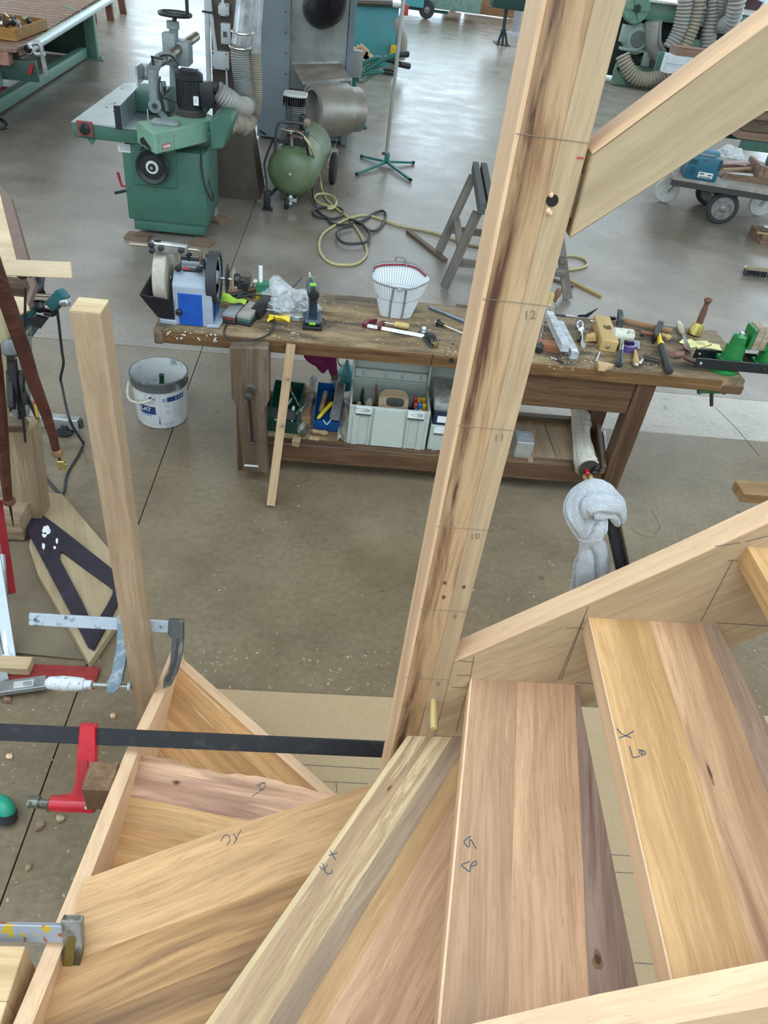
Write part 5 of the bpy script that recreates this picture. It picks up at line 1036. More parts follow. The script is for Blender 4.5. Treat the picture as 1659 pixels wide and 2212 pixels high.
# green carver's vise
gv = thing('carving_vise', 'green twin post carving vise with black rails clamped to the bench end', 'vise', S(1580, 800)); GREEN = plain('vise_green', (0.012, 0.16, 0.035), 0.32, 0, 0.1, coat=0.3); PADW = wood('vise_pad', (0.44, 0.36, 0.27), (0.36, 0.285, 0.20), (0.26, 0.19, 0.125), pores=0.3)
RAILB = plain('black_rail', (0.010, 0.010, 0.012), 0.35)
yv = S(1570, 810, ZB).y + 0.06
bzv = ZB + 0.018
def ln(px, py, dy): return Y(px, py, yv+dy)
for (a, b) in ((((1502, 783), (1675, 806)), -0.055), (((1500, 763), (1665, 778)), 0.055)):
    A, B_ = ln(*a[0], b), ln(*a[1], b); B_.z = A.z; r_ = board('rail', RAILB, A, B_, 0.008, 0.050, (0, 0, 1), gv, 0.002)
    for fr in (0.06, 0.83): p = A + (B_-A)*fr + Vector((0, -0.004, 0)); MB().lathe([(0, 0.008), (0.004, 0.007), (0.006, 0.003)], p, (0, -1, 0), 12).build('bolt', STEEL if fr < .5 else BLACK, r_)
cx1 = ln(1575, 770, 0).x; cz1 = ln(1575, 795, 0).z
c = Vector((cx1-0.01, yv, ZB)); MB().lathe([(0, 0.075), (0.012, 0.075), (0.018, 0.06)], c, (0, 0, 1), 32).build('base_flange', GREEN, gv)
for cx_ in (ln(1583, 765, 0).x, ln(1655, 778, 0).x):
    zb_ = ln(1575, 775, 0).z
    pst = MB().box((cx_-0.052, yv-0.050, zb_-0.02), (cx_+0.052, yv+0.050, zb_+0.004), None, 0.004).build('slide_plate', GREEN, gv)
    MB().lathe([(0, 0.050), (0.068, 0.044), (0.070, 0.036), (0.115, 0.033), (0.124, 0.024)], (cx_, yv, zb_+0.004), (0, 0, 1), 28).build('post_casting', GREEN, gv)
    MB().cbox((cx_, yv, zb_+0.131), (0.020, 0.020, 0.012), None, 0.002).build('square_nut', STEEL, gv)
    s_ = 1 if cx_ < 1.99 else -1
    MB().cbox((cx_ + s_*0.045, yv+0.01, zb_+0.115), (0.016, 0.085, 0.10), None, 0.003).build('jaw_plate', GREEN, gv)
    MB().cbox((cx_ + s_*0.070, yv+0.012, zb_+0.120), (0.034, 0.095, 0.105), None, 0.008).build('jaw_pad', PADW, gv)
MB().cyl((cx1-0.01, yv, ZB-0.13), (cx1-0.01, yv, ZB), 0.016, n=14).build('clamp_stud', GREEN, gv)
wz = ZB-0.078; wc = Y(1537, 848, yv-0.03); mb = MB(); mb.cyl(wc + Vector((-0.055, 0, 0.0)), wc + Vector((0.055, 0, 0.01)), 0.009, n=10); mb.ball(wc + Vector((-0.06, 0, 0)), 0.014); mb.ball(wc + Vector((0.06, 0, 0.01)), 0.014); mb.build('wing_nut', GREEN, gv); MB().cyl(wc, Y(1537, 876, yv-0.03), 0.009, n=12).build('threaded_stud', plain('dark_iron_screw', (0.075, 0.068, 0.058), 0.45, 0.6), gv)
# odds and ends in front
pz = thing('pencil', 'mechanical pencil with black end lying left of the plastic tubes', 'pencil', S(1203, 778)); a, b = S(1190, 771, ZB+.005), S(1217, 784, ZB+.005); MB().cyl(a, (a+b)/2, 0.0042, n=10).build('pencil_tip', STEEL, pz); MB().cyl((a+b)/2, b, 0.0045, n=10).build('pencil_grip', BLACK, pz)
tag(lbox('white_rod', WHITE, (1296, 760), (1288, 780), 0.006, 0.006, ZB, bev=0.002), 'short white rod before the wooden plane', 'rod')
A = S(1291, 801, ZB); M = frame(A, S(1307, 803, ZB)-A); tag(MB().prism([(0, 0), (0.03, -0.002), (0.078, 0.042), (0.004, 0.062)], 0, 0.022, M, 0.001).build('bevelled_offcut', FIR), 'pale trapezoid offcut at the bench front edge', 'offcut')
sh = thing('honing_guide', 'small steel side honing guide at the bench front', 'honing guide', S(1398, 778)); M = frame(S(1388, 773, ZB+.008), S(1414, 780, ZB+.008) - S(1388, 773, ZB+.008)); MB().box((0, -0.012, -0.008), (0.075, 0.012, 0.010), M, 0.002).build('guide_body', plain('dark_iron_screw', (0.075, 0.068, 0.058), 0.45, 0.6), sh); MB().box((0.005, -0.008, 0.010), (0.068, 0.008, 0.0105), M).build('guide_slot', DARK, sh); board('guide_arm', STEEL, S(1382, 786, ZB+.008), S(1390, 774, ZB+.008), 0.014, 0.01, (0, 0, 1), sh)
# wood chips on the bench: nobody could count them
def chips(name, pts, label, seed, sz=(0.0015, 0.007), col=(0.50, 0.40, 0.26), z=ZB):
    r = random.Random(seed); mb = MB()
    for (x0, y0, x1, y1, n_) in pts:
        for _ in range(n_):
            p = Z(r.uniform(x0, x1), r.uniform(y0, y1), z); a = r.uniform(0, 6.28); l = r.uniform(*sz); w = l*r.uniform(.3, .8); h = r.uniform(0.0006, 0.003)
            d = Vector((math.cos(a), math.sin(a), 0)); e = Vector((-d.y, d.x, 0)); q = p + Vector((0, 0, 0.0005))
            mb.add([q-d*l-e*w*.5, q+d*l-e*w, q+d*l*.6+e*w, q-d*l*.8+e*w*.7, q+Vector((0, 0, h))], [(0,1,4),(1,2,4),(2,3,4),(3,0,4),(0,3,2,1)])
    o = tag(mb.build(name, plain('chip_%s' % name, col, 0.85, 0, 0.2), smooth=0), label, 'shavings', None, 'stuff'); return o
chips('wood_chips', [(1150, 740, 1320, 800, 70), (1210, 770, 1300, 785, 25), (1380, 770, 1440, 800, 25), (560, 700, 700, 735, 40), (800, 680, 930, 750, 40), (690, 650, 800, 720, 25), (940, 740, 1000, 770, 20), (1250, 690, 1290, 720, 8)], 'pale wood chips scattered over the bench top', 2)

# ------------------------------------------------------------------ under the bench
U = lambda px, py, z=ZS: Z(px, py, z)
LX = wood('hazel', (0.46, 0.33, 0.20), (0.37, 0.25, 0.14), (0.26, 0.16, 0.085), pores=0.3)
# stick leaning on the bench front
ls = thing('wooden_batten', 'pale batten with two screws leaning against the bench front', 'batten', Z(585, 1093)); a = Z(585, 1093, 0.0) + Vector((0, 0, 0.006)); b = Y(629, 743, YB0-0.022)
board('batten_shaft', wood('batten_ash', (0.46, 0.31, 0.18), (0.38, 0.245, 0.135), (0.29, 0.175, 0.09), pores=0.4, contrast=0.7), a, b, 0.040, 0.026, (0, -1, 0.1), ls, 0.001)
for py in (799, 901): p = a + (b-a)*((1093-py)/(1093-743)*0.96+0.005) + Vector((0, -0.014, 0)); MB().lathe([(0, 0.0045), (0.012, 0.0045), (0.0125, 0.007), (0.016, 0.006)], p + Vector((0.002, 0.004, 0)), (0.25, -1, -0.15), 10).build('screw', STEEL, ls)
def tray(name, label, cat, mat, px0, px1, depth, height, z=ZS, wall=0.004, grp=None, tilt=0.0, parent_only=False):
    A, B_ = Z(*px0, z), Z(*px1, z); M = frame(A, B_-A) @ Matrix.Rotation(tilt, 4, 'X'); L = (B_-A).length
    t = thing(name, label, cat, A, grp)
    MB().box((0, 0, 0), (L, depth, wall), M).build('tray_base', mat, t)
    for s_ in (((0, 0, 0), (L, wall, height)), ((0, depth-wall, 0), (L, depth, height)), ((0, wall, 0), (wall, depth-wall, height)), ((L-wall, wall, 0), (L, depth-wall, height))): MB().box(*s_, M).build('tray_side', mat, t)
    return t, M, L
gx, gM, gL = tray('green_crate', 'dark green plastic crate of tools behind the leg vise', 'crate', plain('crate_green', (0.008, 0.075, 0.045), 0.5), (578, 930), (642, 938), 0.26, 0.09, tilt=0.35)
gx.location.z += 0.0
def tool(par, name, M, a, b, r, mat, prof=None):
    A, B_ = M @ Vector(a), M @ Vector(b); L = (B_-A).length
    MB().lathe(prof(L) if prof else [(0, r*.6), (L*.1, r), (L*.9, r), (L, r*.6)], A, B_-A, 10).build(name, mat, par)
tool(gx, 'tool_handle', gM, (0.05, 0.22, 0.10), (0.09, 0.19, 0.11), 0.013, plain('cherry_handle', (0.30, 0.04, 0.045), 0.35))
tool(gx, 'wire_tool', gM, (0.09, 0.19, 0.11), (0.16, 0.10, 0.06), 0.003, STEEL)
tool(gx, 'plier_jaw', gM, (0.03, 0.02, 0.05), (0.10, 0.16, 0.08), 0.010, GALV); tool(gx, 'steel_tool', gM, (0.05, 0.12, 0.07), (0.08, 0.18, 0.09), 0.007, STEEL); tool(gx, 'steel_tool', gM, (0.12, 0.05, 0.06), (0.19, 0.18, 0.07), 0.010, plain('dull_blade', (0.33, 0.34, 0.37), 0.3, 0.8)); tool(gx, 'steel_tool', gM, (gL-.03, 0.03, 0.06), (gL-.035, 0.12, 0.07), 0.008, WHITE)
cr = thing('dark_cloth', 'rumpled dark grey cloth sack lying by the leg vise', 'cloth', U(610, 935)); CL = plain('dark_cloth', (0.055, 0.055, 0.050), 0.95)
mb = MB(); cloth_tube(mb, [U(572, 925) + Vector((0, 0.05, .06)), U(600, 930) + Vector((0, 0.04, .05)), U(630, 935) + Vector((0, 0.04, .05)), U(655, 930) + Vector((0, 0.05, .04))], [0.03, 0.055, 0.05, 0.015], 4, 0.2, 1.0, flat=0.8); mb.build('cloth_folds', CL, cr, smooth=180)
# planes and a handled tool between the crates
for (a, b, w_, h_, m, lb) in (((660, 928), (649, 868), .085, .07, wood('rusty_plane', (0.36, 0.21, 0.11), (0.28, 0.15, 0.075), (0.18, 0.09, 0.045), pores=0.2), 'brown wooden jack plane beside the green crate'),):
    q = thing('jack_plane', lb, 'plane', U(*a)); A, B_ = U(*a) + Vector((0, 0, .04)), U(*b) + Vector((0, 0, .04)); board('plane_stock', m, A, B_ + (B_-A)*0.15, w_*.6, h_, (0, 0, 1), q, 0.003); MB().box((-0.02, -0.03, 0.03), (0.02, 0.03, 0.075), frame(B_, B_-A), 0.012).build('plane_horn', LX, q)
for (a, b, r, m, lb) in (((648, 940), (670, 862), .022, plain('taupe_rail', (0.30, 0.27, 0.22), 0.6), 'flat grey wooden straightedge standing beside the jack plane'), ((655, 945), (676, 835), .017, plain('grey_tube', (0.17, 0.165, 0.16), 0.4, 0.5), 'grey round bar tool beside the blue crate')):
    A, B_ = U(*a) + Vector((0, 0, r)), U(*b) + Vector((0, 0, r + 0.03)); q = thing('bar_tool', lb, 'tool', U(*a)); MB().lathe([(0, r*.7), (0.02, r), ((B_-A).length-.03, r), ((B_-A).length, r*1.15), ((B_-A).length+.02, r*.8)], A, B_-A, 14).build('tool_shaft', m, q)
fs_ = thing('bow_frame', 'small curved wooden bow behind the planes', 'bow', U(665, 850)); MB().tube([U(640, 868, ZS+.05), U(643, 852, ZS+.08), U(660, 846, ZS+.09), U(680, 849, ZS+.08), U(683, 862, ZS+.06)], 0.008, 8, smooth=5).build('bow_wood', LX, fs_)
a, b = U(632, 953, ZS+.02), U(648, 956, ZS+.02); tag(board('wood_offcut', LX, a, b, 0.04, 0.035), 'small tan offcut standing before the dark cloth', 'offcut')
for k, (a, b) in enumerate((((672, 937), (708, 942)), ((665, 952), (690, 955)))): q = thing('turned_spindle', ['turned tan tool handle lying before the blue crate', 'shorter tan handle nearest the front stretcher'][k], 'handle', U(*a), 'loose turned handles on the shelf'); A, B_ = U(*a) + Vector((0, 0, .016)), U(*b) + Vector((0, 0, .016)); L = (B_-A).length; MB().lathe([(0, .008), (.01, .015), (L*.5, .012), (L*.85, .016), (L, .008)], A, B_-A, 12).build('handle_wood', LX, q)
bx, bM, bL = tray('blue_crate', 'blue plastic crate of small tools tilted under the bench', 'crate', plain('crate_blue', (0.01, 0.10, 0.34), 0.45), (676, 928), (733, 934), 0.25, 0.075, tilt=0.38)
tool(bx, 'tool_handle', bM, (0.03, 0.07, 0.06), (0.045, 0.20, 0.07), 0.012, LX); tool(bx, 'yellow_tool', bM, (0.02, 0.02, 0.07), (0.085, 0.13, 0.075), 0.010, plain('hammer_yellow', (0.72, 0.50, 0.01), 0.4)); tool(bx, 'olive_tool', bM, (0.09, 0.03, 0.07), (0.11, 0.19, 0.075), 0.014, plain('olive_cord', (0.26, 0.23, 0.15), 0.8)); tool(bx, 'dark_tool', bM, (0.05, 0.10, 0.06), (0.10, 0.22, 0.06), 0.012, BLACK)
MB().tube([bM @ Vector((0.05, 0.01, 0.08)), bM @ Vector((0.07, -0.012, 0.075)), bM @ Vector((0.085, 0.01, 0.08)), bM @ Vector((0.10, 0.04, 0.08))], 0.0025, 6, smooth=6).build('cord', WHITE, bx); MB().tube([bM @ Vector((0.09, 0.21, 0.085)), bM @ Vector((0.09, 0.235, 0.09)), bM @ Vector((0.10, 0.24, 0.09)), bM @ Vector((0.108, 0.22, 0.085))], 0.003, 6, smooth=6).build('hook', STEEL, bx)
lvl = thing('spirit_level', 'short worn aluminium level standing in the blue crate', 'level', U(720, 925)); A = bM @ Vector((bL*0.80, 0.015, 0.075)); B_ = bM @ Vector((bL*0.88, 0.235, 0.10)); board('level_body', GALV, A, B_, 0.045, 0.022, (0, 0, 1), lvl, 0.001); MB().cyl(B_ + (A-B_)*0.07 + Vector((0, -0.008, 0.008)), B_ + (A-B_)*0.07 + Vector((0, -0.016, 0.014)), 0.005, n=10).build('hang_hole', DARK, lvl)
pb = thing('plastic_sleeve', 'crumpled clear sleeve of papers beside the grey tool case', 'bag', U(745, 950)); A, B_ = U(738, 955, ZS+.01), U(752, 850, ZS+.10); d = B_-A
MB().grid(lambda u, v: tuple(A + d*u + Vector(((v-.5)*0.05, 0, 0.02*math.sin(9*u+5*v)+.02*v))), 24, 8).build('sleeve_film', film('cream_film', (0.62, 0.56, 0.46), 0.85), pb)
# glue bottle and cartridge, maroon bag hanging behind
gb_ = thing('spray_bottle', 'turquoise plastic bottle under the bench beside the maroon bag', 'bottle', U(744, 835)); c = U(745, 838); zt_ = Y(742, 776, c.y).z
MB().lathe([(0, 0.042), (0.01, 0.046), (0.10, 0.046), (0.13, 0.030), (0.145, 0.018), (zt_-ZS-.03, 0.016)], c, (0, 0, 1), 22).build('bottle_body', plain('turquoise_bottle', (0.10, 0.33, 0.36), 0.35), gb_); MB().lathe([(0, 0.0465), (0.05, 0.0468)], c + Vector((0, 0, .012)), (0, 0, 1), 22, cap=False).build('bottle_liquid', plain('teal_liquid', (0.01, 0.17, 0.22), 0.3), gb_); MB().lathe([(0, 0.014), (0.03, 0.006)], c + Vector((0, 0, zt_-ZS-.03)), (0, 0, 1), 14).build('nozzle', plain('turquoise_bottle', (0.10, 0.33, 0.36), 0.35), gb_)
MB().tube([Y(729, 772, c.y), Y(731, 783, c.y), Y(738, 792, c.y), Y(744, 790, c.y+.03)], 0.003, 6, smooth=5).build('hose', CORD, gb_)
ca = thing('sealant_cartridge', 'whitish sealant cartridge left of the turquoise bottle', 'cartridge', U(721, 850)); c = U(721, 850); MB().cyl(c, Y(724, 812, c.y), 0.026, n=18).build('cartridge_tube', plain('off_white_tube', (0.50, 0.50, 0.47), 0.5), ca); MB().lathe([(0, 0.026), (0.01, 0.02), (0.02, 0.007), (0.06, 0.004)], Y(724, 812, c.y), (0, 0, 1), 14).build('cartridge_nozzle', BLACK, ca)
mr = thing('maroon_bag', 'maroon cloth bag hanging below the rear of the bench', 'bag', Y(695, 790, 3.50)); mb = MB(); hp = lambda px, py: Y(px, py, 3.48)
cloth_tube(mb, [hp(690, 740), hp(692, 765), hp(697, 785), hp(697, 801), hp(696, 806)], [0.075, 0.075, 0.045, 0.016, 0.004], 3, 0.12, 2.0, flat=0.45); cloth_tube(mb, [hp(712, 745), hp(714, 775), hp(718, 795), hp(722, 808)], [0.03, 0.03, 0.024, 0.02], 3, 0.1, 5.0, flat=0.7); mb.build('bag_cloth', plain('maroon_cloth', (0.16, 0.012, 0.075), 0.9), mr, smooth=180); MB().cyl(hp(696, 806), hp(699, 814), 0.006, n=8).build('bag_toggle', WHITE, mr)
MB().cyl(hp(722, 808), hp(724, 818), 0.018, n=12).build('bag_strap_end', OLDWOOD2, mr)
# big open tool case
CASE = plain('case_grey_green', (0.40, 0.43, 0.38), 0.5, 0, 0.06); tc_ = thing('tool_case', 'open grey green tool case with a saw handle and markers in it', 'tool case', U(830, 970))
A, B_ = U(748, 962), U(916, 977); d = B_-A; d.z = 0; L = d.length; M = frame(A, d); hC = Y(833, 882, (A.y+B_.y)/2).z - ZS; DC = 0.26
MB().box((0, 0, 0), (L, DC, 0.006), M).build('case_base', CASE, tc_)
for s_ in (((0, 0, 0), (L, .010, hC)), ((0, DC-.010, 0), (L, DC, hC+.02)), ((0, .010, 0), (.010, DC-.01, hC)), ((L-.010, .010, 0), (L, DC-.01, hC))): MB().box(*s_, M, 0.002).build('case_side', CASE, tc_)
MB().prism([(L*.30, 0.02), (L*.70, 0.02), (L*.68, hC*.98), (L*.66, hC*1.0), (L*.33, hC*1.0), (L*.31, hC*.98)], 0.0, 0.012, M @ Matrix(((1,0,0,0),(0,0,-1,0),(0,1,0,0),(0,0,0,1))), 0.002).build('case_latch_panel', plain('case_latch', (0.44, 0.47, 0.42), 0.45, 0, 0.04), tc_)
for x0, x1 in ((0.02, 0.05), (L*.25, L*.28), (L*.72, L*.75), (L-.05, L-.02)): MB().box((x0, -0.006, 0.01), (x1, 0.002, hC*.80), M, 0.002).build('case_rib', CASE, tc_)
for x0, x1 in ((0.03, L*.27), (L*.72, L-.03)):
    lbm = MB().box((x0, -0.0075, hC*.80), (x1, -0.001, hC*.985), M).build('case_label', WHITE, tc_)
    MB().box((x0, -0.0082, hC*.795), (x1, -0.0074, hC*.84), M).build('label_bar', PENCIL, tc_)
    MR = M @ Matrix.Translation(((x0+x1)/2-(.012 if x0 < .1 else .02), -0.0078, hC*.925)) @ Matrix.Rotation(math.radians(90), 4, 'X')
    text_mesh('label_print', 'SERVICE v2\nLa boîte' if x0 < .1 else 'v.2', PENCIL, MR, 0.013, tc_, 0.0002)
    MB().box((x1-.034, -0.0082, hC*.88), (x1-.006, -0.0074, hC*.965), M).build('label_picture', GREY, tc_)
MB().box((0.0, DC-.012, hC*1.02), (L, DC, hC*1.02+.015), M).build('case_hinge', CASE, tc_)
lidM = M @ Matrix.Translation((0, DC+.004, hC*1.05)) @ Matrix.Rotation(math.radians(-8), 4, 'X')
LH = min(.34, .664 - ZS - hC*1.05)
MB().box((0, 0, 0), (L, .012, LH), lidM, 0.003).build('case_lid', CASE, tc_); 
for s_ in (((0, -.05, 0), (.012, 0, LH)), ((L-.012, -.05, 0), (L, 0, LH)), ((.012, -.035, 0.0), (L-.012, 0, .012))): MB().box(*s_, lidM, 0.002).build('lid_rim', CASE, tc_)
MB().box((.012, -.03, .012), (L-.012, -.002, .055), lidM, 0.003).build('lid_tray', plain('case_latch', (0.44, 0.47, 0.42), 0.45, 0, 0.04), tc_)
for f_ in (.12, .40, .62, .86): MB().box((L*f_, -.031, .02), (L*f_+.018, -.029, .048), lidM).build('lid_clip', GREY, tc_)
MB().box((.012, .012, .006), (L-.012, DC-.012, hC*.45), M).build('case_insert', BLACK, tc_)
sw_ = thing('hand_saw', 'tan wooden saw handle standing in the open tool case', 'saw', M @ Vector((L*.55, .13, hC)))
ang = lambda n_, rx, ry, cx, cy, ph=0: [(cx + rx*math.copysign(abs(math.cos(2*math.pi*k/n_))**.6, math.cos(2*math.pi*k/n_)), cy + ry*math.copysign(abs(math.sin(2*math.pi*k/n_))**.6, math.sin(2*math.pi*k/n_))) for k in range(n_)]
Ms = M @ Matrix.Translation((L*.55, .10, hC*.62)) @ Matrix.Rotation(math.radians(60), 4, 'X')
MB().ring(ang(32, .075, .072, 0, .05), ang(32, .045, .022, .008, .06), -.011, .011, Ms).build('saw_handle', wood('saw_beech', (0.48, 0.35, 0.20), (0.40, 0.28, 0.15), (0.30, 0.20, 0.10), pores=0.2), sw_); MB().box((-.05, -.06, -.001), (.05, -.01, .001), Ms).build('saw_blade', GALV, sw_)
MB().cyl(Ms @ Vector((.01, .02, .011)), Ms @ Vector((.01, .02, .018)), .01, n=10).build('saw_screw', IRON, sw_)
rk = random.Random(8)
for k in range(9):
    col = [(0.02, 0.16, 0.42), (0.62, 0.30, 0.05), (0.40, 0.06, 0.06), (0.62, 0.40, 0.02)][[0, 1, 2, 2, 0, 3, 2, 1, 3][k]]
    c = M @ Vector((L*(.83 + .055*(k % 3)), .05 + .06*(k//3), hC*.50)); q = thing('marker', ['blue', 'orange', 'red', 'dull red', 'second blue', 'yellow', 'third red', 'second orange', 'near yellow'][k] + ' capped marker standing in the right of the tool case', 'marker', c, 'markers in the tool case')
    MB().cyl(c, c + Vector((0, -.005, .075)), .0115, n=12).build('marker_barrel', BLACK, q); MB().lathe([(0, .0118), (.022, .0118), (.026, .008)], c + Vector((0, -.005, .075)), (0, -.06, 1), 12).build('marker_cap', plain('cap_%d' % int(col[0]*1000+col[1]*100), col, 0.35), q)
for k, (fx, fy, l, r, m, lb) in enumerate(((.07, .06, .10, .017, LX, 'tan chisel handle at the left of the tool case'), (.22, .10, .10, .022, plain('olive_cord', (0.26, 0.23, 0.15), 0.8), 'olive cord roll in the tool case'), (.15, .16, .12, .010, BLACK, 'thin black tool at the back of the tool case'), (.35, .18, .14, .008, BRN, 'thin brown stick at the back of the tool case'))):
    c = M @ Vector((L*fx, fy, hC*.5)); q = thing('case_tool', lb, 'tool', c); MB().lathe([(0, r*.7), (.015, r), (l*.8, r*.9), (l, r*.4)], c, (0.2 - .1*k, .1, 1), 12).build('tool_handle', m, q)
# assortment box with clear lid over a lower case
A, B_ = U(921, 975), U(1010, 984); d = B_-A; d.z = 0; M = frame(A, d); L = 0.30
lc_ = thing('systems_box', 'lower grey stackable tool box behind the newel post', 'tool case', U(950, 975)); hL = Y(940, 918, A.y).z - ZS
MB().box((0, 0, 0), (L, .26, hL), M, .004).build('box_body', CASE, lc_); MB().box((.02, -.002, hL*.70), (.15, .002, hL*.94), M).build('box_label', WHITE, lc_); MB().box((.02, -.003, hL*.66), (.15, .002, hL*.72), M).build('label_bar', PENCIL, lc_)
MB().box((.105, -.003, hL*.76), (.135, .0, hL*.86), M).build('label_picture', BLACK, lc_); MB().box((.115, -.003, hL*.70), (.122, .0, hL*.80), M).build('label_picture', BLACK, lc_)
for x_ in (.03, .042): MB().ball(M @ Vector((x_, -.004, .012)), .005).build('box_stud', WHITE, lc_)
ub = thing('assortment_box', 'dark blue assortment box with clear lid stacked on the grey box', 'box', M @ Vector((.15, .13, hL))); h1 = Y(935, 868, A.y).z - ZS - hL; 
MB().box((.005, .0, hL+.002), (L, .25, hL+.002+h1*.62), M, .004).build('box_body', plain('navy_box', (0.012, 0.018, 0.045), 0.4), ub); MB().box((.0, -.003, hL+.004+h1*.62), (L, .255, hL+h1*.98), M, .006).build('clear_lid', film('smoky_lid', (0.42, 0.41, 0.38), 0.75), ub)
MB().box((.025, -.004, hL+h1*.15), (.145, .0, hL+h1*.42), M).build('box_label', WHITE, ub); MB().cbox((.105, -.0045, hL+h1*.30), (.03, .002, .012), M).build('label_picture', PENCIL, ub); MB().cbox((.15, -.006, hL+h1*.55), (.10, .014, .02), M, .003).build('box_latch', plain('navy_box', (0.012, 0.018, 0.045), 0.4), ub)
MB().box((.03, .03, hL+.003+h1*.62), (L-.03, .22, hL+h1*.70), M).build('box_inlay', plain('tan_inlay', (0.30, 0.22, 0.14), 0.8), ub)
bk_ = thing('case_lid_panel', 'pale tool case leaning upright behind the assortment box', 'tool case', M @ Vector((.15, .3, 0))); MB().box((-.01, .285, 0.001), (L, .315, .495), M, .004).build('panel_shell', CASE, bk_); MB().tube([M @ Vector((.12, .283, .40)), M @ Vector((.15, .28, .36)), M @ Vector((.18, .283, .40))], .003, 6).build('panel_wire', PENCIL, bk_)
# tin box, canvas tool roll, offcuts at the right
tn = thing('tin_box', 'grey printed tin box right of the newel under the bench', 'tin', U(1128, 990)); A, B_ = U(1108, 992), U(1144, 996); d = B_-A; d.z = 0; M = frame(A, d); L = d.length; hT = Y(1125, 955, A.y).z-ZS; TIN = plain('grey_tin', (0.36, 0.35, 0.31), 0.35, 0.3)
MB().box((0, 0, 0), (L, .11, hT), M, .002).build('tin_body', TIN, tn); MB().box((.004, .004, hT), (L-.004, .106, hT+.002), M).build('tin_lid_print', plain('slate_print', (0.16, 0.17, 0.18), 0.5), tn)
for k in range(3): MB().box((.012, .03+.022*k, hT+.002), (L-.02, .036+.022*k, hT+.0026), M).build('lid_lettering', TIN, tn)
tag(board('ply_offcut', wood('ply_off', (0.46, 0.32, 0.20), (0.39, 0.26, 0.155), (0.29, 0.18, 0.10), pores=.2), U(1140, 1000, ZS+.008), U(1146, 930, ZS+.03), 0.05, 0.012, (-.5, 0, 1)), 'thin ply offcut leaning beside the tin box', 'offcut')
tr = thing('tool_roll', 'tied beige canvas tool roll with chisel handles showing', 'tool roll', U(1262, 1000)); CANV = plain('beige_canvas', (0.50, 0.45, 0.37), 0.9, 0, .08, 40, .3)
mb = MB(); cloth_tube(mb, [U(1252, 885, ZS+.06), U(1255, 905, ZS+.055), U(1256, 930, ZS+.055), U(1258, 960, ZS+.055), U(1262, 990, ZS+.055), U(1268, 1008, ZS+.05)], [.042, .046, .046, .047, .056, .060], 7, .05, 3.0, flat=.9); mb.build('canvas', CANV, tr, smooth=180)
for py in (905, 916, 926): c = U(1256, py, ZS+.055); MB().tube([c + Vector((.05*math.cos(t_), .018*math.sin(t_+py), .046*math.sin(t_))) for t_ in np.linspace(0, 6.1, 20)], .003, 6).build('tie_cord', plain('cord_beige', (0.42, 0.37, 0.30), 0.9), tr)
e = U(1272, 1012, ZS+.05); MB().lathe([(0, .05), (.004, .052)], e - Vector((0, -.004, 0)), (.03, -1, -.1), 20).build('roll_mouth', plain('roll_inside', (0.05, 0.042, 0.034), .95), tr)
for (dx, dz, m, l) in ((-.010, -.012, REDP, .03), (.022, -.006, BLACK, .03), (-.012, -.045, LX, .05), (.016, -.038, BOXW, .06), (.03, .012, BLACK, .02)): c = e + Vector((dx, 0, dz)); MB().lathe([(0, .010), (l*.8, .0125), (l, .008)], c, (.05, -1, -.12), 12).build('tool_handle', m, tr)
for k, (a, b, w_, h_, lb) in enumerate((((1303, 1015), (1290, 925), .022, .05, 'brown strip offcut right of the tool roll'), ((1312, 1012), (1303, 935), .016, .035, 'narrow grey strip offcut nearest the bench leg'), ((1242, 900), (1238, 870), .02, .05, 'pale strip behind the tool roll'))): tag(board('strip_offcut', [OLDWOOD2, GALV, BOXW][k], U(*a, ZS+h_/2), U(*b, ZS+h_/2), w_, h_), lb, 'offcut', 'strip offcuts on the shelf')
# ------------------------------------------------------------------ paint bucket
bk = thing('paint_bucket', 'white printed plastic paint bucket with a smeared grey rim standing on the floor', 'bucket', Z(343, 905))
fy = Z(350, 928).y; xl_, xr_ = Y(299, 900, fy+.12).x, Y(403, 900, fy+.12).x; Rb = (xr_-xl_)/2*0.985; bc = Vector(((xl_+xr_)/2, fy+Rb, 0)); Hb = Y(342, 829, fy-.01).z; Rt = Rb*1.13
BW = plain('bucket_white', (0.74, 0.75, 0.76), 0.35, 0, 0.05); SM = worn('smeared_rim', (0.12, 0.125, 0.125), (0.60, 0.61, 0.60), 0.60, 0.6, 0, 16); INS = worn('paint_dribbles', (0.66, 0.67, 0.66), (0.16, 0.17, 0.17), 0.61, 0.45, 0, 9)
rr = lambda z: Rb + (Rt-Rb)*z/Hb
MB().lathe([(0.0, 0.0), (0.0, Rb*.9), (0.004, Rb-.002), (0.012, rr(.012)), (Hb*.80, rr(Hb*.80))], bc, (0, 0, 1), 48, cap=False).build('bucket_wall', BW, bk)
MB().lathe([(Hb*.79, rr(Hb*.8)), (Hb*.80, rr(Hb*.8)+.006), (Hb*.87, rr(Hb*.87)+.006), (Hb*.87, rr(Hb*.87)+.001), (Hb*.95, rr(Hb*.95)+.001), (Hb*.95, rr(Hb*.95)+.007), (Hb*.99, rr(Hb)+.007), (Hb, rr(Hb)+.004), (Hb, rr(Hb)-.003)], bc, (0, 0, 1), 48, cap=False).build('bucket_rim', SM, bk)
MB().lathe([(Hb, rr(Hb)-.003), (0.075, rr(.075)-.006), (0.07, Rb*.9), (0.07, 0.0)], bc, (0, 0, 1), 48, cap=False).build('bucket_inside', INS, bk)
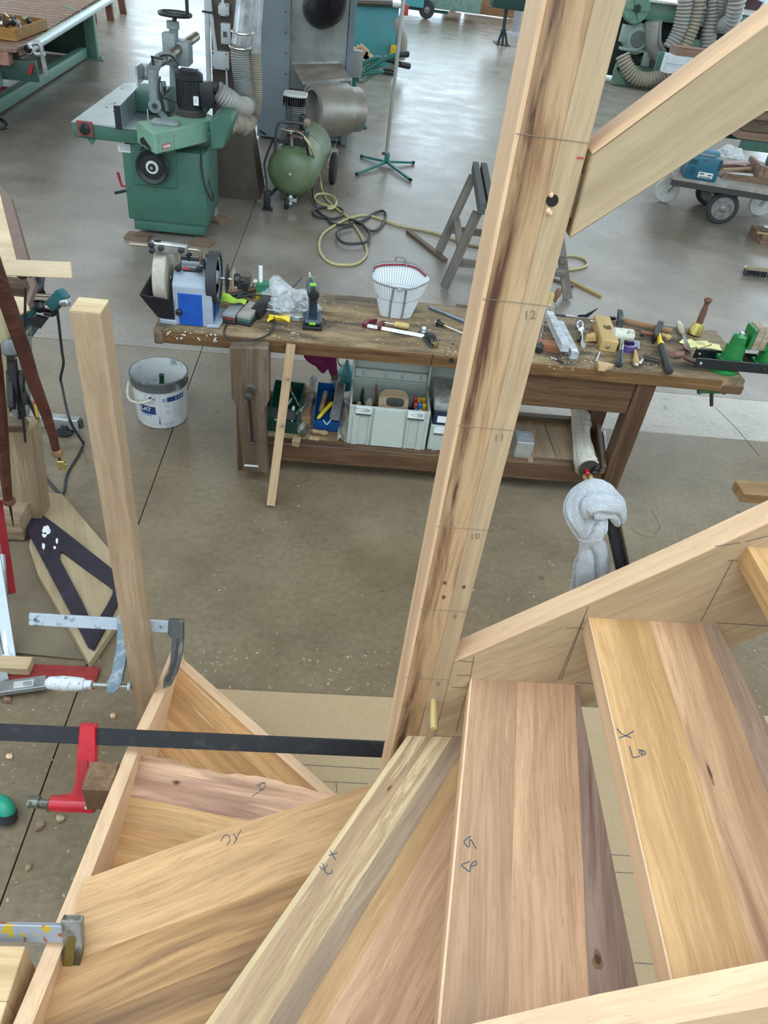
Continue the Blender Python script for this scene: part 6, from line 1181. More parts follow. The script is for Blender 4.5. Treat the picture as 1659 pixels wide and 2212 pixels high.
def wrap(a0, a1, z0, z1, mat, name, off=.0012, n=14):
    """label patch following the bucket's wall; angles in degrees, -90 faces the stair"""
    mb = MB(); A = [math.radians(a0 + (a1-a0)*i/n) for i in range(n+1)]; vs = []
    for z in (z0, z1):
        for a in A: vs.append((bc.x + (rr(z)+off)*math.cos(a), bc.y + (rr(z)+off)*math.sin(a), z))
    return mb.add(vs, [(i, i+1, n+2+i, n+1+i) for i in range(n)]).build(name, mat, bk)
NV = plain('print_navy', (0.025, 0.045, 0.20), 0.4); LG = plain('print_grey', (0.40, 0.42, 0.46), 0.5); LB = plain('print_light', (0.30, 0.42, 0.62), 0.5)
wrap(-64, -22, Hb*.60, Hb*.70, NV, 'label_band'); wrap(-74, -66, Hb*.60, Hb*.68, LB, 'label_band'); wrap(-128, -90, Hb*.33, Hb*.50, NV, 'label_band'); wrap(-125, -100, Hb*.28, Hb*.33, LB, 'label_band')
wrap(-79.5, -79, Hb*.02, Hb*.75, LG, 'label_seam')
for k in range(9): wrap(-52, -24 - (k*5) % 9, Hb*(.52-.035*k), Hb*(.535-.035*k), plain('print_pale', (0.58, 0.60, 0.63), 0.5), 'label_line')
for k in range(3): wrap(-70, -58, Hb*(.40-.03*k), Hb*(.41-.03*k), LG, 'label_line')
for a in (-46, -38, -31, -25): wrap(a, a+4, Hb*.62, Hb*.68, LB, 'label_icon', .0018, 4)
wrap(-85, -81.5, Hb*.10, Hb*.30, LB, 'label_picture', .0016, 4); wrap(-84.5, -82, Hb*.13, Hb*.20, NV, 'label_picture', .002, 4)
def on_bucket(txt, a, z, s, mat, name='label_lettering', b=0.0):
    ar = math.radians(a); p = (bc.x + (rr(z)+.0016)*math.cos(ar), bc.y + (rr(z)+.0016)*math.sin(ar), z)
    text_mesh(name, txt, mat, Matrix.Translation(p) @ Matrix.Rotation(ar + math.pi/2, 4, 'Z') @ Matrix.Rotation(math.radians(90), 4, 'X'), s, bk, 0.0002, 'CENTER', b)
on_bucket('CE', -66, Hb*.52, .022, LG); on_bucket('LAT', -112, Hb*.43, .034, WHITE, b=.0008); on_bucket('PAINT', -97, Hb*.66, .012, LG); on_bucket('NOLT', -66, Hb*.13, .018, LG); on_bucket('0000', -56, Hb*.13, .014, LG)
def ringmark(a, z, r, mat):
    ar = math.radians(a); c = Vector((bc.x + (rr(z)+.002)*math.cos(ar), bc.y + (rr(z)+.002)*math.sin(ar), z)); t_ = Vector((-math.sin(ar), math.cos(ar), 0))
    MB().tube([c + t_*(r*math.cos(q)) + Vector((0, 0, r*math.sin(q))) for q in np.linspace(0, 2*math.pi, 25)[:-1]], .0012, 4, closed=True).build('label_roundel', mat, bk)
ringmark(-99, Hb*.69, .028, LG); ringmark(-68, Hb*.075, .008, LG); ringmark(-58, Hb*.075, .008, LG)
ar = math.radians(-98); c = Vector((bc.x + (rr(Hb*.7)+.002)*math.cos(ar), bc.y + (rr(Hb*.7)+.002)*math.sin(ar), Hb*.695))
MB().prism([(-.012, -.004), (.006, .012), (.004, -.008)], 0, .001, frame(c, (1, 0, 0), (0, -1, 0))).build('label_picture', NV, bk); MB().prism([(.004, -.006), (.012, .006), (.014, -.008)], 0, .001, frame(c + Vector((.006, 0, -.004)), (1, 0, 0), (0, -1, 0))).build('label_picture', REDP, bk)
def bp_(a, z, o=.012): ar = math.radians(a); return Vector((bc.x + (rr(z)+o)*math.cos(ar), bc.y + (rr(z)+o)*math.sin(ar), z))
MB().tube([bp_(-165, Hb*.80), bp_(-158, Hb*.62, .03), bp_(-140, Hb*.55, .035), bp_(-112, Hb*.62, .035), bp_(-92, Hb*.72, .03)], .006, 8, smooth=6).build('bucket_handle', plain('ivory_handle', (0.66, 0.64, 0.54), 0.5), bk)
bl = thing('green_bottle', 'dark green glass bottle neck standing inside the paint bucket', 'bottle', bc + Vector((0, 0.02, 0.02))); MB().lathe([(0, .034), (.08, .034), (.11, .02), (.13, .013), (.165, .0125), (.167, .014), (.178, .014), (.178, .008)], bc + Vector((0, 0.02, .0705)), (0.05, -.02, 1), 20).build('bottle_glass', plain('bottle_green', (0.006, 0.05, 0.025), 0.12), bl)

# ------------------------------------------------------------------ spindle moulder with power feeder
MG = worn('machine_green', (0.052, 0.140, 0.100), (0.09, 0.19, 0.145), 0.66, 0.5, 0, 5, 0, 0.03, 0.1); FG = worn('feeder_green', (0.19, 0.355, 0.255), (0.29, 0.39, 0.29), 0.64, 0.5, 0, 9, 0, 0.03, 0.1); CG = plain('cast_grey', (0.235, 0.265, 0.26), 0.45, 0.1)
TABLE = plain('ground_table', (0.46, 0.52, 0.54), 0.30, 0.75, 0.05, 4)
yS = 6.157
sm = thing('spindle_moulder', 'green spindle moulder with black feeder motor standing on wooden pads', 'machine', (-1.37, yS+.3, 0)); A = lambda px, py, y=yS: Y(px, py, y)
cab = MB(); cab.box((-1.69, yS, .115), (-1.065, yS+.62, .66), None, .012); cab.build('cabinet', MG, sm)
MB().box((-1.655, yS+.02, .03), (-1.095, yS+.60, .115), None, .006).build('plinth', MG, sm)
zT = .80; f0 = Z(153, 262, zT); f1 = Z(460, 300, zT); 
xTl, yTf = f0.x, f0.y; yTb = Z(228, 172, zT).y; xTr = -1.24
tp = MB(); tp.prism([(xTl, yTf), (xTr, yTf), (xTr, yTb), (xTl+.06, yTb), (xTl, yTb-.06)], zT-.012, zT, None, .003); tp.build('table_top', TABLE, sm)
MB().box((xTl+.004, yTf+.006, zT-.11), (xTr, yTb-.01, zT-.012), None, .006).build('table_casting', MG, sm)
for x_ in (xTl+.10, xTl+.45): MB().prism([(x_, zT-.11), (x_+.06, zT-.11), (x_+.03, zT-.15)], yTf+.004, yTf+.04, Matrix(((1,0,0,0),(0,0,1,0),(0,1,0,0),(0,0,0,1)))).build('casting_rib', MG, sm)
sw = A(184, 278, yTf); MB().cbox((sw.x, yTf-.004, sw.z), (.115, .02, .105), None, .004).build('switch_plate', worn('switch_plate_red', (0.22, 0.06, 0.05), (0.16, 0.15, 0.13), 0.6, .5), sm)
MB().lathe([(0, .040), (.012, .038), (.016, .03)], (sw.x, yTf-.014, sw.z), (0, -1, 0), 22).build('rotary_switch', BLACK, sm); MB().cbox((sw.x-.004, yTf-.034, sw.z+.012), (.012, .016, .062), None, .003).build('switch_lever', BLACK, sm)
p = A(272, 320); MB().cbox((p.x, yS-.002, p.z), (.115, .006, .06)).build('rating_plate', plain('rating_plate', (0.62, 0.64, 0.60), 0.4), sm)
for k in range(3): MB().cbox((p.x, yS-.0055, p.z+.016-.014*k), (.09, .002, .003)).build('plate_print', PENCIL, sm)
stroke('table_scratch', plain('pale_scratch', (0.5, 0.55, 0.5), 0.6), [Y(225, 272, yTf-.001), Y(252, 276, yTf-.001)], (0, -1, 0), .006, sm)
pl_ = A(340, 365); MB().box((pl_.x-.19, yS-.012, pl_.z-.13), (pl_.x+.15, yS, pl_.z+.17), None, .004).build('access_plate', MG, sm)
wc = A(333, 356); wheel = MB().lathe([(0.0, .028), (-.01, .055), (.0, .095), (.012, .122), (.024, .126), (.034, .118), (.030, .105), (.018, .090), (.022, .05), (.022, .028)], (wc.x, yS-.05, wc.z), (0, -1, 0), 36, cap=False).build('handwheel', BLACK, sm)
MB().lathe([(0, .048), (.008, .046)], (wc.x, yS-.072, wc.z), (0, -1, 0), 28).build('dial_ring', WHITE, wheel); MB().lathe([(0, .03), (.010, .028), (.012, .012)], (wc.x, yS-.079, wc.z), (0, -1, 0), 24).build('wheel_hub', BLACK, wheel); MB().cyl((wc.x, yS-.01, wc.z), (wc.x, yS-.098, wc.z), .011, n=12).build('wheel_bolt', STEEL, wheel)
# feeder
zt_, zb_ = .868, .72
C4 = [Z(292, 263, zt_), Z(332, 287, zt_), Z(479, 257, zt_), Z(439, 240, zt_)]
fe = MB().prism([(p.x, p.y) for p in C4], zb_, zt_, None, .012).build('feeder_body', FG, sm)
fd = (C4[2]-C4[1]); fl_ = fd.length; fdn = fd.normalized(); fM = Matrix((fdn, Vector((0, 0, 1)), fdn.cross(Vector((0, 0, 1))))).transposed().to_4x4(); fM.translation = Vector((C4[1].x, C4[1].y, zb_))
fn = fdn.cross(Vector((0, 0, 1)));
if fn.y > 0: fn = -fn
fM = Matrix((fdn, Vector((0, 0, 1)), fn)).transposed().to_4x4(); fM.translation = Vector((C4[1].x, C4[1].y, zb_))
for x0, x1 in ((.06, .26), (.27, .70), (.71, .97)): MB().box((fl_*x0, .012, 0), (fl_*x1, .118, .004), fM, .001).build('feeder_panel', FG, sm)
RD = plain('badge_red', (0.50, 0.06, 0.05), 0.4); bdg = MB().box((fl_*.095, .030, .004), (fl_*.21, .062, .007), fM, .001).build('maker_badge', RD, sm); MB().box((fl_*.105, .037, .007), (fl_*.20, .055, .0075), fM).build('badge_field', WHITE, bdg)
text_mesh('badge_lettering', 'SAMCO', RD, fM @ Matrix.Translation((fl_*.152, .046, .0077)), .016, bdg, .0003)
text_mesh('feeder_lettering', 'EUROUNO', WHITE, fM @ Matrix.Translation((fl_*.84, .062, .0045)), .022, sm, .0003)
for x_, y_ in ((.10, .0), (.27, .006), (.63, .012), (.80, .008)): MB().box((fl_*x_, y_+.004, .0), (fl_*x_+.016, y_+.020, .003), fM).build('feeder_screw', DARK, sm)
e0, e1 = C4[0], C4[1]; ed = (e1-e0).normalized(); en = Vector((ed.y, -ed.x, 0)); en = en if en.x < 0 else -en
eM = Matrix((ed, Vector((0, 0, 1)), en)).transposed().to_4x4(); eM.translation = Vector((e0.x, e0.y, zb_)); eL = (e1-e0).length
MB().prism([(eL*.22, .05), (eL*.40, .075), (eL*.75, .035), (eL*.80, .012), (eL*.50, .025), (eL*.25, .02)], .0, .006, eM).build('grip_slot', DARK, sm)
mc = Z(412, 248, zt_); mz = Y(409, 152, mc.y).z; mh = mz - zt_
MB().lathe([(0, .115), (.02, .118), (.03, .095), (.05, .092)], (mc.x, mc.y, zt_), (0, 0, 1), 28).build('motor_flange', plain('dusty_black', (0.05, 0.042, 0.036), 0.7), sm)
MB().lathe([(.05, .098), (mh*.80, .098), (mh*.82, .104), (mh*.93, .104), (mh*.98, .088), (mh, .08)], (mc.x, mc.y, zt_), (0, 0, 1), 32).build('feeder_motor', plain('motor_black', (0.014, 0.016, 0.019), 0.3), sm)
for k in range(26): a = 2*math.pi*k/26; MB().bar((mc.x + .098*math.cos(a), mc.y + .098*math.sin(a), zt_+.07), (mc.x + .098*math.cos(a), mc.y + .098*math.sin(a), zt_+mh*.78), .010, .006, (math.cos(a), math.sin(a), 0)).build('cooling_fin', MATS['motor_black'], sm)
for k in range(5): MB().box((mc.x-.062, mc.y-.056+.026*k, zt_+mh), (mc.x+.062, mc.y-.047+.026*k, zt_+mh+.006)).build('fan_grille', MATS['motor_black'], sm)
bx_ = A(450, 195, mc.y); MB().cbox((mc.x+.135, mc.y-.01, zt_+mh*.52), (.11, .10, .17), None, .008).build('terminal_box', BLACK, sm); MB().cbox((mc.x+.155, mc.y, zt_+mh*.70), (.12, .11, .05), None, .006).build('terminal_lid', BLACK, sm)
MB().box((mc.x+.045, mc.y-.107, zt_+mh*.30), (mc.x+.082, mc.y-.090, zt_+mh*.50)).build('motor_label', WHITE, sm); text_mesh('label_print', '5IK60', RD, Matrix.Translation((mc.x+.063, mc.y-.1075, zt_+mh*.40)) @ Matrix.Rotation(math.radians(90), 4, 'X') @ Matrix.Rotation(math.radians(90), 4, 'Z'), .012, sm, .0003)
# feeder bracket, arm, column, handwheel
yb_ = mc.y+.06; B = lambda px, py, dy=0: Y(px, py, yb_+dy)
MB().tube([B(331, 150), B(333, 200), B(335, 228)], .040, 16).build('tilt_tube', CG, sm); MB().lathe([(0, .05), (.07, .05)], B(334, 229, -.05), (0, 1, 0), 20).build('pivot_boss', CG, sm); MB().lathe([(0, .02), (.012, .018)], B(334, 229, -.06), (0, -1, 0), 14).build('pivot_bolt', plain('dark_iron_screw', (0.075, 0.068, 0.058), 0.45, 0.6), sm)
MB().bar(B(338, 232), B(362, 258), .05, .04).build('bracket_arm', CG, sm); ft = Z(358, 264, zt_+.012); MB().cbox(ft, (.19, .12, .025), None, .006).build('bracket_foot', CG, sm)
MB().tube([B(352, 175, .05), B(360, 240, .03)], .020, 12).build('guide_rod', CG, sm)
MB().tube([B(331, 148), B(345, 128, .15), B(370, 120, .3)], .042, 14, smooth=4).build('elbow_casting', CG, sm)
a_, b_ = B(345, 135, .12), B(424, 78, .70); MB().cyl(a_, b_, .034, n=18).build('cross_arm', worn('greasy_tube', (0.35, 0.33, 0.29), (0.22, 0.17, 0.12), .55, .3, .9, 8, .6), sm)
blk = B(386, 112, .5); MB().cbox(blk, (.19, .20, .17), None, .010).build('clamp_block', CG, sm); MB().cbox(B(368, 105, .42), (.10, .12, .22), None, .008).build('clamp_block', CG, sm)
cz0 = B(376, 215, .55); MB().cyl((cz0.x, cz0.y, zT), B(375, 62, .55), .036, n=18).build('column', CG, sm); MB().lathe([(0, .05), (.05, .05), (.055, .035)], B(374, 62, .55), (0, 0, 1), 20).build('column_collar', CG, sm); MB().cyl(B(375, 55, .55), B(378, 34, .55), .018, n=12).build('spindle', BLACK, sm)
hw0 = B(378, 30, .55); hb = MB().tube([hw0 + Vector((.118*math.cos(a), .118*math.sin(a), 0)) for a in np.linspace(0, 2*math.pi, 33)[:-1]], .016, 10, closed=True).build('top_handwheel', BLACK, sm)
for a in (0.4, 2.5, 4.6): MB().cyl(hw0, hw0 + Vector((.11*math.cos(a), .11*math.sin(a), 0)), .010, n=8).build('wheel_spoke', BLACK, hb)
MB().cyl(hw0 + Vector((.10, -.02, 0)), hw0 + Vector((.10, -.02, .11)), .014, n=10).build('crank_grip', BLACK, hb)
for p_ in ((331, 140), (357, 205)): MB().cyl(B(*p_, -.02), B(p_[0]-2, p_[1]-18, -.02), .010, n=8).build('lock_lever', BLACK, sm)
MB().bar(B(326, 122, -.03), B(352, 128, -.03), .012, .014).build('lock_lever', BLACK, sm); MB().bar(B(352, 208, -.06), B(368, 190, -.06), .01, .012).build('lock_lever', BLACK, sm); MB().bar(B(350, 210, -.06), B(380, 222, -.06), .01, .012).build('lock_lever', BLACK, sm)
MB().tube([B(340, 128, .1), B(352, 120, .1), B(372, 122, .2), B(386, 140, .2)], .008, 6, smooth=5).build('feeder_cable', CORD, sm); MB().tube([B(346, 165, -.03), B(344, 200, -.04), B(356, 240, -.04), B(378, 262, -.03)], .007, 6, smooth=5).build('feeder_cable', CORD, sm)
# fences and hood
F0, F1 = Z(257, 281, zT), Z(293, 232, zT); fz = Y(255, 230, F0.y).z - zT
fence = board('fence_plate', TABLE, Z(262, 278, zT) + Vector((0, 0, fz/2)), Z(298, 236, zT) + Vector((0, 0, fz/2)), .020, fz, (0, 0, 1), sm, .002)
MB().cbox(Z(260, 279, zT) + Vector((-.006, -.012, fz/2)), (.045, .012, fz*1.0), None, .002).build('fence_end', BLACK, sm)
q0, q1 = Z(292, 242, zT), Z(372, 244, zT); MB().box((q0.x, q0.y, zT), (q1.x, q0.y+.30, zT+.16), None, .02).build('cutter_hood', MG, sm)
MB().cbox(Z(302, 178, zT) + Vector((0, 0, .07)), (.02, .20, .15), None, .003).build('fence_plate', TABLE, sm); MB().cbox(Z(303, 172, zT) + Vector((.05, 0, .07)), (.05, .05, .13), None, .006).build('fence_clamp', GALV, sm)
for px, py in ((300, 232), (312, 236), (320, 250)): MB().cyl(Z(px, py, zT), Z(px, py, zT) + Vector((0, 0, .05)), .012, n=10).build('cutter_part', STEEL, sm)
for px, py in ((230, 232), (248, 223), (246, 241), (263, 192), (275, 232)): p = Z(px, py, zT); MB().cyl(p, p + Vector((0, 0, .0012)), .010, n=10).build('table_hole', DARK, sm)
cq = [A(px, py, yS+.02) for px, py in ((452, 262), (474, 246), (497, 252), (503, 264), (484, 322), (455, 326))]
MB().prism([(p.x, p.z) for p in cq], yS+.02, yS+.36, Matrix(((1,0,0,0),(0,0,1,0),(0,1,0,0),(0,0,0,1))), .012).build('dust_chute', MG, sm)
MB().tube([A(434, 322, yS-.02), A(436, 370, yS-.02), A(446, 410, yS-.02), A(460, 433, yS+.02), A(460, 415, yS+.1), A(446, 372, yS+.15)], .008, 6, smooth=6).build('cable_loop', CORD, sm)
for a, b in (((262, 380), (262, 400)),): MB().tube([A(254, 372, yS+.1), A(263, 402, yS+.1), A(285, 404, yS+.1)], .011, 8).build('brake_lever', REDP, sm); MB().bar(A(248, 417, yS+.1), A(285, 409, yS+.1), .02, .02).build('foot_rod', BLACK, sm)
for k, (a, b, d_, lb) in enumerate((((268, 518), (318, 524), .14, 'wooden packing pad under the front left corner of the green moulder'), ((411, 530), (452, 537), .14, 'wooden packing pad under the front right corner of the green moulder'), ((450, 480), (475, 486), .16, 'wooden packing pad under the right rear of the green moulder'))):
    P0, P1 = Z(*a), Z(*b); tag(MB().box((0, 0, .0), ((P1-P0).length, d_, .028), None, .002).build('packing_pad', wood('pad_wood', (0.27, 0.18, 0.125), (0.21, 0.135, 0.09), (0.14, 0.085, 0.055), pores=.2), None, frame(P0, P1-P0)), lb, 'pad')

# ------------------------------------------------------------------ brown pillar with electrics and dust hoses
RUST = worn('brown_pillar_paint', (0.075, 0.052, 0.040), (0.155, 0.115, 0.085), 0.56, 0.6, 0.1, 3, 0.1, .05, .15)
pr = thing('steel_pillar', 'brown steel pillar carrying grey switch boxes and conduits', 'pillar', (-1.0, 7.5, 0)); yP = 7.32; Q = lambda px, py, d=0: Y(px, py, yP+d)
MB().box((Q(455, 200).x, yP+.12, .3), (Q(502, 200).x, yP+.40, 4.2), None, .004).build('pillar_shaft', RUST, pr)
b0, b1, t0, t1 = Q(463, 424), Q(562, 428), Q(455, 230), Q(535, 270)
mb = MB(); mb.add([(b0.x, yP, 0.002), (b1.x, yP, 0.002), (b1.x, yP+.45, 0.002), (b0.x, yP+.45, 0.002), (t0.x, yP+.10, t0.z), (t1.x-.02, yP+.10, t0.z), (t1.x-.02, yP+.42, t0.z), (t0.x, yP+.42, t0.z)], [(0,3,2,1),(4,5,6,7),(0,1,5,4),(1,2,6,5),(2,3,7,6),(3,0,4,7)]); mb.build('pillar_skirt', RUST, pr)
MB().prism([(b1.x-.02, yP-.004), (b1.x+.01, yP-.004), (b1.x+.01, yP+.45), (b1.x-.02, yP+.45)], .0, .015).build('skirt_flange', plain('bare_edge', (0.34, 0.27, 0.20), .6), pr)
BOXG = plain('switchbox_grey', (0.52, 0.54, 0.54), 0.4, 0, .05)
for (x0, y0, x1, y1, nm) in ((456, 115, 491, 150, 'junction_box'), (476, 53, 494, 96, 'breaker_box'), (470, 10, 491, 35, 'junction_box')):
    u0, u1 = Q(x0, y1), Q(x1, y0); bb = MB().box((u0.x, yP+.03, u0.z), (u1.x, yP+.12, u1.z), None, .008).build(nm, BOXG, pr)
    if nm == 'breaker_box': MB().box((u0.x+.02, yP+.026, u0.z+(u1.z-u0.z)*.35), (u1.x-.02, yP+.031, u0.z+(u1.z-u0.z)*.62)).build('breaker_window', PENCIL, bb)
    else:
        for fx in (.1, .9):
            for fz_ in (.1, .9): MB().cyl((u0.x+(u1.x-u0.x)*fx, yP+.031, u0.z+(u1.z-u0.z)*fz_), (u0.x+(u1.x-u0.x)*fx, yP+.026, u0.z+(u1.z-u0.z)*fz_), .006, n=8).build('box_screw', BLACK, bb)
for (a, b, r) in (((446, -10), (452, 190), .022), ((452, 0), (466, 116), .018), ((481, -10), (481, 12), .012), ((489, 150), (491, 200), .008)): MB().cyl(Q(*a, .06), Q(*b, .06), r, n=12).build('conduit', BOXG, pr)
MB().cbox(Q(450, 26, .05), (.10, .03, .014)).build('conduit_clip', BLACK, pr)
def hose(name, label, pts, r, mat, pitch=.016, group=None, ends=()):
    P = spline(pts, 60); L = [0]
    for a, b in zip(P, P[1:]): L.append(L[-1] + (b-a).length)
    n = int(L[-1]/pitch*2); out = []; rad = []; j = 0
    for i in range(n+1):
        t = L[-1]*i/n
        while j < len(L)-2 and L[j+1] < t: j += 1
        f_ = (t-L[j])/max(1e-9, L[j+1]-L[j]); out.append(P[j].lerp(P[j+1], f_)); rad.append(r if i % 2 else r*.82)
    o = thing(name, label, 'hose', pts[0], group); MB().tube(out, r, 14, radii=rad).build('corrugated_tube', mat, o); 
    return o
HOSE = worn('dusty_grey_hose', (0.34, 0.35, 0.35), (0.42, 0.36, 0.28), .56, .45, .1, 3, 0, .02, .15); HOSE2 = worn('dusty_tan_hose', (0.40, 0.34, 0.25), (0.30, 0.28, 0.25), .55, .55, 0, 3, 0, .02, .15); DUCT = worn('spiral_duct', (0.58, 0.60, 0.62), (0.42, 0.43, 0.43), .55, .3, .9, 5, .8)
yH = 6.95; H_ = lambda px, py, d=0: Y(px, py, yH+d)
h1_ = hose('dust_hose', 'grey corrugated dust hose running from the feeder motor up the pillar', [Y(466, 196, mc.y+.02), H_(492, 214, -.45), H_(520, 232, -.2), H_(532, 222, -.05), H_(524, 170), H_(518, 120), H_(520, 95)], .078, HOSE)
mb = MB(); mb.tube([H_(520, 97), H_(526, 60), H_(532, 0), H_(536, -40)], .076, 18); mb.build('metal_duct', DUCT, h1_)
for py, px in ((68, 524), (100, 519)): c = H_(px, py); MB().tube([c + Vector((.084*math.cos(a), .084*math.sin(a), .01*math.sin(a))) for a in np.linspace(0, 2*math.pi, 25)[:-1]], .007, 6, closed=True).build('hose_clip', STEEL, h1_)
h2_ = hose('dust_hose', 'tan dusty corrugated hose behind the grey one, feeding the green chute', [H_(500, 268, -.3), H_(520, 275, -.15), H_(540, 258, .05), H_(549, 220, .1), H_(548, 160, .12), H_(545, 112, .12)], .070, HOSE2)
mb = MB(); mb.tube([H_(545, 114, .12), H_(546, 60, .12), H_(553, -30, .12)], .068, 18); mb.build('metal_duct', DUCT, h2_)
MB().tube([H_(484, 272, -.45), H_(500, 262, -.35), H_(522, 272, -.18)], .085, 16, smooth=4).build('dust_elbow', worn('sawdust_elbow', (0.34, 0.28, 0.21), (0.25, 0.22, 0.18), .5, .8), h2_)

# ------------------------------------------------------------------ air heater cabinet and fan drum
yC = 9.75; C_ = lambda px, py, d=0: Y(px, py, yC+d)
BG = worn('blue_grey_sheet', (0.175, 0.215, 0.245), (0.24, 0.27, 0.28), .6, .45, .2, 1.2, .2, .01, .2); ZN = worn('streaked_zinc', (0.40, 0.42, 0.42), (0.27, 0.27, 0.25), .5, .32, .85, 2.0, .7, .02, .2)
hc = thing('air_heater', 'tall blue grey sheet metal air heater cabinet with a black flue elbow', 'heater', (-.5, yC+.4, 0))
MB().box((C_(556, 300).x, yC-.05, .02), (C_(622, 300).x, yC+1.0, 3.2), None, .004).build('side_casing', BG, hc)
MB().box((C_(622, 200).x+.002, yC, .55), (C_(743, 200).x, yC+.95, 3.2), None, .004).build('front_panel', ZN, hc)
MB().box((C_(743, 200).x+.002, yC-.03, .02), (C_(757, 200).x, yC+.98, 3.2), None, .004).build('side_casing', BG, hc)
MB().box((C_(622, 300).x+.002, yC+.10, .02), (C_(743, 300).x, yC+.9, .548), None, .004).build('lower_panel', BG, hc)
for k in range(9):
    p = C_(617, 25 + 45*k, -.054); MB().cyl(p, p + Vector((0, -.006, 0)), .010, n=8).build('panel_screw', PENCIL, hc)
FLUE = plain('black_flue', (0.022, 0.018, 0.024), 0.28, .4); MB().tube([C_(686, 16, .25), C_(688, 18, .0), C_(696, 22, -.20), C_(712, 10, -.36), C_(717, -20, -.42), C_(718, -60, -.42)], .175, 24, smooth=6).build('flue_elbow', FLUE, hc)
mb = MB(); a, b, c, d = C_(631, 138, -.02), C_(735, 136, -.02), Y(760, 171, yC-.42), Y(654, 180, yC-.42); n_ = Vector((0, 0, .012)); mb.add([a, b, c, d, a-n_, b-n_, c-n_, d-n_], [(0,1,2,3),(7,6,5,4),(0,4,5,1),(1,5,6,2),(2,6,7,3),(3,7,4,0)]); mb.build('deflector_plate', worn('rusty_deflector', (0.25, 0.20, 0.16), (0.34, 0.30, 0.26), .5, .6, .2, 3), hc)
MB().bar(d, c, .02, .03).build('deflector_lip', GALV, hc); MB().bar(a, b, .02, .03).build('deflector_lip', GALV, hc)
fd_ = thing('fan_drum', 'round galvanised fan drum with a stepped flange before the heater cabinet', 'fan', (-.15, 9.3, 0)); FD = worn('rust_streaked_zinc', (0.42, 0.41, 0.38), (0.33, 0.25, 0.18), .56, .4, .7, 2.6, .3, .02, .15)
c0 = Y(674, 238, 9.0); c1 = Y(746, 236, 9.2); c2 = Y(771, 234, 9.27); rD = (Y(680, 182, 9.2).z - Y(690, 296, 9.3).z)/2*.97; c0.z = c1.z = c2.z = max(rD+.03, (c0.z+c1.z)/2); ax = (c1-c0).normalized(); Ld = (c1-c0).length
MB().lathe([(0, rD*.86), (0, rD), (Ld, rD), (Ld, rD*.86), (Ld+.16, rD*.84), (Ld+.16, rD*.80)], c0, ax, 48, cap=False).build('drum_shell', FD, fd_)
MB().lathe([(.01, rD*.98), (.0, rD*.72), (.03, rD*.70), (.12, rD*.6), (.12, 0)], c0, ax, 40, cap=False).build('drum_inlet', plain('dusty_inlet', (0.22, 0.20, 0.17), .7, .2), fd_)
MB().box((c0.x+.12, c0.y+.0, .0), (c1.x-.05, c1.y+.2, .05)).build('drum_foot', plain('pale_plinth', (0.42, 0.36, 0.28), .8), fd_)
tag(MB().tube([Z(560, 282, .1), Z(585, 298, .01), Z(600, 320, .01)], .010, 6, smooth=5).build('floor_cable', CORD), 'black cable on the floor between the pillar and the compressor', 'cable')
tag(MB().tube([Y(728, 300, 9.5), Z(722, 320, .02), Z(705, 340, .01), Z(690, 352, .01)], .006, 6, smooth=6).build('drum_cable', GREY), 'thin grey cable from the fan drum to the floor', 'cable')

# ------------------------------------------------------------------ compressor
yK = 7.16; K = lambda px, py, d=0: Y(px, py, yK+d)
TK = worn('olive_tank', (0.120, 0.175, 0.085), (0.33, 0.31, 0.22), .66, .4, 0, 2.5, 0, .02, .2)
cp_ = thing('air_compressor', 'olive green tank compressor on castors with a finned pump on top', 'compressor', (-.46, yK+.4, 0))
tc = Vector((K(630, 376).x, yK+.10, K(630, 376).z)); Rk = .224; tax = Vector((.10, 1, 0)).normalized()
MB().lathe([(-.13, 0.0), (-.125, Rk*.35), (-.10, Rk*.66), (-.055, Rk*.90), (0, Rk), (1.0, Rk), (1.06, Rk*.85), (1.1, Rk*.5), (1.11, 0)], tc, tax, 40).build('tank', TK, cp_)
for t_ in (0.0, .5, 1.0): MB().lathe([(0, Rk+.001), (.006, Rk+.003), (.012, Rk+.001)], tc + tax*t_, tax, 40, cap=False).build('weld_seam', TK, cp_)
MB().lathe([(0, .018), (.006, .017), (.010, .008)], tc - tax*.132, -tax, 14).build('tank_plug', GALV, cp_)
pz = Vector((K(637, 250, .28).x, yK+.30, tc.z+Rk)); DK = plain('pump_black', (0.04, 0.04, 0.042), .5, .4)
MB().cbox(pz + Vector((0, 0, .015)), (.26, .42, .03), None, .004).build('pump_base', DK, cp_)
MB().lathe([(.03, .075), (.10, .08), (.12, .06)], pz, (0, 0, 1), 20).build('crankcase', plain('red_dusty', (0.24, 0.14, 0.11), .6), cp_)
ztop = K(637, 207, .22).z; hN = ztop - pz.z; AL = plain('pump_alloy', (0.36, 0.37, 0.36), .4, .8)
for k in range(12): z_ = pz.z + .12 + (hN-.20)*k/12; MB().lathe([(0, .092), (.006, .092)], (pz.x, pz.y, z_), (0, 0, 1), 20).build('cylinder_fin', AL, cp_)
MB().cyl((pz.x, pz.y, pz.z+.11), (pz.x, pz.y, ztop-.03), .07, n=18).build('cylinder', DK, cp_)
for k in range(11): x_ = pz.x - .10 + .02*k; MB().box((x_-.003, pz.y-.11, ztop-.085), (x_+.003, pz.y+.11, ztop-.01)).build('head_fin', DK, cp_)
MB().prism([(-.105, -.085), (-.05, -.115), (.05, -.115), (.105, -.085), (.105, .085), (.05, .115), (-.05, .115), (-.105, .085)], 0, .022, Matrix.Translation((pz.x, pz.y, ztop-.012)), .008).build('head_cover', plain('white_cover', (0.55, 0.56, 0.55), .45), cp_)
MB().cbox((pz.x+.085, pz.y-.06, pz.z+.16), (.06, .05, .13), None, .008).build('pressure_switch', BLACK, cp_)
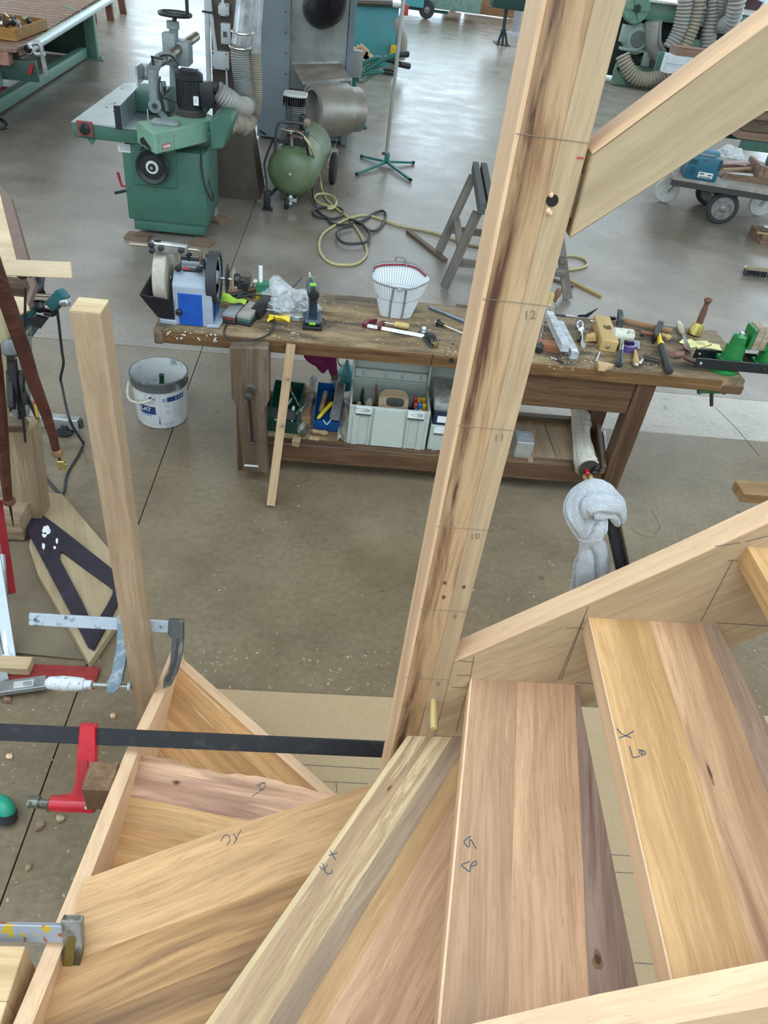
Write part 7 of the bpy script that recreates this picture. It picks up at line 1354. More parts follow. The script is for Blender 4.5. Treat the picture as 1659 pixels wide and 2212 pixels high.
hy = yK+.10; MB().tube([Y(594, 326, hy), Y(596, 290, hy), Y(601, 268, hy), Y(610, 263, hy), Y(648, 266, hy), Y(657, 272, hy), Y(662, 300, hy), Y(663, 332, hy)], .013, 10, smooth=5).build('push_handle', plain('handle_black', (0.05, 0.06, 0.06), .45), cp_)
MB().lathe([(0, .012), (.03, .018), (.05, .012), (.09, .014)], K(630, 318, .05), (0, -.3, 1), 12).build('outlet_valve', GALV, cp_); MB().lathe([(0, .03), (.012, .032), (.02, .02)], K(663, 264, .15), (.2, -1, .2), 18).build('pressure_gauge', plain('gauge_brown', (0.25, 0.18, 0.12), .4), cp_)
MB().tube([K(606, 280, .12), K(620, 282, .08), K(640, 286, .08), K(652, 300, .06)], .008, 8, smooth=4).build('air_pipe', AL, cp_)
MB().bar((tc.x, yK+.02, tc.z-Rk-.01), (tc.x, yK+.30, tc.z-Rk-.01), .10, .03).build('castor_plate', GALV, cp_)
cw = K(618, 440); MB().lathe([(-.02, .045), (-.012, .05), (.012, .05), (.02, .045)], (cw.x, yK+.03, .05), (1, .2, 0), 22).build('castor_wheel', RUBBER, cp_); MB().lathe([(0, .022), (.006, .018)], (cw.x-.022, yK+.025, .05), (-1, -.2, 0), 12).build('castor_hub', STEEL, cp_); MB().bar((cw.x+.035, yK+.03, .04), (cw.x+.04, yK+.06, .14), .03, .008).build('castor_fork', WHITE, cp_)
for dx in (-.24, .26): MB().lathe([(-.03, .13), (-.02, .15), (.02, .15), (.03, .13)], (tc.x+dx+.1, yK+1.0, .15), (1, -.1, 0), 28).build('rear_wheel', RUBBER, cp_)
MB().cyl((tc.x-.1, yK+1.0, .15), (tc.x+.34, yK+1.0, .15), .012, n=8).build('axle', STEEL, cp_)
fr = K(577, 432, -.05); MB().cbox((fr.x, fr.y, .09), (.06, .06, .16), None, .006).build('filter_bowl', BLACK, cp_); MB().box((fr.x-.04, fr.y-.05, .0), (fr.x+.05, fr.y+.03, .02)).build('filter_foot', BLACK, cp_); MB().tube([Y(577, 418, fr.y), Y(575, 385, fr.y+.05), Y(571, 355, fr.y+.1), Y(580, 325, fr.y+.2), Y(590, 300, fr.y+.25)], .009, 8, smooth=5).build('supply_hose', CORD, cp_)
MB().bar((fr.x, fr.y, .10), (tc.x-.12, yK+.1, .18), .02, .02).build('filter_bracket', BLACK, cp_)
z2 = lambda L, z=.012: [Z(420 + x/2.9625, y/2.9625, z) for x, y in L]
YH = plain('yellow_hose', (0.55, 0.47, 0.22), .45); BH = plain('black_hose', (0.030, 0.032, 0.034), .45)
yl = [K(628, 288, .0), K(650, 290, -.05), K(672, 320, -.06), Z(690, 378, .16)] + z2([(815, 1210), (845, 1275), (910, 1335), (990, 1400), (1060, 1500), (1100, 1590), (1095, 1640), (1030, 1690), (900, 1690), (825, 1645), (797, 1570), (830, 1490), (950, 1415)]) + z2([(1050, 1382), (1140, 1385), (1300, 1440), (1500, 1480), (1660, 1530), (1790, 1570)]) + [Z(1180, 555, .012), Z(1235, 552, .012), Z(1265, 562, .012), Z(1265, 575, .012), Z(1230, 582, .012), Z(1195, 578, .012)]
tag(MB().tube(yl, .011, 8, smooth=8).build('air_hose', YH), 'long pale yellow air hose looping across the floor from the compressor', 'hose')
tag(MB().tube(z2([(905, 1300), (895, 1320), (855, 1318), (790, 1292), (768, 1262), (800, 1240), (870, 1248), (908, 1290), (890, 1330), (850, 1335)], .030), .011, 8, smooth=8).build('air_hose', YH), 'small coil of pale yellow hose beside the compressor', 'hose')
bl_ = [K(622, 292, .05), K(640, 288, -.04), K(662, 312, -.05), Z(674, 400, .12)] + z2([(765, 1290), (800, 1360), (870, 1400), (935, 1385), (950, 1350), (900, 1325), (800, 1332), (757, 1355), (785, 1388), (850, 1398), (880, 1430), (960, 1440), (1060, 1420), (1150, 1365), (1205, 1350), (1226, 1380), (1200, 1440), (1140, 1480), (1075, 1440), (1010, 1412)], .016) + z2([(1000, 1405), (1065, 1430), (1120, 1490), (1112, 1540), (1040, 1560), (950, 1552), (910, 1505), (940, 1462), (1010, 1440)], .034)
tag(MB().tube(bl_, .012, 8, smooth=8).build('air_hose', BH), 'black rubber hose tangled with the yellow one in front of the compressor', 'hose')

# ------------------------------------------------------------------ roller stand
rs = thing('work_stand', 'slim steel pole stand on four green splayed legs', 'stand', Z(835, 345)); yR = 9.11; R_ = lambda px, py: Y(px, py, yR); CH = plain('chromed_pole', (0.42, 0.41, 0.38), .35, .6, .02)
pb_ = R_(835, 332); MB().cyl(pb_, R_(873, -12), .020, n=14).build('pole', CH, rs); TG = plain('teal_green', (0.015, 0.155, 0.125), .4)
MB().lathe([(0, .030), (.10, .028), (.11, .024)], R_(835, 352), (0, 0, 1), 16).build('stand_hub', TG, rs); MB().cbox(R_(833, 332), (.09, .03, .03), None, .006).build('lock_knob', plain('rusty_knob', (0.10, 0.07, 0.05), .6), rs)
for (px, py) in ((773, 375), (784, 338), (890, 351), (885, 387)):
    f_ = Z(px, py, .02); MB().bar(R_(835, 349), f_, .030, .022).build('leg', TG, rs); MB().lathe([(0, .018), (.03, .018)], f_, (f_-R_(835, 349)).normalized(), 10).build('foot', BLACK, rs)

# ------------------------------------------------------------------ trestle and loose sticks
GW = wood('weathered_grey', (0.25, 0.22, 0.185), (0.19, 0.162, 0.135), (0.12, 0.098, 0.08), pores=.2); TAR = plain('tarred_ridge', (0.085, 0.083, 0.078), .8)
def trestle(lb, rx0, rx1, y0, y1, h, lf, rf):
    """ridge running away from (rx0, y0) to (rx1, y1); feet lf (left near, far) and rf (right near, far)"""
    th = thing('trestle', lb, 'trestle', ((rx0+rx1)/2, (y0+y1)/2, 0))
    for s_ in (-.035, .035): board('ridge', TAR, (rx0+s_, y0, h-.04), (rx1+s_, y1, h-.04), .05, .08, (0, 0, 1), th, .004)
    for (fx, fy), (tx, ty) in ((lf[0], (rx0-.05, y0+.08)), (lf[1], (rx1-.05, y1-.08)), (rf[0], (rx0+.05, y0+.08)), (rf[1], (rx1+.05, y1-.08))):
        board('leg', GW, (fx, fy, .008), (tx, ty, h-.09), .07, .035, (0, 1, 0), th, .003)
    m = lambda f, t, k: (f[0] + (t-f[0])*k, f[1], h*k)
    for k, (l_, r_, tx) in enumerate(((lf[0], rf[0], rx0), (lf[1], rf[1], rx1))): board('cross_rail', GW, m(l_, tx, .30), m(r_, tx, .30), .06, .03, (0, 1, 0), th, .003)
    board('side_rail', GW, m(lf[0], rx0, .42), m(lf[1], rx1, .42), .055, .03, (0, 0, 1), th, .003); board('side_rail', GW, m(rf[0], rx0, .42), m(rf[1], rx1, .42), .055, .03, (0, 0, 1), th, .003)
hT = .71; n0, n1 = Z(1054, 440, hT), Z(1037, 350, hT); l0, l1 = Z(960, 622), Z(947, 547)
trestle('grey weathered wooden trestle with a black ridge left of the newel post', n0.x, n1.x, n0.y, n1.y, hT, ((l0.x, l0.y), (l1.x, l1.y)), ((2*n0.x-l0.x, l0.y), (2*n1.x-l1.x, l1.y)))
r0 = Z(1226, 648); trestle('second grey trestle, only one leg showing right of the newel post', r0.x-.27, r0.x-.24, r0.y+.12, r0.y+.95, hT, ((r0.x-.52, r0.y), (r0.x-.48, r0.y+1.0)), ((r0.x, r0.y), (r0.x+.02, r0.y+1.0)))
STK = wood('floor_stick', (0.25, 0.17, 0.12), (0.19, 0.125, 0.088), (0.12, 0.075, 0.055), pores=.2)
tag(board('floor_batten', STK, Z(882, 499, .014), Z(962, 562, .014), .05, .024), 'brown batten lying on the floor left of the trestle', 'batten')
tag(board('floor_batten', STK, Z(1192, 602, .01), Z(1240, 618, .01), .03, .018), 'short dark batten on the floor at the trestle foot', 'batten')
tag(board('floor_batten', BOXW, Z(1215, 598, .01), Z(1299, 640, .01), .03, .018), 'yellowish thin batten on the floor behind the bench', 'batten')
# ------------------------------------------------------------------ platform cart at the right
GVW = plain('caster_white', (0.66, 0.67, 0.62), .4); TYRE = plain('tyre_black', (0.028, 0.028, 0.030), .6)
ct = thing('platform_cart', 'low wooden platform cart on black and white wheels at the right', 'cart', (4.4, 8.5, 0))
zk = .42; FL, FR = Z(1455, 381, zk), Z(1720, 424, zk); dk = (FR-FL).normalized(); nk = Vector((-dk.y, dk.x, 0)); Lk = (FR-FL).length; Mk = Matrix((dk, nk, Vector((0, 0, 1)))).transposed().to_4x4(); Mk.translation = Vector((FL.x, FL.y, 0))
for k in range(6): lab(MB().box((0, .002+.215*k, zk-.035), (Lk, .213+.215*k, zk), None, .003).build('deck_board', worn('cart_deck', (0.30, 0.26, 0.22), (0.44, 0.43, 0.41), .52, .6, 0, 3), ct, Mk), 'grey worn deck board')
MB().box((0, .0, zk-.09), (Lk, .05, zk-.036), Mk).build('side_rail', plain('dark_rail', (0.045, 0.038, 0.034), .6), ct); MB().box((0, 1.2, zk-.09), (Lk, 1.25, zk-.036), Mk).build('side_rail', MATS['dark_rail'], ct)
def wheel(c, ax, R, w, tyre, hubm, par, hubR=.66):
    ax = Vector(ax).normalized(); o = MB().lathe([(-w/2, R*hubR), (-w/2, R-.012), (-w/2+.012, R), (w/2-.012, R), (w/2, R-.012), (w/2, R*hubR)], c, ax, 36).build('wheel', tyre, par)
    MB().lathe([(-w/2-.001, R*hubR), (-w/2+.008, R*hubR*.95), (-w/2+.012, R*.3), (-w/2-.008, R*.2), (-w/2-.016, R*.12), (-w/2-.016, 0)], c, ax, 28).build('wheel_hub', hubm, o); return o
wy = Z(1560, 484).y; wc_ = Y(1560, 449, wy); Rw = wc_.z
HUBM = worn('dusty_hub', (0.28, 0.26, 0.24), (0.17, 0.155, 0.14), .55, .5, .5, 20, .4)
wheel(wc_, nk, Rw, .06, TYRE, HUBM, ct, .70); w2 = wc_ + nk*.72; wheel(w2, nk, Rw, .06, TYRE, HUBM, ct, .70); MB().cyl(wc_, w2, .022, n=12).build('axle', GALV, ct)
MB().prism([(-.16, zk-.09), (.16, zk-.09), (.09, zk-.19), (-.05, zk-.19)], 0, .04, Matrix((dk, Vector((0, 0, 1)), -nk)).transposed().to_4x4() if False else Matrix.Translation(wc_ + nk*.05 - Vector((0, 0, wc_.z))) @ Matrix((dk, Vector((0, 0, 1)), nk)).transposed().to_4x4()).build('axle_bracket', MATS['dark_rail'], ct)
for (px, py, fy) in ((1432, 437, .45), (1634, 466, .10)):
    g0 = Z(px, py); Rc = .135; c = Vector((g0.x, g0.y, Rc)); wheel(c, nk, Rc, .045, GVW, GVW, ct, .8)
    MB().tube([c + nk*-.03 + Vector((0, 0, 0)), c + nk*-.034 + dk*.06 + Vector((0, 0, .12)), c + dk*.08 + Vector((0, 0, .20))], .02, 8).build('castor_fork', GALV, ct); MB().cbox(c + dk*.08 + Vector((0, 0, .22)), (.14, .12, .02)).build('castor_plate', GALV, ct)
# blue tool case standing on the cart's edge
TB = plain('petrol_case', (0.012, 0.115, 0.175), .45, 0, .06); tb = thing('power_tool_case', 'petrol blue hard tool case standing on the front of the cart', 'tool case', Z(1510, 385, zk))
a, b = Z(1478, 386, zk), Z(1546, 397, zk); a += nk*.02; b += nk*.02; d = (b-a); d.z = 0; Lc = d.length; Mc = Matrix((d.normalized(), Vector((-d.y, d.x, 0)).normalized(), Vector((0, 0, 1)))).transposed().to_4x4(); Mc.translation = Vector((a.x, a.y, zk+.001)); hc_ = Y(1526, 340, a.y).z - zk
MB().box((0, 0, 0), (Lc, .20, hc_), Mc, .015).build('case_shell', TB, tb); MB().box((-.004, .20, 0), (Lc+.004, .38, hc_+.03), Mc, .02).build('case_lid', plain('petrol_case_lid', (0.03, 0.16, 0.24), .4), tb)
MB().box((Lc*.38, -.004, .03), (Lc*.84, .0, .085), Mc).build('case_label', WHITE, tb); MB().box((Lc*.42, -.005, .062), (Lc*.56, -.003, .075), Mc).build('label_print', PENCIL, tb); MB().box((Lc*.68, -.005, .058), (Lc*.80, -.003, .070), Mc).build('label_print', PENCIL, tb); MB().box((Lc*.42, -.005, .035), (Lc*.80, -.003, .044), Mc).build('label_print', PENCIL, tb)
for x0, x1, z0, z1 in ((.10, .26, .05, .12), (.92, 1.0, .12, .22)): MB().box((Lc*x0, -.006, z0), (Lc*x1, .01, z1), Mc, .003).build('case_latch', plain('petrol_dark', (0.008, 0.06, 0.09), .45), tb)
MB().box((.02, .05, hc_), (Lc*.8, .16, hc_+.012), Mc, .003).build('case_handle', plain('petrol_grey', (0.10, 0.15, 0.18), .5), tb)
MB().box((Lc*.42, -.003, hc_-.03), (Lc*.56, .0, hc_-.018), Mc).build('catch_slot', PENCIL, tb); MB().box((.01, -.003, hc_*.66), (Lc*.26, .0, hc_*.86), Mc).build('shell_recess', MATS['petrol_dark'], tb)
# timber tray with rags and battens on the cart
tt = thing('timber_tray', 'open wooden tray at the right of the cart with battens in it', 'tray', Z(1620, 385, zk)); TRY = wood('tray_wood', (0.33, 0.21, 0.14), (0.25, 0.155, 0.10), (0.16, 0.095, 0.06), pores=.2)
p0, p1 = Z(1562, 375, zk+.05), Z(1720, 398, zk+.05); p0.z = p1.z = zk; e_ = (p1-p0).normalized(); Mt = Matrix((e_, Vector((-e_.y, e_.x, 0)), Vector((0, 0, 1)))).transposed().to_4x4(); Mt.translation = p0; Lt = (p1-p0).length
MB().box((0, 0, .001), (Lt, .02, .06), Mt, .002).build('tray_side', TRY, tt); MB().box((0, .5, .001), (Lt, .52, .06), Mt, .002).build('tray_side', TRY, tt); MB().box((0, .02, .001), (Lt, .5, .012), Mt).build('tray_base', TRY, tt)
MB().box((.38, .02, .012), (.42, .5, .17), Mt, .003).build('tray_divider', TRY, tt); MB().box((.42, .0, .06), (Lt, .02, .17), Mt, .003).build('tray_side', TRY, tt)
for k, (x0, x1, y0, y1, z0, r, m, lb) in enumerate(((.02, .36, .08, .14, .03, 0, WHITE, 'white planed strip lying in the front of the tray'), (.05, .36, .2, .26, .05, .2, PALE2, 'pale strip crossing the tray'), (.03, .35, .3, .34, .09, -.15, plain('pink_strip', (0.52, 0.36, 0.36), .6), 'pinkish strip at the back of the tray'))): tag(board('cart_strip', m, Mt @ Vector((x0, y0, z0)), Mt @ Vector((x1, y1, z0+.02+abs(r)*.1)), .05, .02), lb, 'strip', 'strips in the cart tray')
dots = NT('dotted_rag'); vo = dots.node('ShaderNodeTexVoronoi'); dots.l.new(dots.coord((32, 32, 32)), vo.inputs['Vector']); dots.set(Base_Color=dots.ramp(vo.outputs['Distance'], [(.30, (0.10, 0.13, 0.17)), (.36, (0.80, 0.82, 0.83))]), Roughness=.9)
crumple('dotted_rag', Z(1578, 338, zk), .14, .16, .10, 9.1, dots.m, 'white dotted rag behind the blue tool case', 'rag', nu=28, nv=16)
q = Mk.inverted() @ Z(1612, 333, zk); q.y = min(q.y, 1.18); q = Mk @ q; tag(MB().box((-.06, -.05, 0), (.06, .05, .05), Matrix.Translation(q) @ Matrix.Rotation(.5, 4, 'Z'), .003).build('small_carton', plain('tan_carton', (0.36, 0.28, 0.19), .8)), 'small tan carton on the cart behind the tray', 'carton')
# scrap bin and broom
sb = thing('scrap_crate', 'low crate of wood scraps at the right edge', 'crate', Z(1645, 528)); c = Z(1640, 528); c2_ = c + Vector((.5, -.02, 0)); Ms_ = frame(c, c2_-c)
for s_ in (((0, 0, 0), (.5, .02, .10)), ((0, .3, 0), (.5, .32, .10)), ((0, .02, 0), (.02, .3, .10)), ((.48, .02, 0), (.5, .3, .10)), ((.02, .02, 0), (.48, .3, .01))): MB().box(*s_, Ms_, .001).build('crate_side', TRY, sb)
for k in range(5): a = Ms_ @ Vector((-.05 + .05*k, .05 + .05*k, .10 + .02*(k % 3))); tag(board('scrap_strip', [PALE2, OLDWOOD2, WHITE, TRY, PALE2][k], a, a + Vector((.45, .06*(k-2), .03)), .04, .015), ['palest scrap strip at the front of the crate', 'grey scrap strip lying low in the crate', 'white painted scrap strip in the crate', 'brown scrap strip over the crate', 'rearmost pale scrap strip in the crate'][k], 'strip', 'scraps in the crate')
bm_ = thing('broom', 'black bristled broom head lying on the floor at the right edge', 'broom', Z(1635, 600)); a, b = Z(1606, 596), Z(1680, 604); M = frame(a, b-a); L = (b-a).length
MB().box((0, 0, .055), (L, .055, .085), M, .004).build('broom_stock', wood('broom_wood', (0.44, 0.36, 0.25), (0.36, 0.28, 0.18), (0.27, 0.2, 0.12), pores=.2), bm_)
mb = MB(); r = random.Random(2)
for i in range(48):
    for j in range(4): p = M @ Vector((L*(i+.5)/48, .008+.013*j, .055)); mb.cyl(p, p + Vector((r.uniform(-.006, .006), r.uniform(-.012, .004)-.006, -.053)), .0028, .0016, 4, False)
o = mb.build('bristles', BLACK, bm_); o['kind'] = 'stuff'; MB().cyl(M @ Vector((-.008, .03, .075)), M @ Vector((.012, .03, .075)), .012, n=10).build('stock_cap', WHITE, bm_)
# timber stacked on a green trolley behind the cart
ts = thing('timber_trolley', 'green framed trolley stacked with brown boards at the right edge', 'trolley', (6.2, 10.6, 0)); yt = 10.6; z0 = Y(1640, 305, yt).z; x0 = Y(1596, 292, yt).x
MB().box((x0+.1, yt+.02, z0-.13), (x0+2.6, yt+.10, z0-.005), None, .004).build('trolley_frame', MG, ts); MB().box((x0+.1, yt+.7, z0-.13), (x0+2.6, yt+.78, z0-.005), None, .004).build('trolley_frame', MG, ts)
for x_ in (x0+.9, x0+2.3):
    for y_ in (yt+.03, yt+.71): MB().box((x_, y_, 0), (x_+.06, y_+.06, z0-.13)).build('leg', MG, ts)
for k, (h0, h1, m) in enumerate(((0, .10, TRY), (.10, .24, OLDWOOD2), (.24, .34, TRY))):
    for j in range(3): boxw('stacked_board', m, (x0+.04*k, yt+.27*j, z0+h0), (x0+2.6, yt+.26+.27*j, z0+h1-.006), ts, .003, 'x')
tag(MB().box((x0+.2, yt+.05, z0+.345), (x0+2.4, yt+.85, z0+.375), None, .003).build('bright_light_sheet', WHITE), 'white sheet standing in for the bright light over the timber stack at the right edge', 'panel')  # white slab stands in for the strong brightness above the stack
# ------------------------------------------------------------------ planing machine and hoses at the upper right
yG = 17.3; W = lambda px, py, d=0: Y(px, py, yG+d)
pm = thing('planing_machine', 'large green planing machine with round motor and hoses at the upper right', 'machine', (6, yG, 0)); MG2 = worn('faded_machine_green', (0.115, 0.255, 0.185), (0.26, 0.24, 0.18), .62, .5, 0, 2, 0, .02, .15); DGR = plain('dark_recess', (0.020, 0.028, 0.026), .7)
a, b = W(1318, 190), W(1700, 25); 
MB().box((W(1318, 190).x, yG, .02), (W(1318, 190).x+3.2, yG+.08, .38), None, .01).build('base_rail', MG2, pm); MB().prism([(W(1316, 190).x, .02), (W(1348, 190).x, .02), (W(1345, 150).x, W(1345, 145).z), (W(1335, 150).x, W(1335, 138).z), (W(1322, 160).x, W(1325, 150).z)], 0, .03, Matrix(((1,0,0,0),(0,0,1,yG-.04),(0,1,0,0),(0,0,0,1))), .004).build('lifting_lug', MG2, pm)
lh = W(1338, 148, -.045); MB().cyl(lh, lh + Vector((0, -.004, 0)), .05, n=18).build('lug_hole', DARK, pm)
MB().box((W(1335, 100).x, yG+.5, .1), (W(1335, 100).x+3.3, yG+1.4, W(1400, 45, .5).z), None, .02).build('machine_bed', DGR, pm)
bz0, bz1 = W(1400, 44, .1).z, W(1400, 5, .1).z; MB().box((W(1345, 30).x, yG+.1, bz0), (W(1345, 30).x+3.2, yG+1.4, bz1), None, .02).build('upper_casing', MG2, pm); MB().box((W(1345, 30).x-.1, yG+.05, bz1), (W(1345, 30).x+3.4, yG+1.5, bz1+.04), None, .01).build('machine_table', plain('cast_table_grey', (0.40, 0.41, 0.38), .3, .6), pm)
gc = W(1374, 18, .05); MB().lathe([(0, .26), (.10, .26), (.12, .24)], gc + Vector((0, .05, 0)), (0, -1, 0), 26).build('gear_cover', MG2, pm)
for k in range(6): a_ = k*math.pi/3; MB().bar(gc + Vector((.04*math.cos(a_), -.075, .04*math.sin(a_))), gc + Vector((.22*math.cos(a_), -.075, .22*math.sin(a_))), .035, .03, (0, -1, 0)).build('cover_rib', MG2, pm)
MB().lathe([(0, .08), (.03, .07)], gc + Vector((0, -.07, 0)), (0, -1, 0), 16).build('cover_hub', DGR, pm)
mc_ = W(1378, 85, .0); MB().lathe([(.5, .26), (.06, .27), (.04, .22), (.0, .19)], mc_, (.12, 1, 0), 28).build('motor_body', plain('motor_sage', (0.24, 0.31, 0.27), .5), pm); MB().lathe([(0, .15), (-.01, .14)], mc_, (.12, 1, 0), 24).build('motor_grille', plain('grille_dark', (0.09, 0.11, 0.10), .6), pm); MB().cbox(W(1352, 72, .15), (.18, .2, .30), None, .01).build('motor_box', plain('motor_sage', (0.24, 0.31, 0.27), .5), pm); MB().cbox(W(1365, 107, .1), (.5, .2, .05), None, .005).build('motor_shelf', plain('motor_sage', (0.24, 0.31, 0.27), .5), pm)
MB().cyl(W(1382, 118, .25), W(1400, 150, .25), .18, n=20).build('lower_motor', plain('motor_dark', (0.05, 0.055, 0.055), .5), pm); MB().cbox(W(1392, 155, .3), (.5, .3, .25), None, .02).build('lower_bracket', MG2, pm); MB().cbox(W(1396, 128, .0), (.16, .1, .26), None, .02).build('junction_box', plain('motor_sage', (0.24, 0.31, 0.27), .5), pm)
MB().tube([W(1412, 45, .0), W(1410, 75, .0), W(1412, 100, .0), W(1424, 122, .0)], .17, 18, smooth=5).build('bent_duct', plain('dull_duct', (0.33, 0.32, 0.29), .4, .6), pm)
MB().box((W(1470, 120).x, yG+.2, .38), (W(1540, 120).x+.6, yG+.45, W(1480, 82, .2).z)).build('side_casing', MG2, pm)
for nm, lb, pts, r, m in (('left', 'dust hose sagging low under the planing machine motor', [W(1345, 118, -.05), W(1352, 140, -.1), W(1370, 165, -.15), W(1400, 172, -.2), W(1430, 162, -.2), W(1445, 145, -.2)], .15, HOSE2), ('a', 'leftmost pale corrugated hose dropping to the planing machine', [W(1484, -20, -.3), W(1477, 30, -.3), W(1466, 70, -.3), W(1446, 105, -.3)], .16, HOSE), ('b', 'second corrugated hose, tan, right of the pale one', [W(1512, -20, -.3), W(1502, 35, -.3), W(1488, 75, -.3), W(1472, 108, -.3)], .16, HOSE2), ('c', 'third corrugated hose hanging straight, right of the tan one', [W(1543, -20, -.3), W(1540, 30, -.3), W(1532, 70, -.3), W(1527, 112, -.3)], .16, HOSE), ('d', 'rightmost hose curling up in a loop by the white ladder', [W(1565, -15, -.4), W(1556, 30, -.3), W(1562, 52, -.4), W(1580, 45, -.6), W(1590, 15, -.7), W(1594, -20, -.7)], .16, HOSE)):
    hose('dust_hose', lb, pts, r, m, .06)
MB().bar(W(1548, 60, .3), W(1540, 92, .3), .08, .05).build('yellow_strut', plain('cream_strut', (0.42, 0.40, 0.26), .5), pm)
# white moulded profile on a stand, ladder
wp = thing('white_profile', 'white moulded profile length resting before the planing machine', 'profile', W(1480, 160, -1.5)); V_ = lambda px, py: Y(px, py, yG-1.5)
a, b, c_ = V_(1434, 157), V_(1428, 116), V_(1434, 105); th_ = b.z - a.z
MB().prism([(0, 0), (0, .3*th_), (.04, .34*th_), (.04, .5*th_), (.0, .55*th_), (.0, th_), (.35, th_), (.35, 0)], a.x, a.x+2.6, Matrix(((0, 0, 1, 0), (1, 0, 0, yG-1.5), (0, 1, 0, a.z), (0, 0, 0, 1)))).build('profile_bar', plain('profile_white', (0.70, 0.74, 0.78), .4), wp)
boxw('board_on_top', wood('pinkish_board', (0.34, 0.21, 0.155), (0.27, 0.16, 0.115), (0.19, 0.11, 0.08), pores=.2), (a.x+.12, yG-1.48, b.z+.002), (a.x+2.4, yG-1.1, b.z+.14), wp)
for x_ in (a.x+1.2, a.x+2.2): MB().box((x_, yG-1.4, 0), (x_+.08, yG-1.2, a.z)).build('support_leg', MG2, wp)
MB().cbox(V_(1424, 132), (.10, .08, .30), None, .01).build('end_clamp', MG, wp)
ld = thing('white_ladder', 'white folding ladder leaning at the upper right corner', 'ladder', (8.5, 18.5, 0)); LW = plain('ladder_white', (0.74, 0.78, 0.82), .4); E_ = lambda px, py, d=0: Y(px, py, 19.4+d)
r0a, r0b = E_(1551, 92), E_(1622, -25, .25); r1a, r1b = E_(1628, 45), E_(1676, -25, .2); 
dv = (r0b-r0a); r0a = r0a - dv*.9; dv1 = (r1b-r1a).normalized(); 
board('ladder_rail', LW, r0a, r0b, .07, .14, (0, -1, .2), ld); board('ladder_rail', LW, r1a - dv1*1.8, r1b, .07, .14, (0, -1, .2), ld)
for t_, u_ in ((.42, .25), (.60, .45), (.78, .65), (.95, .88)): board('ladder_rung', LW, r0a + (r0b-r0a)*t_, (r1a - dv1*1.8) + (r1b-(r1a - dv1*1.8))*u_, .06, .05, (0, -1, .2), ld)
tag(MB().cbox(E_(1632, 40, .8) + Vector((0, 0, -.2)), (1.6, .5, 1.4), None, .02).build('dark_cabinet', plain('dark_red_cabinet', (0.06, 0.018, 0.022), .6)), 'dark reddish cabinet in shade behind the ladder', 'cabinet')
# ------------------------------------------------------------------ turquoise saw cabinet and outfeed arms
TQ = worn('turquoise_paint', (0.085, 0.36, 0.40), (0.12, 0.30, 0.30), .66, .45, 0, 2, 0, .02, .15); yQ = 15.3; T_ = lambda px, py, d=0: Y(px, py, yQ+d)
tq = thing('saw_cabinet', 'turquoise painted saw cabinet with dark table beyond the heater', 'machine', (.6, yQ+.4, 0)); l_, r_ = T_(768, 130).x, T_(851, 130).x
MB().box((l_-.3, yQ, .10), (r_, yQ+1.2, T_(800, 8).z), None, .01).build('cabinet_body', TQ, tq); MB().box((l_-.3, yQ-.03, 0), (r_+.02, yQ+1.22, .10), None, .005).build('plinth', MG, tq); MB().box((l_-.5, yQ-.15, T_(800, 8).z), (r_+.05, yQ+1.4, T_(800, 8).z+.05), None, .005).build('saw_table', plain('cast_table_grey', (0.40, 0.41, 0.38), .3, .6), tq)
MB().cyl(T_(768, 5, -.2), T_(848, 8, -.2), .05, n=14).build('guide_bar', plain('oily_bar', (0.13, 0.11, 0.10), .35, .7), tq); MB().tube([T_(853, 40, .1), T_(860, 60, .1), T_(866, 90, .15), T_(862, 125, .2)], .12, 14, smooth=5).build('extraction_hose', HOSE, tq); MB().cbox(T_(876, 21, -.2), (.10, .06, .16), None, .01).build('stop_switch', RD, tq)
MB().cbox(T_(853, 108, -.1), (.16, .1, .14), None, .01).build('yellow_box', plain('hammer_yellow', (0.72, 0.50, 0.01), .4), tq)
rk_ = thing('outfeed_rack', 'teal support arms with black grips beside the heater', 'rack', Y(770, 180, 11)); N_ = lambda px, py, d=0: Y(px, py, 11+d)
MB().cbox(N_(771, 138), (.14, .12, .30), None, .01).build('rack_box', plain('rack_grey', (0.34, 0.35, 0.33), .5), rk_); MB().cyl(N_(764, 210), N_(768, 120), .03, n=12).build('rack_post', TG, rk_)
MB().cyl(Vector((N_(764, 210).x, 11, 0)), N_(764, 210), .03, n=12).build('rack_post', TG, rk_); MB().cbox(Vector((N_(764, 210).x, 11, .02)), (.4, .4, .03), None, .005).build('rack_foot', TG, rk_)
for (pts, tip) in (([(780, 140), (808, 127), (826, 126)], (854, 131)), ([(780, 160), (820, 155), (826, 154)], (852, 158)), ([(770, 172), (784, 175), (810, 158), (862, 138)], (884, 143)), ([(790, 150), (830, 128), (858, 117)], (881, 117)),):
    P_ = [N_(*p, .1*k) for k, p in enumerate(pts)]; MB().tube(P_, .028, 10, smooth=4).build('support_arm', TG if len(pts) == 3 else plain('olive_arm', (0.16, 0.18, 0.13), .5), rk_); MB().cyl(P_[-1], N_(*tip, .1*len(pts)), .038, n=12).build('arm_grip', BLACK, rk_)
rc = random.Random(5)
for k in range(5): p = Y(768 + 6*k, 122 - 7*(k % 3) + 4*k, 14.6); tag(MB().box((-.09, -.04, 0), (.09, .04, .12), Matrix.Translation(p) @ Matrix.Rotation(rc.uniform(-1, 1), 4, 'Y'), .004).build('wood_offcut', PALE), ['leftmost pink offcut', 'second pink offcut', 'middle pink offcut', 'fourth pink offcut', 'rightmost pink offcut'][k] + ' in the heap before the turquoise cabinet', 'offcut', 'offcut heap by the turquoise cabinet')
tag(MB().box((Y(764, 130, 14.55).x-.1, 14.5, 0), (Y(795, 130, 14.55).x, 14.85, Y(780, 126, 14.6).z-.02), None, .01).build('offcut_bin', MG2), 'green bin under the pink offcuts', 'bin')
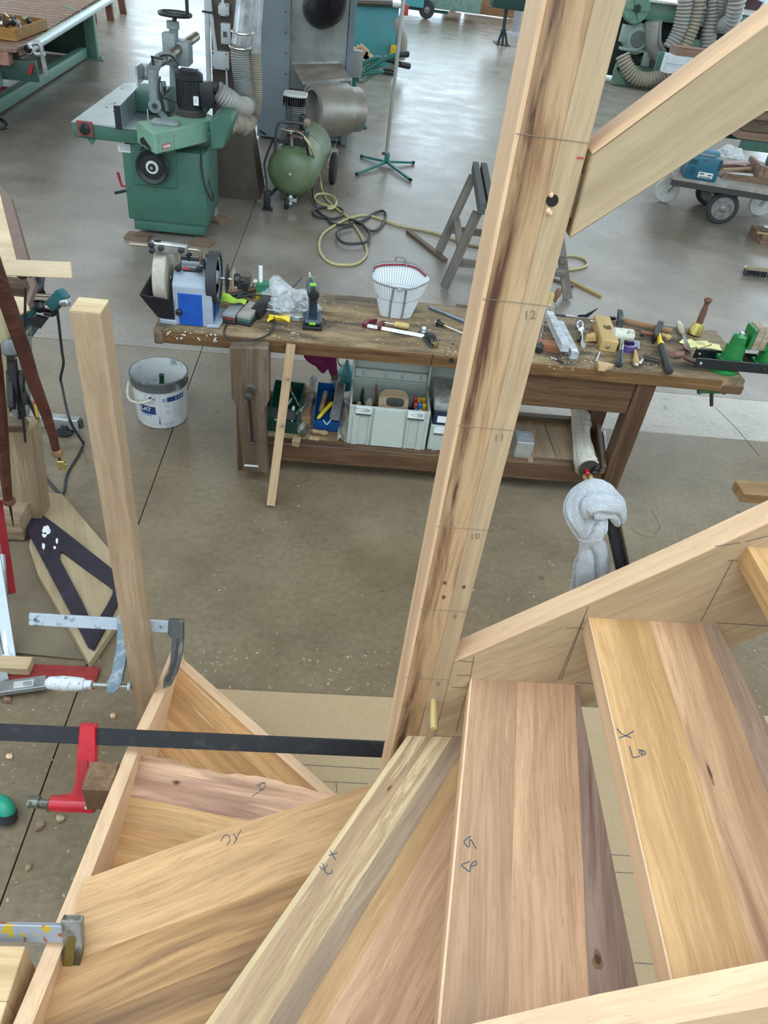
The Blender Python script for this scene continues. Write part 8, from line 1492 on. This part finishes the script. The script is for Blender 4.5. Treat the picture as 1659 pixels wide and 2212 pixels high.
# ------------------------------------------------------------------ far end of the hall
yF = 25.5; D_ = lambda px, py, d=0: Y(px, py, yF+d)
wg = thing('green_wagon', 'green farm style wagon with a black tyre at the far end', 'wagon', (2, yF, 0)); MB().box((D_(858, 14).x, yF+.0, D_(880, 11).z), (D_(1040, 8).x, yF+1.6, D_(880, 11).z+1.2), None, .02).build('wagon_body', worn('wagon_green', (0.22, 0.33, 0.27), (0.13, 0.26, 0.22), .55, .5), wg)
MB().box((D_(840, 20).x, yF-.3, D_(900, 14).z), (D_(914, 8).x, yF-.02, D_(900, 14).z+1.0), None, .02).build('wagon_panel', TQ, wg)
MB().box((D_(862, 20).x, yF+.2, D_(900, 24).z), (D_(970, 20).x, yF+.35, D_(900, 18).z)).build('chassis_beam', TG, wg); wcc = D_(921, 27, -.1); wheel(Vector((wcc.x, wcc.y, .22)), (0, 1, 0), .22, .16, TYRE, HUBM, wg, .35); wheel(Vector((wcc.x-1.0, wcc.y+.6, .22)), (0, 1, 0), .22, .16, TYRE, HUBM, wg, .35)
for k, (x0_, x1_) in enumerate(((955, 996), (1002, 1110))):
    a_, b_ = Y(x0_, 36, 28.6), Y(x1_, 36, 28.6); lab_ = ['narrow orange brown board leaning at the far door', 'wide orange brown board sheet at the far door'][k]
    tag(boxw('far_board', wood('far_board_wood', (0.42, 0.23, 0.13), (0.36, 0.185, 0.10), (0.28, 0.14, 0.075), pores=.1), (a_.x, 28.6+.02*k, 0.02), (b_.x, 28.66+.02*k, 1.7)), lab_, 'board')
for px in (975, 981): tag(MB().cyl(Y(px, 33, 28.4), Y(px, -20, 28.4), .05, n=10).build('far_pole', PALE), ['left', 'right'][px == 981] + ' pale pole of the pair before the far boards', 'pole')
bo_ = thing('outrigger_beam', 'dark green machine beam on a black tripod leg far behind the newel', 'machine', Z(1085, 98)); yO = Z(1085, 98).y; O_ = lambda px, py, d=0: Y(px, py, yO+d)
MB().box((O_(1060, 16).x, yO-.2, O_(1080, 17).z), (O_(1060, 16).x+2.2, yO+.3, O_(1080, 17).z+.6), None, .03).build('beam_body', plain('deep_green', (0.015, 0.055, 0.050), .5), bo_); MB().cyl(O_(1089, 55), O_(1094, 17), .045, n=12).build('support_tube', plain('black_green', (0.02, 0.035, 0.035), .5), bo_)
for (px, py) in ((1075, 95), (1085, 97), (1095, 97)): MB().bar(O_(1089, 54), Z(px, py, .02), .05, .04).build('leg', plain('black_green', (0.02, 0.035, 0.035), .5), bo_)
MB().box(Z(1072, 97, .0), Z(1098, 94, .02) + Vector((0, .2, 0))).build('foot_plate', plain('rusty_knob', (0.10, 0.07, 0.05), .6), bo_)
fp = thing('machine_column', 'grey machine column at the far end beside the newel', 'machine', Z(1112, 75)); MB().cyl(Z(1112, 75), Y(1122, 20, Z(1112, 75).y), .10, n=16).build('column', plain('far_grey', (0.32, 0.33, 0.34), .5), fp); MB().lathe([(0, .25), (.06, .22), (.08, .10)], Z(1108, 76), (0, 0, 1), 20).build('column_foot', plain('far_grey', (0.32, 0.33, 0.34), .5), fp)
# ------------------------------------------------------------------ slatted roller table, upper left
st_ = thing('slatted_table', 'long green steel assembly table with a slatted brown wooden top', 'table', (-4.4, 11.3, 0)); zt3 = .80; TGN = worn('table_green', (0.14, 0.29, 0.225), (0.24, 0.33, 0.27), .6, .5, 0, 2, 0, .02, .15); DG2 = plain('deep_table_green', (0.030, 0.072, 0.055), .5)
p0, p1 = Z(43, 101, zt3), Z(204, 0, zt3); SW = wood('slat_wood', (0.36, 0.23, 0.16), (0.30, 0.18, 0.125), (0.21, 0.12, 0.08), pores=.2)
dv = (p1-p0); Ls = dv.length; stp = Ls/19; ns = 24; Mt_ = frame(p0, dv)       # local x along the table, y to the left
slm = None
for k in range(ns):
    if slm is None:
        slm = MB().box((0, 0, -.03), (stp*.86, 1.9, 0), None, .003).build('slat', SW, st_, Mt_ @ Matrix.Translation((0, 0, 0)))
    else:
        o = slm.copy(); COL.objects.link(o); o.parent = st_; o.matrix_basis = MW[st_.name].inverted() @ Mt_ @ Matrix.Translation((stp*k, 0, 0))
TL = stp*ns
MB().box((0, .03, -.11), (TL, 1.87, -.04)).build('slat_bearer', plain('bearer_brown', (0.030, 0.020, 0.015), .8), st_, Mt_)
MB().box((0, -.005, -.075), (TL, .028, -.032)).build('edge_bearer', SW, st_, Mt_)
MB().box((-.15, .01, -.034), (-.006, 1.9, -.004), None, .002).build('end_board', SW, st_, Mt_); MB().box((-.18, .08, -.15), (-.01, .32, -.036), None, .004).build('corner_block', wood('pink_block', (0.46, 0.25, 0.19), (0.38, 0.2, 0.15), (0.28, 0.14, 0.1), pores=.2), st_, Mt_)
ra, rb_ = Z(0, 250), Z(190, 127); Mr = frame(ra, rb_-ra); Lr = (rb_-ra).length
for y_ in (0, 1.15): MB().box((-1.2, y_, .02), (Lr, y_+.11, .15), None, .006).build('floor_rail', TGN, st_, Mr)
pq = Z(192, 126); MB().box((pq.x-.02, pq.y-.02, .015), (pq.x+.14, pq.y+.10, Y(186, 22, pq.y).z), None, .006).build('leg', TGN, st_); MB().box((pq.x-.08, pq.y-.08, 0), (pq.x+.24, pq.y+.14, .014)).build('foot_plate', TGN, st_); MB().cyl((pq.x+.19, pq.y, .014), (pq.x+.19, pq.y, .05), .02, n=8).build('floor_bolt', GALV, st_)
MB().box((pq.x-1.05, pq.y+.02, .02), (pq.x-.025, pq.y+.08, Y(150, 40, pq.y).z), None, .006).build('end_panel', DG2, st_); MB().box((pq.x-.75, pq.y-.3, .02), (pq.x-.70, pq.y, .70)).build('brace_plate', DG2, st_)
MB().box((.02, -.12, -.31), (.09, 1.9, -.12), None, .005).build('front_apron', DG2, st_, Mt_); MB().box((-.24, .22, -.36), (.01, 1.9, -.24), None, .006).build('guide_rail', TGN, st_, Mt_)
for y_, x_ in ((1.0, .3),): MB().box((x_, y_, -.66), (x_+.09, y_+.09, -.115), None, .005).build('leg', TGN, st_, Mt_)
za_ = zt3-.03; pA, pB = Z(60, 106, za_), Z(255, -12, za_); MB().cyl(pA, pB, .048, n=16).build('steel_pipe', plain('pale_pipe', (0.40, 0.50, 0.48), .3, .5), st_); MB().cyl(pA - (pB-pA).normalized()*.003, pA + (pB-pA).normalized()*.02, .040, n=14).build('pipe_mouth', DARK, st_)
for f_ in (.15, .55, .9): MB().bar(pA + (pB-pA)*f_, pA + (pB-pA)*f_ + Vector((-.30, 0, .03)), .05, .03).build('pipe_bracket', TGN, st_)
MB().bar(Y(69, 140, p0.y), Y(65, 160, p0.y), .03, .03).build('red_lever', REDP, st_)
gk = thing('screw_clamp', 'steel screw clamp hanging on the pipe of the slatted table', 'clamp', Y(90, 100, p0.y-.05)); K2 = lambda px, py, d=0: Y(px, py, p0.y-.06+d)
MB().tube([K2(64, 100), K2(72, 94), K2(84, 93), K2(89, 100), K2(93, 125), K2(100, 164)], .024, 8).build('clamp_bar', GALV, gk); MB().tube([K2(74, 114), K2(82, 118), K2(96, 115)], .022, 8).build('sliding_arm', GALV, gk); MB().cyl(K2(64, 96), K2(68, 104), .03, n=12).build('clamp_pad', GALV, gk)
tx = thing('wooden_toolbox', 'orange brown wooden box of small fittings on the slatted table', 'box', Z(50, 85, zt3)); OB = wood('orange_box', (0.50, 0.27, 0.08), (0.42, 0.21, 0.055), (0.32, 0.15, 0.04), pores=.1)
a, b = Z(10, 86, zt3), Z(47, 87, zt3); xx0, yy0 = Z(0, 86, zt3).x-.35, a.y-.05; xx1 = Z(47, 87, zt3).x; yy1 = Z(77, 62, zt3).y
for s_ in (((xx0, yy0, zt3), (xx1, yy0+.015, zt3+.11)), ((xx0, yy1-.015, zt3), (xx1, yy1, zt3+.11)), ((xx1-.015, yy0+.015, zt3), (xx1, yy1-.015, zt3+.11)), ((xx1-.47, yy0+.015, zt3), (xx1-.455, yy1-.015, zt3+.10)), ((xx0, yy0, zt3+.0005), (xx1, yy1, zt3+.008))): MB().box(*s_, None, .001).build('box_side', OB, tx)
MB().box((xx0, yy0+.02, zt3+.05), (xx1-.48, yy1-.02, zt3+.105)).build('box_lining', plain('dark_lining', (0.03, 0.035, 0.045), .8), tx)
rq = random.Random(3)
for k in range(22): p = Vector((rq.uniform(xx1-.42, xx1-.05), rq.uniform(yy0+.06, yy1-.06), zt3+rq.uniform(.03, .12))); tag(MB().cyl(p, p + Vector((rq.uniform(-.05, .05), rq.uniform(-.05, .05), .03)), rq.uniform(.014, .03), n=8).build('fitting', [STEEL, BLACK, GALV, OB][k % 4]), 'small metal fitting heaped in the orange wooden box', 'fitting', 'fittings in the orange box')
ew = thing('wooden_trestle', 'brown wooden trestle legs behind the slatted table', 'trestle', (-4.6, 18, 0)); 
for (a, b) in (((240, 45), (232, 0)), ((267, 30), (259, -10))): g_ = Z(*a); board('leg', wood('red_leg', (0.27, 0.13, 0.08), (0.21, 0.095, 0.06), (0.14, 0.06, 0.04), pores=.1), g_, Y(b[0], b[1]-6, g_.y), .13, .08, (0, -1, 0), ew)
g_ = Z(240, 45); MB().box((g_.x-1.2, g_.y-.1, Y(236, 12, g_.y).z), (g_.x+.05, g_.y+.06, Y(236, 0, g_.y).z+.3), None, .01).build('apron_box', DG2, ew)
fe2 = thing('red_extinguisher', 'red cylinder with a black gauge on the floor by the slatted table', 'cylinder', Z(197, 48)); c = Z(197, 49); MB().lathe([(0, .10), (.02, .11), (.30, .11), (.36, .06), (.40, .03)], c, (0, 0, 1), 18).build('cylinder_body', plain('dark_red_body', (0.20, 0.02, 0.02), .4), fe2); MB().lathe([(0, .05), (.04, .06), (.06, .03)], c + Vector((0, -.1, .36)), (0, -1, 0), 14).build('gauge', BLACK, fe2)
tag(MB().tube([Z(-6, 258, .01), Z(4, 258, .01), Z(12, 265, .01), Z(16, 273, .01), Z(10, 277, .012), Z(-8, 276, .012)], .014, 8, smooth=4).build('hook_rod', BLACK), 'black bent rod on the floor at the left edge', 'rod')
tag(MB().box(Z(-8, 208, .0), Z(7, 202, .06) + Vector((0, .2, .04)), None, .01).build('red_box', worn('red_white_box', (0.42, 0.03, 0.04), (0.62, 0.60, 0.58), .55, .5, 0, 6)), 'small red and white box at the left edge under the slatted table', 'box')
# ------------------------------------------------------------------ left foreground: tool rack, compasses, set square, mitre saw
yL = 2.45; J = lambda px, py, d=0: Y(px, py, yL+d)
RW = wood('rack_old_oak', (0.40, 0.30, 0.19), (0.33, 0.235, 0.145), (0.22, 0.15, 0.09), pores=.4, streak=.15, blotch=.5); MAH = wood('mahogany', (0.105, 0.038, 0.024), (0.072, 0.023, 0.015), (0.04, 0.012, 0.009), pores=.2, rough=.35)
rk2 = thing('tool_rack', 'old timber upright with grey cross rails holding bars, at the left edge', 'rack', (-1.3, 2.5, 0))
f0 = Z(32, 1168, 0.0); t_ = Y(8, 640, yL+.16)
up = MB(); zb1 = .22
a0, a1, b0_, b1_ = Y(20, 1168, yL), Y(96, 1105, yL+.10), Y(2, 700, yL+.16), Y(40, 700, yL+.16)
board('upright', RW, Y(66, 1108, 2.55), Y(40, 912, 2.58), .135, .11, (0, -1, .1), rk2, .006)
boxw('foot_block', RW, (Z(0, 1168).x-.15, Z(30, 1168).y-.02, .02), (Z(60, 1168).x, Z(30, 1168).y+.12, .14), rk2, .006, 'x')
rl1a, rl1b = J(-14, 612, .03), J(58, 622, .03); board('cross_rail', OLDWOOD2, rl1a - Vector((.2, 0, 0)), rl1b, .05, .045, (0, -.4, 1), rk2, .003)
rl2a, rl2b = J(-10, 925, .0), J(56, 916, .0); board('cross_rail', OLDWOOD2, rl2a - Vector((.2, 0, 0)), rl2b, .05, .045, (0, -.4, 1), rk2, .003)
board('side_post', wood('green_fir', (0.50, 0.42, 0.26), (0.42, 0.345, 0.19), (0.33, 0.26, 0.135), pores=0), J(0, 930, .05), J(6, 660, .06), .055, .04, (0, -1, 0), rk2, .002)
tip = plain('blackened_bar', (0.028, 0.026, 0.025), .45, .5)
mb = MB(); mb.tube([J(55, 622, -.02), J(53, 740, -.02), J(50, 905, -.02), J(55, 955, -.03)], .0045, 6); mb.build('hanging_rod', tip, rk2)
MB().lathe([(0, .012), (.01, .02), (.02, .012)], J(50, 601, .0), (0, 0, 1), 10).build('wing_nut', plain('dark_brass', (0.11, 0.085, 0.04), .4, .8), rk2)
for dx in (-.022, .022): MB().ball(J(51, 598, .0) + Vector((dx, 0, .012)), .014, 10, 6, (.5, .3, 1)).build('wing_nut', tip, rk2)
rr_ = random.Random(9)
for k, (a, b, w) in enumerate((((22, 770), (28, 890), .016), ((30, 775), (46, 905), .014), ((26, 780), (33, 868), .020), ((36, 800), (52, 900), .012), ((42, 800), (56, 875), .012), ((40, 820), (82, 905), .010), ((20, 800), (24, 880), .016))):
    q = thing('hanging_bar', ['leftmost long dark bar hanging in the rack', 'slim dark bar hanging at the rack middle', 'thick dark bar with a blunt end in the rack', 'thin dark bar right of the middle in the rack', 'short dark pointed bar in the rack', 'slanting dark bar reaching the pencil', 'second dark bar from the rack upright'][k], 'bar', J(*a), 'dark bars hanging in the rack'); board('bar', tip, J(*b, -.01-.008*k), J(*a, .02), w*1.4, w*.7, (0, -1, 0), q, .001)
MB().cyl(J(32, 888, -.03), J(33, 898, -.03), .012, n=10).build('bar_ferrule', GALV, rk2)
MB().lathe([(0, .022), (.02, .036), (.05, .032), (.07, .016)], J(27, 768, .05), (0, 0, 1), 16).build('grey_head', plain('dusty_iron_head', (0.20, 0.20, 0.19), .5, .5), rk2)
pn2 = thing('pencil', 'yellow and red pencil tucked in the rack at the left', 'pencil', J(78, 890)); a, b = J(75, 872, -.05), J(81, 900, -.05); MB().cyl(a, b, .005, n=6).build('pencil_shaft', plain('pencil_yellow', (0.60, 0.36, 0.03), .4), pn2); MB().cyl(a + (a-b)*.2, a, .0052, n=8).build('eraser', plain('eraser_red', (0.42, 0.05, 0.05), .5), pn2); MB().cyl(b, b + (b-a)*.5, .0055, .001, n=8).build('brass_point', plain('brass', (.6, .4, .14), .3, 1.), pn2)
# wooden beam compasses (dividers)
cm = thing('wooden_compass', 'very large dark mahogany drawing compass hung on the rack at the left', 'compass', J(0, 700, -.12)); cy_ = -.13
def leg_(pts, rad, nm):
    P = [J(*p, cy_) for p in pts]; MB().tube(P, .02, 8, radii=rad, smooth=0).build(nm, MAH, cm, smooth=30)
leg_([(-18, 555), (3, 620), (21, 668), (56, 771), (70, 818), (98, 890), (114, 940), (121, 972)], [.026, .027, .027, .025, .024, .020, .017, .0155], 'leg')
leg_([(-24, 690), (-10, 800), (0, 900), (10, 1010), (17, 1078)], [.027, .027, .026, .022, .018], 'leg')
MB().lathe([(0, .019), (.012, .022), (.026, .020), (.030, .006)], J(121, 971, cy_), J(126, 985, cy_)-J(121, 971, cy_), 14).build('leg_cap', BRN, cm); MB().cyl(J(126, 984, cy_), J(132, 1003, cy_), .005, n=8).build('tip_rod', tip, cm)
bt_ = J(133, 1002, cy_); mb = MB(); mb.cbox(bt_, (.028, .02, .035), None, .003); o = mb.build('brass_holder', plain('old_brass', (0.42, 0.33, 0.10), .35, .8), cm)
for dx, dz in ((-.012, -.026), (.012, -.03), (.020, .0)): MB().cyl(bt_, bt_ + Vector((dx, 0, dz)), .006, n=8).build('holder_prong', plain('old_brass', (0.42, 0.33, 0.10), .35, .8), o)
MB().lathe([(0, .022), (.01, .025), (.02, .022)], J(19, 1078, cy_), J(22, 1100, cy_)-J(19, 1078, cy_), 14).build('leg_cap', BRN, cm); MB().cyl(J(21, 1088, cy_), J(29, 1136, cy_), .006, .002, n=8).build('steel_point', tip, cm)
# plywood sheet and strip above the rack
ps = Y(0, 420, 2.95); PLY = wood('birch_ply', (0.64, 0.50, 0.34), (0.57, 0.42, 0.27), (0.47, 0.335, 0.2), pores=.1, contrast=.5)
A_, B_, C2 = Y(-2, 400, 2.98), Y(46, 562, 2.80), Y(66, 672, 2.68)
sh_ = thing('plywood_sheet', 'pale plywood sheet with a dark edge leaning at the left edge', 'plywood', C2)
dn = (A_-C2); n_ = Vector((1, 0, 0)); M = Matrix((n_, dn.normalized(), n_.cross(dn.normalized()))).transposed().to_4x4(); M.translation = C2
MB().prism([(0, 0), (-.08, -.045), (-.6, -.02), (-.6, dn.length*1.3), (.0, dn.length*1.02)], 0, .016, M, .001).build('sheet', PLY, sh_)
MB().prism([(.0005, .02), (.045, .10), (.035, dn.length*.9), (.0005, dn.length*1.02)], -.02, .012, M).build('dark_backing', plain('brown_backing', (0.16, 0.10, 0.075), .7), sh_)
s0, s1 = J(-6, 577, -.02), J(155, 584, -.02); sp_ = tag(board('plywood_strip', PLY, s0 - (s1-s0)*.4, s1, .012, .052, (0, .35, 1), None, .002), 'pale plywood strip sticking out to the right above the rack', 'strip')
tag(MB().cyl(J(3, 569, -.03), J(8, 571, -.03), .010, n=12).build('strip_slot', DARK), 'dark slot at the left of the plywood strip', 'slot') if False else None
# sliding mitre saw on its stand
yM = 3.15; Q2 = lambda px, py, d=0: Y(px, py, yM+d)
ms = thing('mitre_saw', 'teal sliding mitre saw on a folding stand behind the tool rack', 'saw', (-1.4, 3.3, 0)); TE = plain('teal_saw', (0.018, 0.13, 0.15), .45)
for (a, b) in (((50, 640), (120, 644)), ((55, 655), (112, 662))): MB().cyl(Q2(*a), Q2(*b), .018, n=14).build('slide_tube', plain('polished_tube', (0.60, 0.58, 0.54), .15, 1.), ms)
board('end_bracket', TE, Q2(112, 662), Q2(138, 632), .05, .06, (0, -1, .5), ms, .008); MB().lathe([(0, .012), (.02, .018), (.05, .016), (.055, .008)], Q2(130, 655, -.02), Vector((.7, -.3, .3)), 14).build('bracket_knob', GALV, ms)
MB().lathe([(0, .02), (.03, .035), (.05, .02)], Q2(88, 672), (0, 0, 1), 14).build('lock_knob', BLACK, ms); MB().tube([Q2(90, 662), Q2(104, 664), Q2(116, 672), Q2(112, 678), Q2(96, 675)], .014, 8, smooth=4).build('clamp_lever', BLACK, ms)
MB().prism([(Q2(30, 690).x, Q2(30, 690).z), (Q2(78, 660).x, Q2(78, 655).z), (Q2(86, 662).x, Q2(86, 664).z), (Q2(48, 708).x, Q2(48, 712).z), (Q2(30, 712).x, Q2(30, 712).z)], 0, .10, Matrix(((1,0,0,0),(0,0,1,yM+.02),(0,1,0,0),(0,0,0,1))), .006).build('saw_arm', TE, ms)
MB().box(Q2(24, 735), Q2(50, 668) + Vector((0, .14, 0)), None, .01).build('saw_housing', plain('petrol_dark', (0.008, 0.06, 0.09), .45), ms); MB().prism([(0, 0), (.05, .03), (.10, .02), (.06, -.03)], 0, .02, frame(Q2(58, 690, -.02), (1, 0, 0), (0, -1, 0))).build('belt_guard', BLACK, ms)
mb = MB(); P0 = [Q2(50, 595, .05), Q2(98, 600, .05), Q2(103, 642, .05), Q2(60, 645, .05)]; dpt = Vector((0, .05, 0)); mb.grid(lambda u, v: tuple((P0[0].lerp(P0[1], u)).lerp(P0[3].lerp(P0[2], u), v) + Vector((0, .03*math.sin(3*u+4*v), 0))), 10, 10); mb.build('dust_bag', plain('black_bag', (0.020, 0.020, 0.026), .5), ms)
MB().bar(Q2(56, 706), Q2(58, 765), .05, .03).build('stand_post', GALV, ms); MB().cyl(Q2(62, 718, -.03), Q2(68, 722, -.03), .014, n=10).build('stand_pin', IRON, ms)
g0 = Z(40, 900, .05); g1 = Z(172, 915, .05); board('stand_foot', GALV, g0, g1, .05, .06, (0, 0, 1), ms, .003); board('stand_leg', GALV, Z(50, 905, .06), Q2(57, 760), .05, .035, (0, -1, 0), ms, .002); MB().lathe([(0, .040), (.012, .045), (.022, .022), (.045, .015)], Z(141, 936), (0, 0, 1), 18).build('stand_pad', BLACK, ms); MB().bar(Z(168, 916, .05), Z(176, 912, .05), .03, .05).build('foot_end', IRON, ms)
cbl = [Q2(112, 652), Q2(122, 664), Q2(126, 690), Q2(134, 760), Q2(137, 785), Q2(131, 815), Q2(133, 830), Z(150, 905, .30), Z(172, 945, .12), Z(180, 960, .02), Z(165, 990, .006), Z(145, 1025, .006), Z(138, 1062, .006), Z(128, 1064, .006), Z(105, 1040, .006), Z(84, 1015, .006)]
tag(MB().tube(cbl, .0065, 8, smooth=6).build('saw_cable', CORD), 'long black cable dropping from the mitre saw to the floor', 'cable')
# boards on the floor with the set square
fbz = .05; FB = wood('dusty_board', (0.44, 0.335, 0.21), (0.38, 0.28, 0.165), (0.29, 0.205, 0.115), pores=.1, contrast=.5, blotch=.5)
pg_ = [(88, 1062), (134, 1066), (250, 1202), (262, 1330), (192, 1432), (82, 1240), (62, 1180)]; P_ = [Z(px, py, fbz) for px, py in pg_]
bd_ = tag(plate('floor_board', FB, [(p.x, p.y) for p in P_], (0, 0, fbz), (1, 0, 0), (0, 1, 0), -fbz+.012, 0, (.35, -.94), None, .002), 'dusty tan board lying on the floor under the set square', 'board')
pg2 = [(20, 1166), (70, 1166), (92, 1245), (184, 1424), (12, 1408)]; P2 = [Z(px, py, .010) for px, py in pg2]
tag(plate('floor_panel', plain('brown_panel', (0.165, 0.122, 0.074), .75, 0, .15, 7), [(p.x, p.y) for p in P2], (0, 0, .010), (1, 0, 0), (0, 1, 0), -.009, 0, (1, 0), None, .001), 'flat brown panel on the floor left of the tan board', 'panel')  # thin brown plate over the darker area of the floor
zq = fbz+.012; SQ = worn('violet_black_board', (0.020, 0.014, 0.024), (0.034, 0.026, 0.040), .6, .5); Zq = lambda px, py: (Z(px, py, zq).x, Z(px, py, zq).y)
out = [(14, 1062), (31, 1066), (140, 1148), (243, 1229), (250, 1262), (256, 1302), (232, 1350), (203, 1403), (190, 1396), (140, 1300), (90, 1205), (50, 1130)]
inn = [(130, 1193), (133, 1191), (140, 1195), (190, 1232), (235, 1264), (244, 1272), (243, 1283), (232, 1305), (216, 1331), (194, 1336), (178, 1300), (128, 1205)]
sq_ = thing('set_square', 'large dark violet carpenter set square with white worn patches', 'set square', Z(150, 1250, zq)); MB().ring([Zq(*p) for p in out], [Zq(*p) for p in inn], zq-.010, zq).build('square_plate', SQ, sq_)
mb = MB(); mb.prism([Zq(*p) for p in ((256, 1302), (203, 1403), (198, 1390), (250, 1292))], zq, zq+.012); mb.build('square_fence', plain('black_fence', (0.014, 0.012, 0.016), .5), sq_)
rw_ = random.Random(6)
for k, (cx, cy, rx, ry) in enumerate(((100, 1146, 9, 11), (96, 1156, 5, 6), (123, 1169, 3, 6), (118, 1183, 3, 4), (94, 1180, 4, 7))):
    P = []
    for j in range(14): a = 2*math.pi*j/14; f_ = rw_.uniform(.7, 1.15); P.append(Zq(cx + rx*f_*math.cos(a), cy + ry*f_*math.sin(a)))
    MB().prism(P, zq, zq+.0008).build('paint_patch', WHITE, sq_)
MB().prism([Zq(*p) for p in ((2, 1054), (9, 1052), (11, 1060), (4, 1062))], zq, zq+.006).build('corner_chip', PALE, sq_)
# rails, level and blocks at the left edge
tag(board('red_level', plain('level_red', (0.30, 0.012, 0.02), .35), Z(-12, 1080, .30), Z(18, 1282, .07), .06, .03, (1, 0, .3), None, .003), 'red spirit level leaning at the far left edge', 'level')
al = plain('anodised_grey', (0.33, 0.34, 0.34), .4, .7)
tag(board('alloy_rail', al, Z(-14, 1180, .25), Z(24, 1432, .02), .04, .02, (0, 0, 1)), 'slim grey alloy rail leaning beside the red level', 'rail')
tag(MB().cyl(Z(2, 1200, .22), Z(15, 1420, .03), .016, n=12).build('alloy_tube', GALV), 'round alloy tube beside the slim rail at the left edge', 'tube'); tag(MB().cyl(Z(13, 1416, .035), Z(15, 1434, .02), .024, n=14).build('tube_socket', WHITE), 'white plastic socket at the lower end of the alloy tube', 'socket')
tag(board('alloy_straightedge', al, Z(-16, 1385, .06), Z(4, 1475, .02), .05, .02, (0, 0, 1)), 'wide grey straightedge crossing the left edge', 'straightedge')
tag(boxw('timber_block', PALE2, (Z(-14, 1465).x, Z(10, 1466).y, .022), (Z(68, 1466).x, Z(10, 1466).y+.055, .062), None, .003), 'pale timber block at the left edge behind the labelled bar', 'block')
tag(board('red_bar', plain('dull_red_bar', (0.24, 0.025, 0.022), .45), Z(20, 1456, .01), Z(210, 1464, .01), .085, .02, (0, 0, 1)), 'dull red steel bar lying on the floor behind the white clamp handle', 'bar')
lb_ = thing('alloy_bar', 'grey alloy bar with a printed label at the left edge', 'bar', Z(40, 1480)); a, b = Z(-20, 1490, .035), Z(100, 1474, .035); board('bar_body', al, a, b, .05, .022, (0, 0, 1), lb_, .002)
d = (b-a); M = frame(a, d); L = d.length; MB().box((L*.42, -.018, .011), (L*.78, .012, .0118), M).build('bar_label', plain('label_grey', (0.42, 0.42, 0.40), .5), lb_)
for k in range(8): MB().box((L*(.60+.02*k), -.012, .0118), (L*(.608+.02*k), .006, .0121), M).build('label_barcode', PENCIL, lb_)
gh = thing('hose_end', 'green hose end with a dark rubber cuff at the left edge', 'hose', Z(8, 1760)); MB().tube([Z(-12, 1738, .04), Z(2, 1735, .045), Z(12, 1745, .045), Z(14, 1758, .03)], .026, 12, smooth=5).build('hose_tube', plain('hose_green', (0.012, 0.26, 0.16), .4), gh); MB().cyl(Z(14, 1755, .035), Z(14, 1772, .012), .03, n=16).build('hose_cuff', RUBBER, gh)
# crumbs of wood on the floor
for k, (px, py, s_, m) in enumerate(((243, 1546, .014, PALE), (16, 1510, .018, BRN), (105, 1738, .022, RW), (84, 1782, .020, RW), (130, 1768, .018, RW), (153, 1724, .014, RW), (62, 1872, .014, RW), (20, 1634, .014, PALE))):
    bmx = bmesh.new(); bmesh.ops.create_icosphere(bmx, subdivisions=1, radius=s_*.8); r = random.Random(k)
    for v in bmx.verts: v.co = v.co*(1 + .6*mnoise.noise(v.co*60 + Vector((k*3, 0, 0)))); v.co.z = max(-s_*.55, v.co.z*.7)
    M = Matrix.Translation(Z(px, py, s_*.55)); mb = MB(); mb.bm(bmx, M)
    tag(mb.build('wood_crumb', m, smooth=0), ['small pale cube chip beside the square post', 'brown knot chip at the left edge below the alloy bar', 'flat round knot chip below the red clamp', 'round chip left of the stringer below the red clamp', 'lumpy chip nearest the left stringer', 'chip under the red clamp screw', 'tiny chip near the bottom left joint', 'pale chip under the black clamp bar'][k], 'chip', 'wood chips on the floor at the left')
chips('floor_chips', [(430, 1400, 840, 1500, 120), (1000, 1100, 1240, 1400, 40), (1340, 900, 1640, 1180, 110), (0, 1500, 330, 1980, 130), (1260, 1510, 1340, 1530, 20), (1560, 1400, 1659, 1540, 30), (190, 1410, 215, 1445, 60), (440, 820, 700, 1300, 30), (60, 300, 300, 560, 60), (860, 200, 1060, 420, 40), (220, 30, 330, 90, 60), (1380, 480, 1640, 620, 40), (560, 450, 900, 640, 40)], 'pale shavings and sawdust crumbs scattered over the concrete floor', 21, (.0012, .0065), (0.36, 0.28, 0.18), 0.0)
